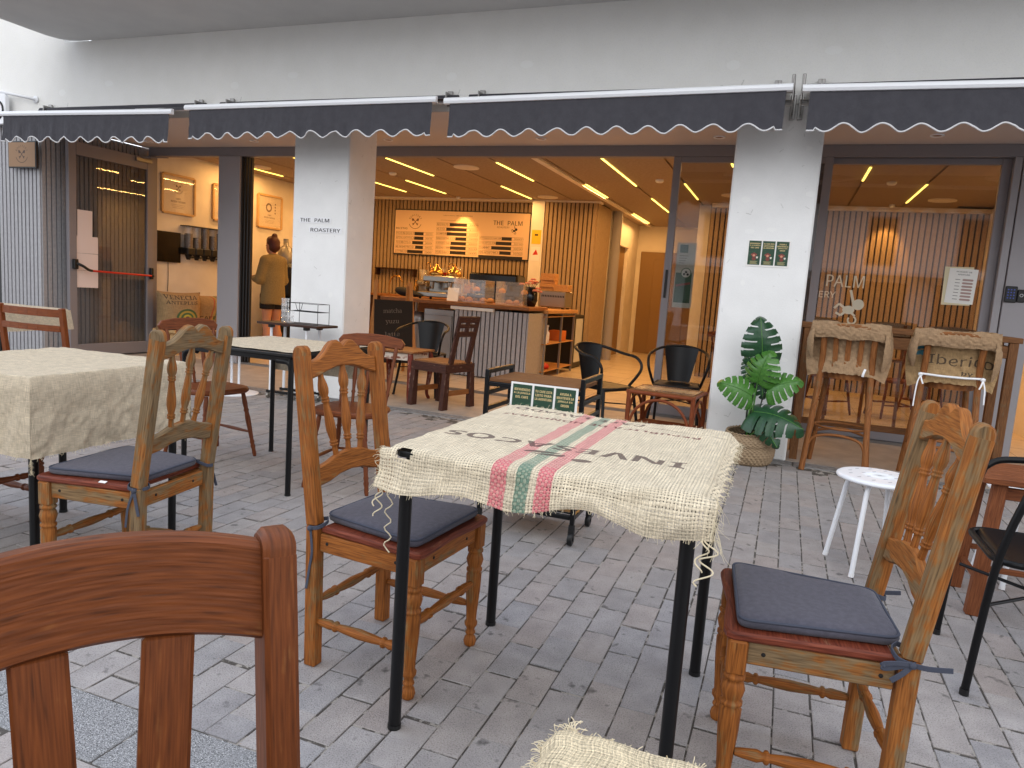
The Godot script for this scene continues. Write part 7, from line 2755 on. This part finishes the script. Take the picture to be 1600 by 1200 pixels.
# ---------------------------------------------------------------- the person behind the doorway
# joined tapered capsules meshed as surface nets
func body_mesh(bones: Array, cell: float, k: float, cut = null) -> SurfaceTool:
	var lo := Vector3(1e9, 1e9, 1e9); var hi := -lo
	for b in bones:
		var r: float = maxf(b[2], b[3]) + 3.0 * cell
		lo = lo.min(b[0] - Vector3.ONE * r).min(b[1] - Vector3.ONE * r); hi = hi.max(b[0] + Vector3.ONE * r).max(b[1] + Vector3.ONE * r)
	var nx := int((hi.x - lo.x) / cell) + 2; var ny := int((hi.y - lo.y) / cell) + 2; var nzz := int((hi.z - lo.z) / cell) + 2
	var f := PackedFloat32Array()
	f.resize(nx * ny * nzz)
	f.fill(1.0)
	for b in bones:
		var A: Vector3 = b[0]; var B: Vector3 = b[1]
		var sq: Vector3 = b[4] if b.size() > 4 else Vector3.ONE
		var r: float = (maxf(b[2], b[3]) + k + 2.0 * cell)
		var l := ((A.min(B) - Vector3.ONE * r - lo) / cell).floor(); var h := ((A.max(B) + Vector3.ONE * r - lo) / cell).ceil()
		var ab := (B - A) / sq
		var ll := maxf(ab.dot(ab), 1e-9)
		for z in range(maxi(0, int(l.z)), mini(nzz, int(h.z) + 1)):
			for y in range(maxi(0, int(l.y)), mini(ny, int(h.y) + 1)):
				var row := (z * ny + y) * nx
				for x in range(maxi(0, int(l.x)), mini(nx, int(h.x) + 1)):
					var p := (lo + Vector3(x, y, z) * cell - A) / sq
					var t := clampf(p.dot(ab) / ll, 0.0, 1.0)
					var d: float = (p - ab * t).length() - lerpf(b[2], b[3], t)
					var o := f[row + x]
					var hh := maxf(k - absf(o - d), 0.0) / k
					f[row + x] = minf(o, d) - hh * hh * k * .25
	if cut != null:
		for z in nzz:
			for y in ny:
				for x in nx:
					var i := (z * ny + y) * nx + x
					if f[i] < .2: f[i] = maxf(f[i], cut.call(lo + Vector3(x, y, z) * cell))
	var at := func(x: int, y: int, z: int) -> float: return f[(z * ny + y) * nx + x]
	var verts := {}
	var st := mb()
	var grad := func(p: Vector3) -> Vector3:
		var q := (p - lo) / cell
		var x := clampi(int(q.x), 1, nx - 3); var y := clampi(int(q.y), 1, ny - 3); var z := clampi(int(q.z), 1, nzz - 3)
		return Vector3(at.call(x + 2, y, z) - at.call(x - 1, y, z), at.call(x, y + 2, z) - at.call(x, y - 1, z), at.call(x, y, z + 2) - at.call(x, y, z - 1)).normalized()
	for z in nzz - 1:
		for y in ny - 1:
			for x in nx - 1:
				var i0 := (z * ny + y) * nx + x
				var c := [f[i0], f[i0 + 1], f[i0 + nx], f[i0 + nx + 1], f[i0 + nx * ny], f[i0 + nx * ny + 1], f[i0 + nx * ny + nx], f[i0 + nx * ny + nx + 1]]
				var neg := 0
				for v in c:
					if v < 0: neg += 1
				if neg == 0 or neg == 8: continue
				var s := Vector3.ZERO; var n := 0
				for e in [[0, 1], [2, 3], [4, 5], [6, 7], [0, 2], [1, 3], [4, 6], [5, 7], [0, 4], [1, 5], [2, 6], [3, 7]]:
					var a: float = c[e[0]]; var b: float = c[e[1]]
					if (a < 0) == (b < 0): continue
					var t := a / (a - b)
					var pa := Vector3(e[0] & 1, (e[0] >> 1) & 1, e[0] >> 2); var pb := Vector3(e[1] & 1, (e[1] >> 1) & 1, e[1] >> 2)
					s += pa.lerp(pb, t); n += 1
				verts[i0] = lo + (Vector3(x, y, z) + s / n) * cell
	var stride := [1, nx, nx * ny]
	for z in range(1, nzz - 1):
		for y in range(1, ny - 1):
			for x in range(1, nx - 1):
				var i0 := (z * ny + y) * nx + x
				for ax in 3:
					var a := f[i0]; var b := f[i0 + stride[ax]]
					if (a < 0) == (b < 0): continue
					var u: int = stride[(ax + 1) % 3]; var v: int = stride[(ax + 2) % 3]
					var q := [i0, i0 - u, i0 - u - v, i0 - v]
					if not (verts.has(q[0]) and verts.has(q[1]) and verts.has(q[2]) and verts.has(q[3])): continue
					if a < 0: q.reverse()
					var P := []; var N := []
					for w in q:
						P.append(verts[w]); N.append(grad.call(verts[w]))
					tri(st, [P[0], P[1], P[2]], [N[0], N[1], N[2]], [Vector2.ZERO, Vector2.RIGHT, Vector2.ONE])
					tri(st, [P[0], P[2], P[3]], [N[0], N[2], N[3]], [Vector2.ZERO, Vector2.ONE, Vector2.DOWN])
	return st

func build_person() -> void:
	# local: faces +z, then turned towards the machines at the left
	var o := thing("person", "person in a loose olive shirt and black shorts with hair in a bun", "person", Vector3(-6.98, 0, -8.6), deg_to_rad(-98))
	var V := func(x, y, z) -> Vector3: return Vector3(x, y, z)
	var bones := []
	for s in [-1.0, 1.0]:
		bones += [[V.call(s * .085, .84, 0), V.call(s * .09, .47, .01), .088, .055], [V.call(s * .09, .47, .01), V.call(s * .095, .30, -.02), .055, .056], [V.call(s * .095, .30, -.02), V.call(s * .1, .09, -.02), .056, .035], [V.call(s * .1, .06, -.03), V.call(s * .115, .03, .13), .036, .028]]
		bones += [[V.call(s * .165, 1.36, -.01), V.call(s * .215, 1.10, .02), .047, .04], [V.call(s * .215, 1.10, .02), V.call(s * .15, 1.12, .26), .038, .027]]
		# hand: palm and five bent fingers
		var w := Vector3(s * .145, 1.12, .28)
		bones.append([w, w + Vector3(-s * .015, -.005, .07), .022, .026, Vector3(1.1, .65, 1)])
		for q in 4:
			var b := w + Vector3(s * (.018 - q * .014), -.005, .085 - absf(q - 1.5) * .004)
			var l: float = [.038, .045, .042, .033][q]
			bones += [[b, b + Vector3(0, -.006, l), .0085, .008], [b + Vector3(0, -.006, l), b + Vector3(0, -.028, l + .022), .008, .007]]
		bones += [[w + Vector3(-s * .018, 0, .03), w + Vector3(-s * .045, -.008, .06), .011, .009], [w + Vector3(-s * .045, -.008, .06), w + Vector3(-s * .05, -.016, .088), .009, .008]]
	bones += [[V.call(0, .9, -.01), V.call(0, 1.12, .0), .12, .105, Vector3(1.15, 1, .8)], [V.call(0, 1.12, 0), V.call(0, 1.33, -.01), .11, .13, Vector3(1.15, 1, .75)], [V.call(-.13, 1.37, -.01), V.call(.13, 1.37, -.01), .055, .055], [V.call(0, 1.38, -.01), V.call(0, 1.48, .015), .05, .047]]
	# head with nose, chin, ears
	var h := Vector3(0, 1.57, .03)
	bones += [[h + Vector3(0, .02, -.01), h + Vector3(0, .03, -.012), .088, .09, Vector3(.88, 1.1, 1.05)], [h + Vector3(0, -.05, .035), h + Vector3(0, -.075, .05), .052, .03], [h + Vector3(0, .01, .088), h + Vector3(0, -.022, .105), .009, .012], [h + Vector3(0, -.052, .085), h + Vector3(0, -.056, .088), .014, .012]]
	for s in [-1.0, 1.0]: bones.append([h + Vector3(s * .078, .012, -.005), h + Vector3(s * .082, -.022, .0), .012, .009])
	part("body", body_mesh(bones, .0105, .03), M.skin, o)
	for s in [-1.0, 1.0]:
		var st := mb()
		lathe(st, xfm(h + Vector3(s * .031, .008, .078)), [[-.008, .001], [-.005, .008], [.005, .008], [.008, .001]], 8)
		part("eye", st, M.frame_dark, o)
	var hair := [[h + Vector3(0, .045, -.03), h + Vector3(0, .0, -.045), .094, .085, Vector3(.95, 1, 1)], [h + Vector3(0, .085, .02), h + Vector3(0, .07, -.03), .062, .08], [h + Vector3(0, .135, -.045), h + Vector3(0, .15, -.05), .036, .04], [h + Vector3(0, -.02, -.06), h + Vector3(0, -.06, -.05), .05, .03]]
	part("hair", body_mesh(hair, .009, .02, func(p): return -(p - h - Vector3(0, .10, -.03)).dot(Vector3(0, .55, -.8).normalized()) - .115), M.hair, o)
	var shirt := [[V.call(0, .80, -.015), V.call(0, 1.12, -.01), .158, .14, Vector3(1.3, 1, .85)], [V.call(0, 1.12, -.01), V.call(0, 1.33, -.015), .14, .142, Vector3(1.25, 1, .75)], [V.call(-.14, 1.37, -.012), V.call(.14, 1.37, -.012), .068, .068]]
	for s in [-1.0, 1.0]: shirt += [[V.call(s * .165, 1.36, -.01), V.call(s * .225, 1.09, .02), .068, .066], [V.call(s * .225, 1.09, .02), V.call(s * .195, 1.10, .13), .062, .055]]
	var nn := FastNoiseLite.new()
	nn.seed = 2
	nn.frequency = 4.0
	part("shirt", body_mesh(shirt, .012, .035, func(p): return maxf(.745 - p.y + .012 * nn.get_noise_2d(p.x, p.z), .022 * nn.get_noise_3d(p.x * 3.0, p.y * 1.0, p.z * 3.0) - .125)), M.olive, o)
	var shorts := []
	for s in [-1.0, 1.0]: shorts.append([V.call(s * .085, .86, 0), V.call(s * .092, .66, .005), .108, .10])
	part("shorts", body_mesh(shorts, .012, .03, func(p): return .675 - p.y), M.dark_cloth, o)
	for s in [-1.0, 1.0]:
		var shoe := [[V.call(s * .1, .045, -.04), V.call(s * .115, .04, .135), .046, .038]]
		part("shoe", body_mesh(shoe, .01, .01, func(p): return .002 - p.y), M.white_paint, o)

func _ready() -> void:
	view_and_light()
	make_materials()
	M.strip_glow = glow(Color(1.0, .88, .40), 4.0)
	M.spot_glow = glow(Color(1.0, .86, .6), 3.0)
	M.key_glow = glow(Color(.2, .28, .6), 0.25)
	M.door_wood = mat(srgb(142, 112, 70), .5)
	M.bar_wood2 = wood(131, srgb(98, 52, 28), srgb(144, 86, 52), srgb(150, 104, 72), .12, .55)
	M.orange_wood = wood(141, srgb(98, 48, 20), srgb(142, 76, 36), srgb(150, 92, 52), .1, .4)
	M.pale_wood2 = wood(151, srgb(164, 112, 62), srgb(198, 146, 92), srgb(180, 132, 82), .1, .5)
	M.dark_wood2 = wood(161, srgb(44, 28, 22), srgb(72, 46, 36), srgb(70, 50, 40), .1, .4)
	M.oak = wood(171, srgb(168, 122, 74), srgb(202, 156, 104), srgb(190, 146, 96), .1, .5)
	M.chipped = wood(181, srgb(196, 180, 164), srgb(222, 210, 196), srgb(120, 60, 44), .3, .6)
	M.red_chipped = wood(191, srgb(92, 36, 26), srgb(124, 54, 38), srgb(206, 190, 178), .3, .5)
	M.tile_a = mat(srgb(196, 160, 118), .25)
	M.tile_b = mat(srgb(142, 108, 80), .25)
	M.yellow_paper = mat(srgb(222, 212, 178), .8)
	M.yellow_sign = mat(srgb(226, 190, 40), .6)
	M.slot_grey = mat(srgb(172, 174, 180), .6)
	M.vinyl = mat(srgb(206, 198, 176), .6)
	M.orange_card = mat(srgb(204, 110, 40), .7)
	M.crust = mat(srgb(196, 138, 76), .6)
	M.cold_glass = mat(srgb(196, 202, 204), .1)
	M.bloom = mat(srgb(222, 138, 116), .7)
	M.dark_cloth = mat(srgb(24, 23, 25), .9)
	M.beans = noisy(500, srgb(38, 22, 14), srgb(66, 40, 26), .3, .06, .5, .3, 2.0, false)
	M.chalk = mat(srgb(30, 27, 26), .9)
	M.skin = mat(srgb(196, 142, 112), .6)
	M.skin.subsurf_scatter_enabled = true
	M.skin.subsurf_scatter_strength = .2
	M.hair = noisy(510, srgb(58, 22, 16), srgb(92, 36, 24), .2, .05, .5, .0, 2.0, false)
	M.olive = noisy(520, srgb(126, 110, 74), srgb(150, 132, 92), .03, .4, .9, .05, 1.5, false)
	M.sack_print = sack_label(2)
	M.sack_print.uv1_scale = Vector3(1.0 / .55, 1.0 / .4, 1)
	build_ground()
	build_shop()
	build_opposite()
	build_awnings()
	build_lamps()
	build_sack_table()
	build_near_table()
	build_linen_table()
	build_back_table()
	var c1 := rustic_chair("orange pine chair with a frayed sack yarn beside its cushion, facing the striped sack table", Vector3(-1.07, 0, -1.956), deg_to_rad(85.4), M.pine, M.pine, M.pine)
	var c2 := rustic_chair("sun bleached pine chair at the striped sack table, its cushion tied in a bow", Vector3(.135, 0, -1.905), deg_to_rad(-84.1), M.pine_worn, M.pine_dry, M.pine)
	var c3 := rustic_chair("grey weathered pine chair with a scratched crest at the linen table", Vector3(-2.19, 0, -1.94), deg_to_rad(-82), M.pine_dry, M.pine_worn, M.pine_worn)
	cushion("slate grey cushion with one long hanging tie on the orange pine chair", c1, 0)
	cushion("slate grey cushion tied in a bow on the sun bleached pine chair", c2, 1)
	cushion("slate grey cushion with a white care label on the grey weathered chair", c3, 2)
	rustic_chair("red brown turned chair without cushion tucked behind the linen table", Vector3(-3.28, 0, -2.06), deg_to_rad(88), M.windsor, M.windsor, M.windsor)
	slat_chair()
	windsor_chair("red brown turned chair at the burlap topped table beside the orange pine chair", Vector3(-2.30, 0, -3.56), deg_to_rad(8))
	windsor_chair("red brown turned chair behind the grey weathered pine chair", Vector3(-3.38, 0, -3.60), deg_to_rad(80))
	serving_cart()
	metal_armchair("black metal armchair turned side on behind the rolling cart", Vector3(-1.38, 0, -5.95), deg_to_rad(62))
	metal_armchair("black metal armchair standing close to the white column behind the rattan table", Vector3(-.86, 0, -6.62), deg_to_rad(4))
	metal_armchair("black metal armchair between the worn side table and the easel", Vector3(-3.62, 0, -6.95), deg_to_rad(8))
	brown_chair()
	small_table()
	rattan_stool()
	build_plant()
	build_bar()
	build_right_side()
	build_far_seats()
	build_signs()
	build_counter()
	build_inside_things()
	build_person()
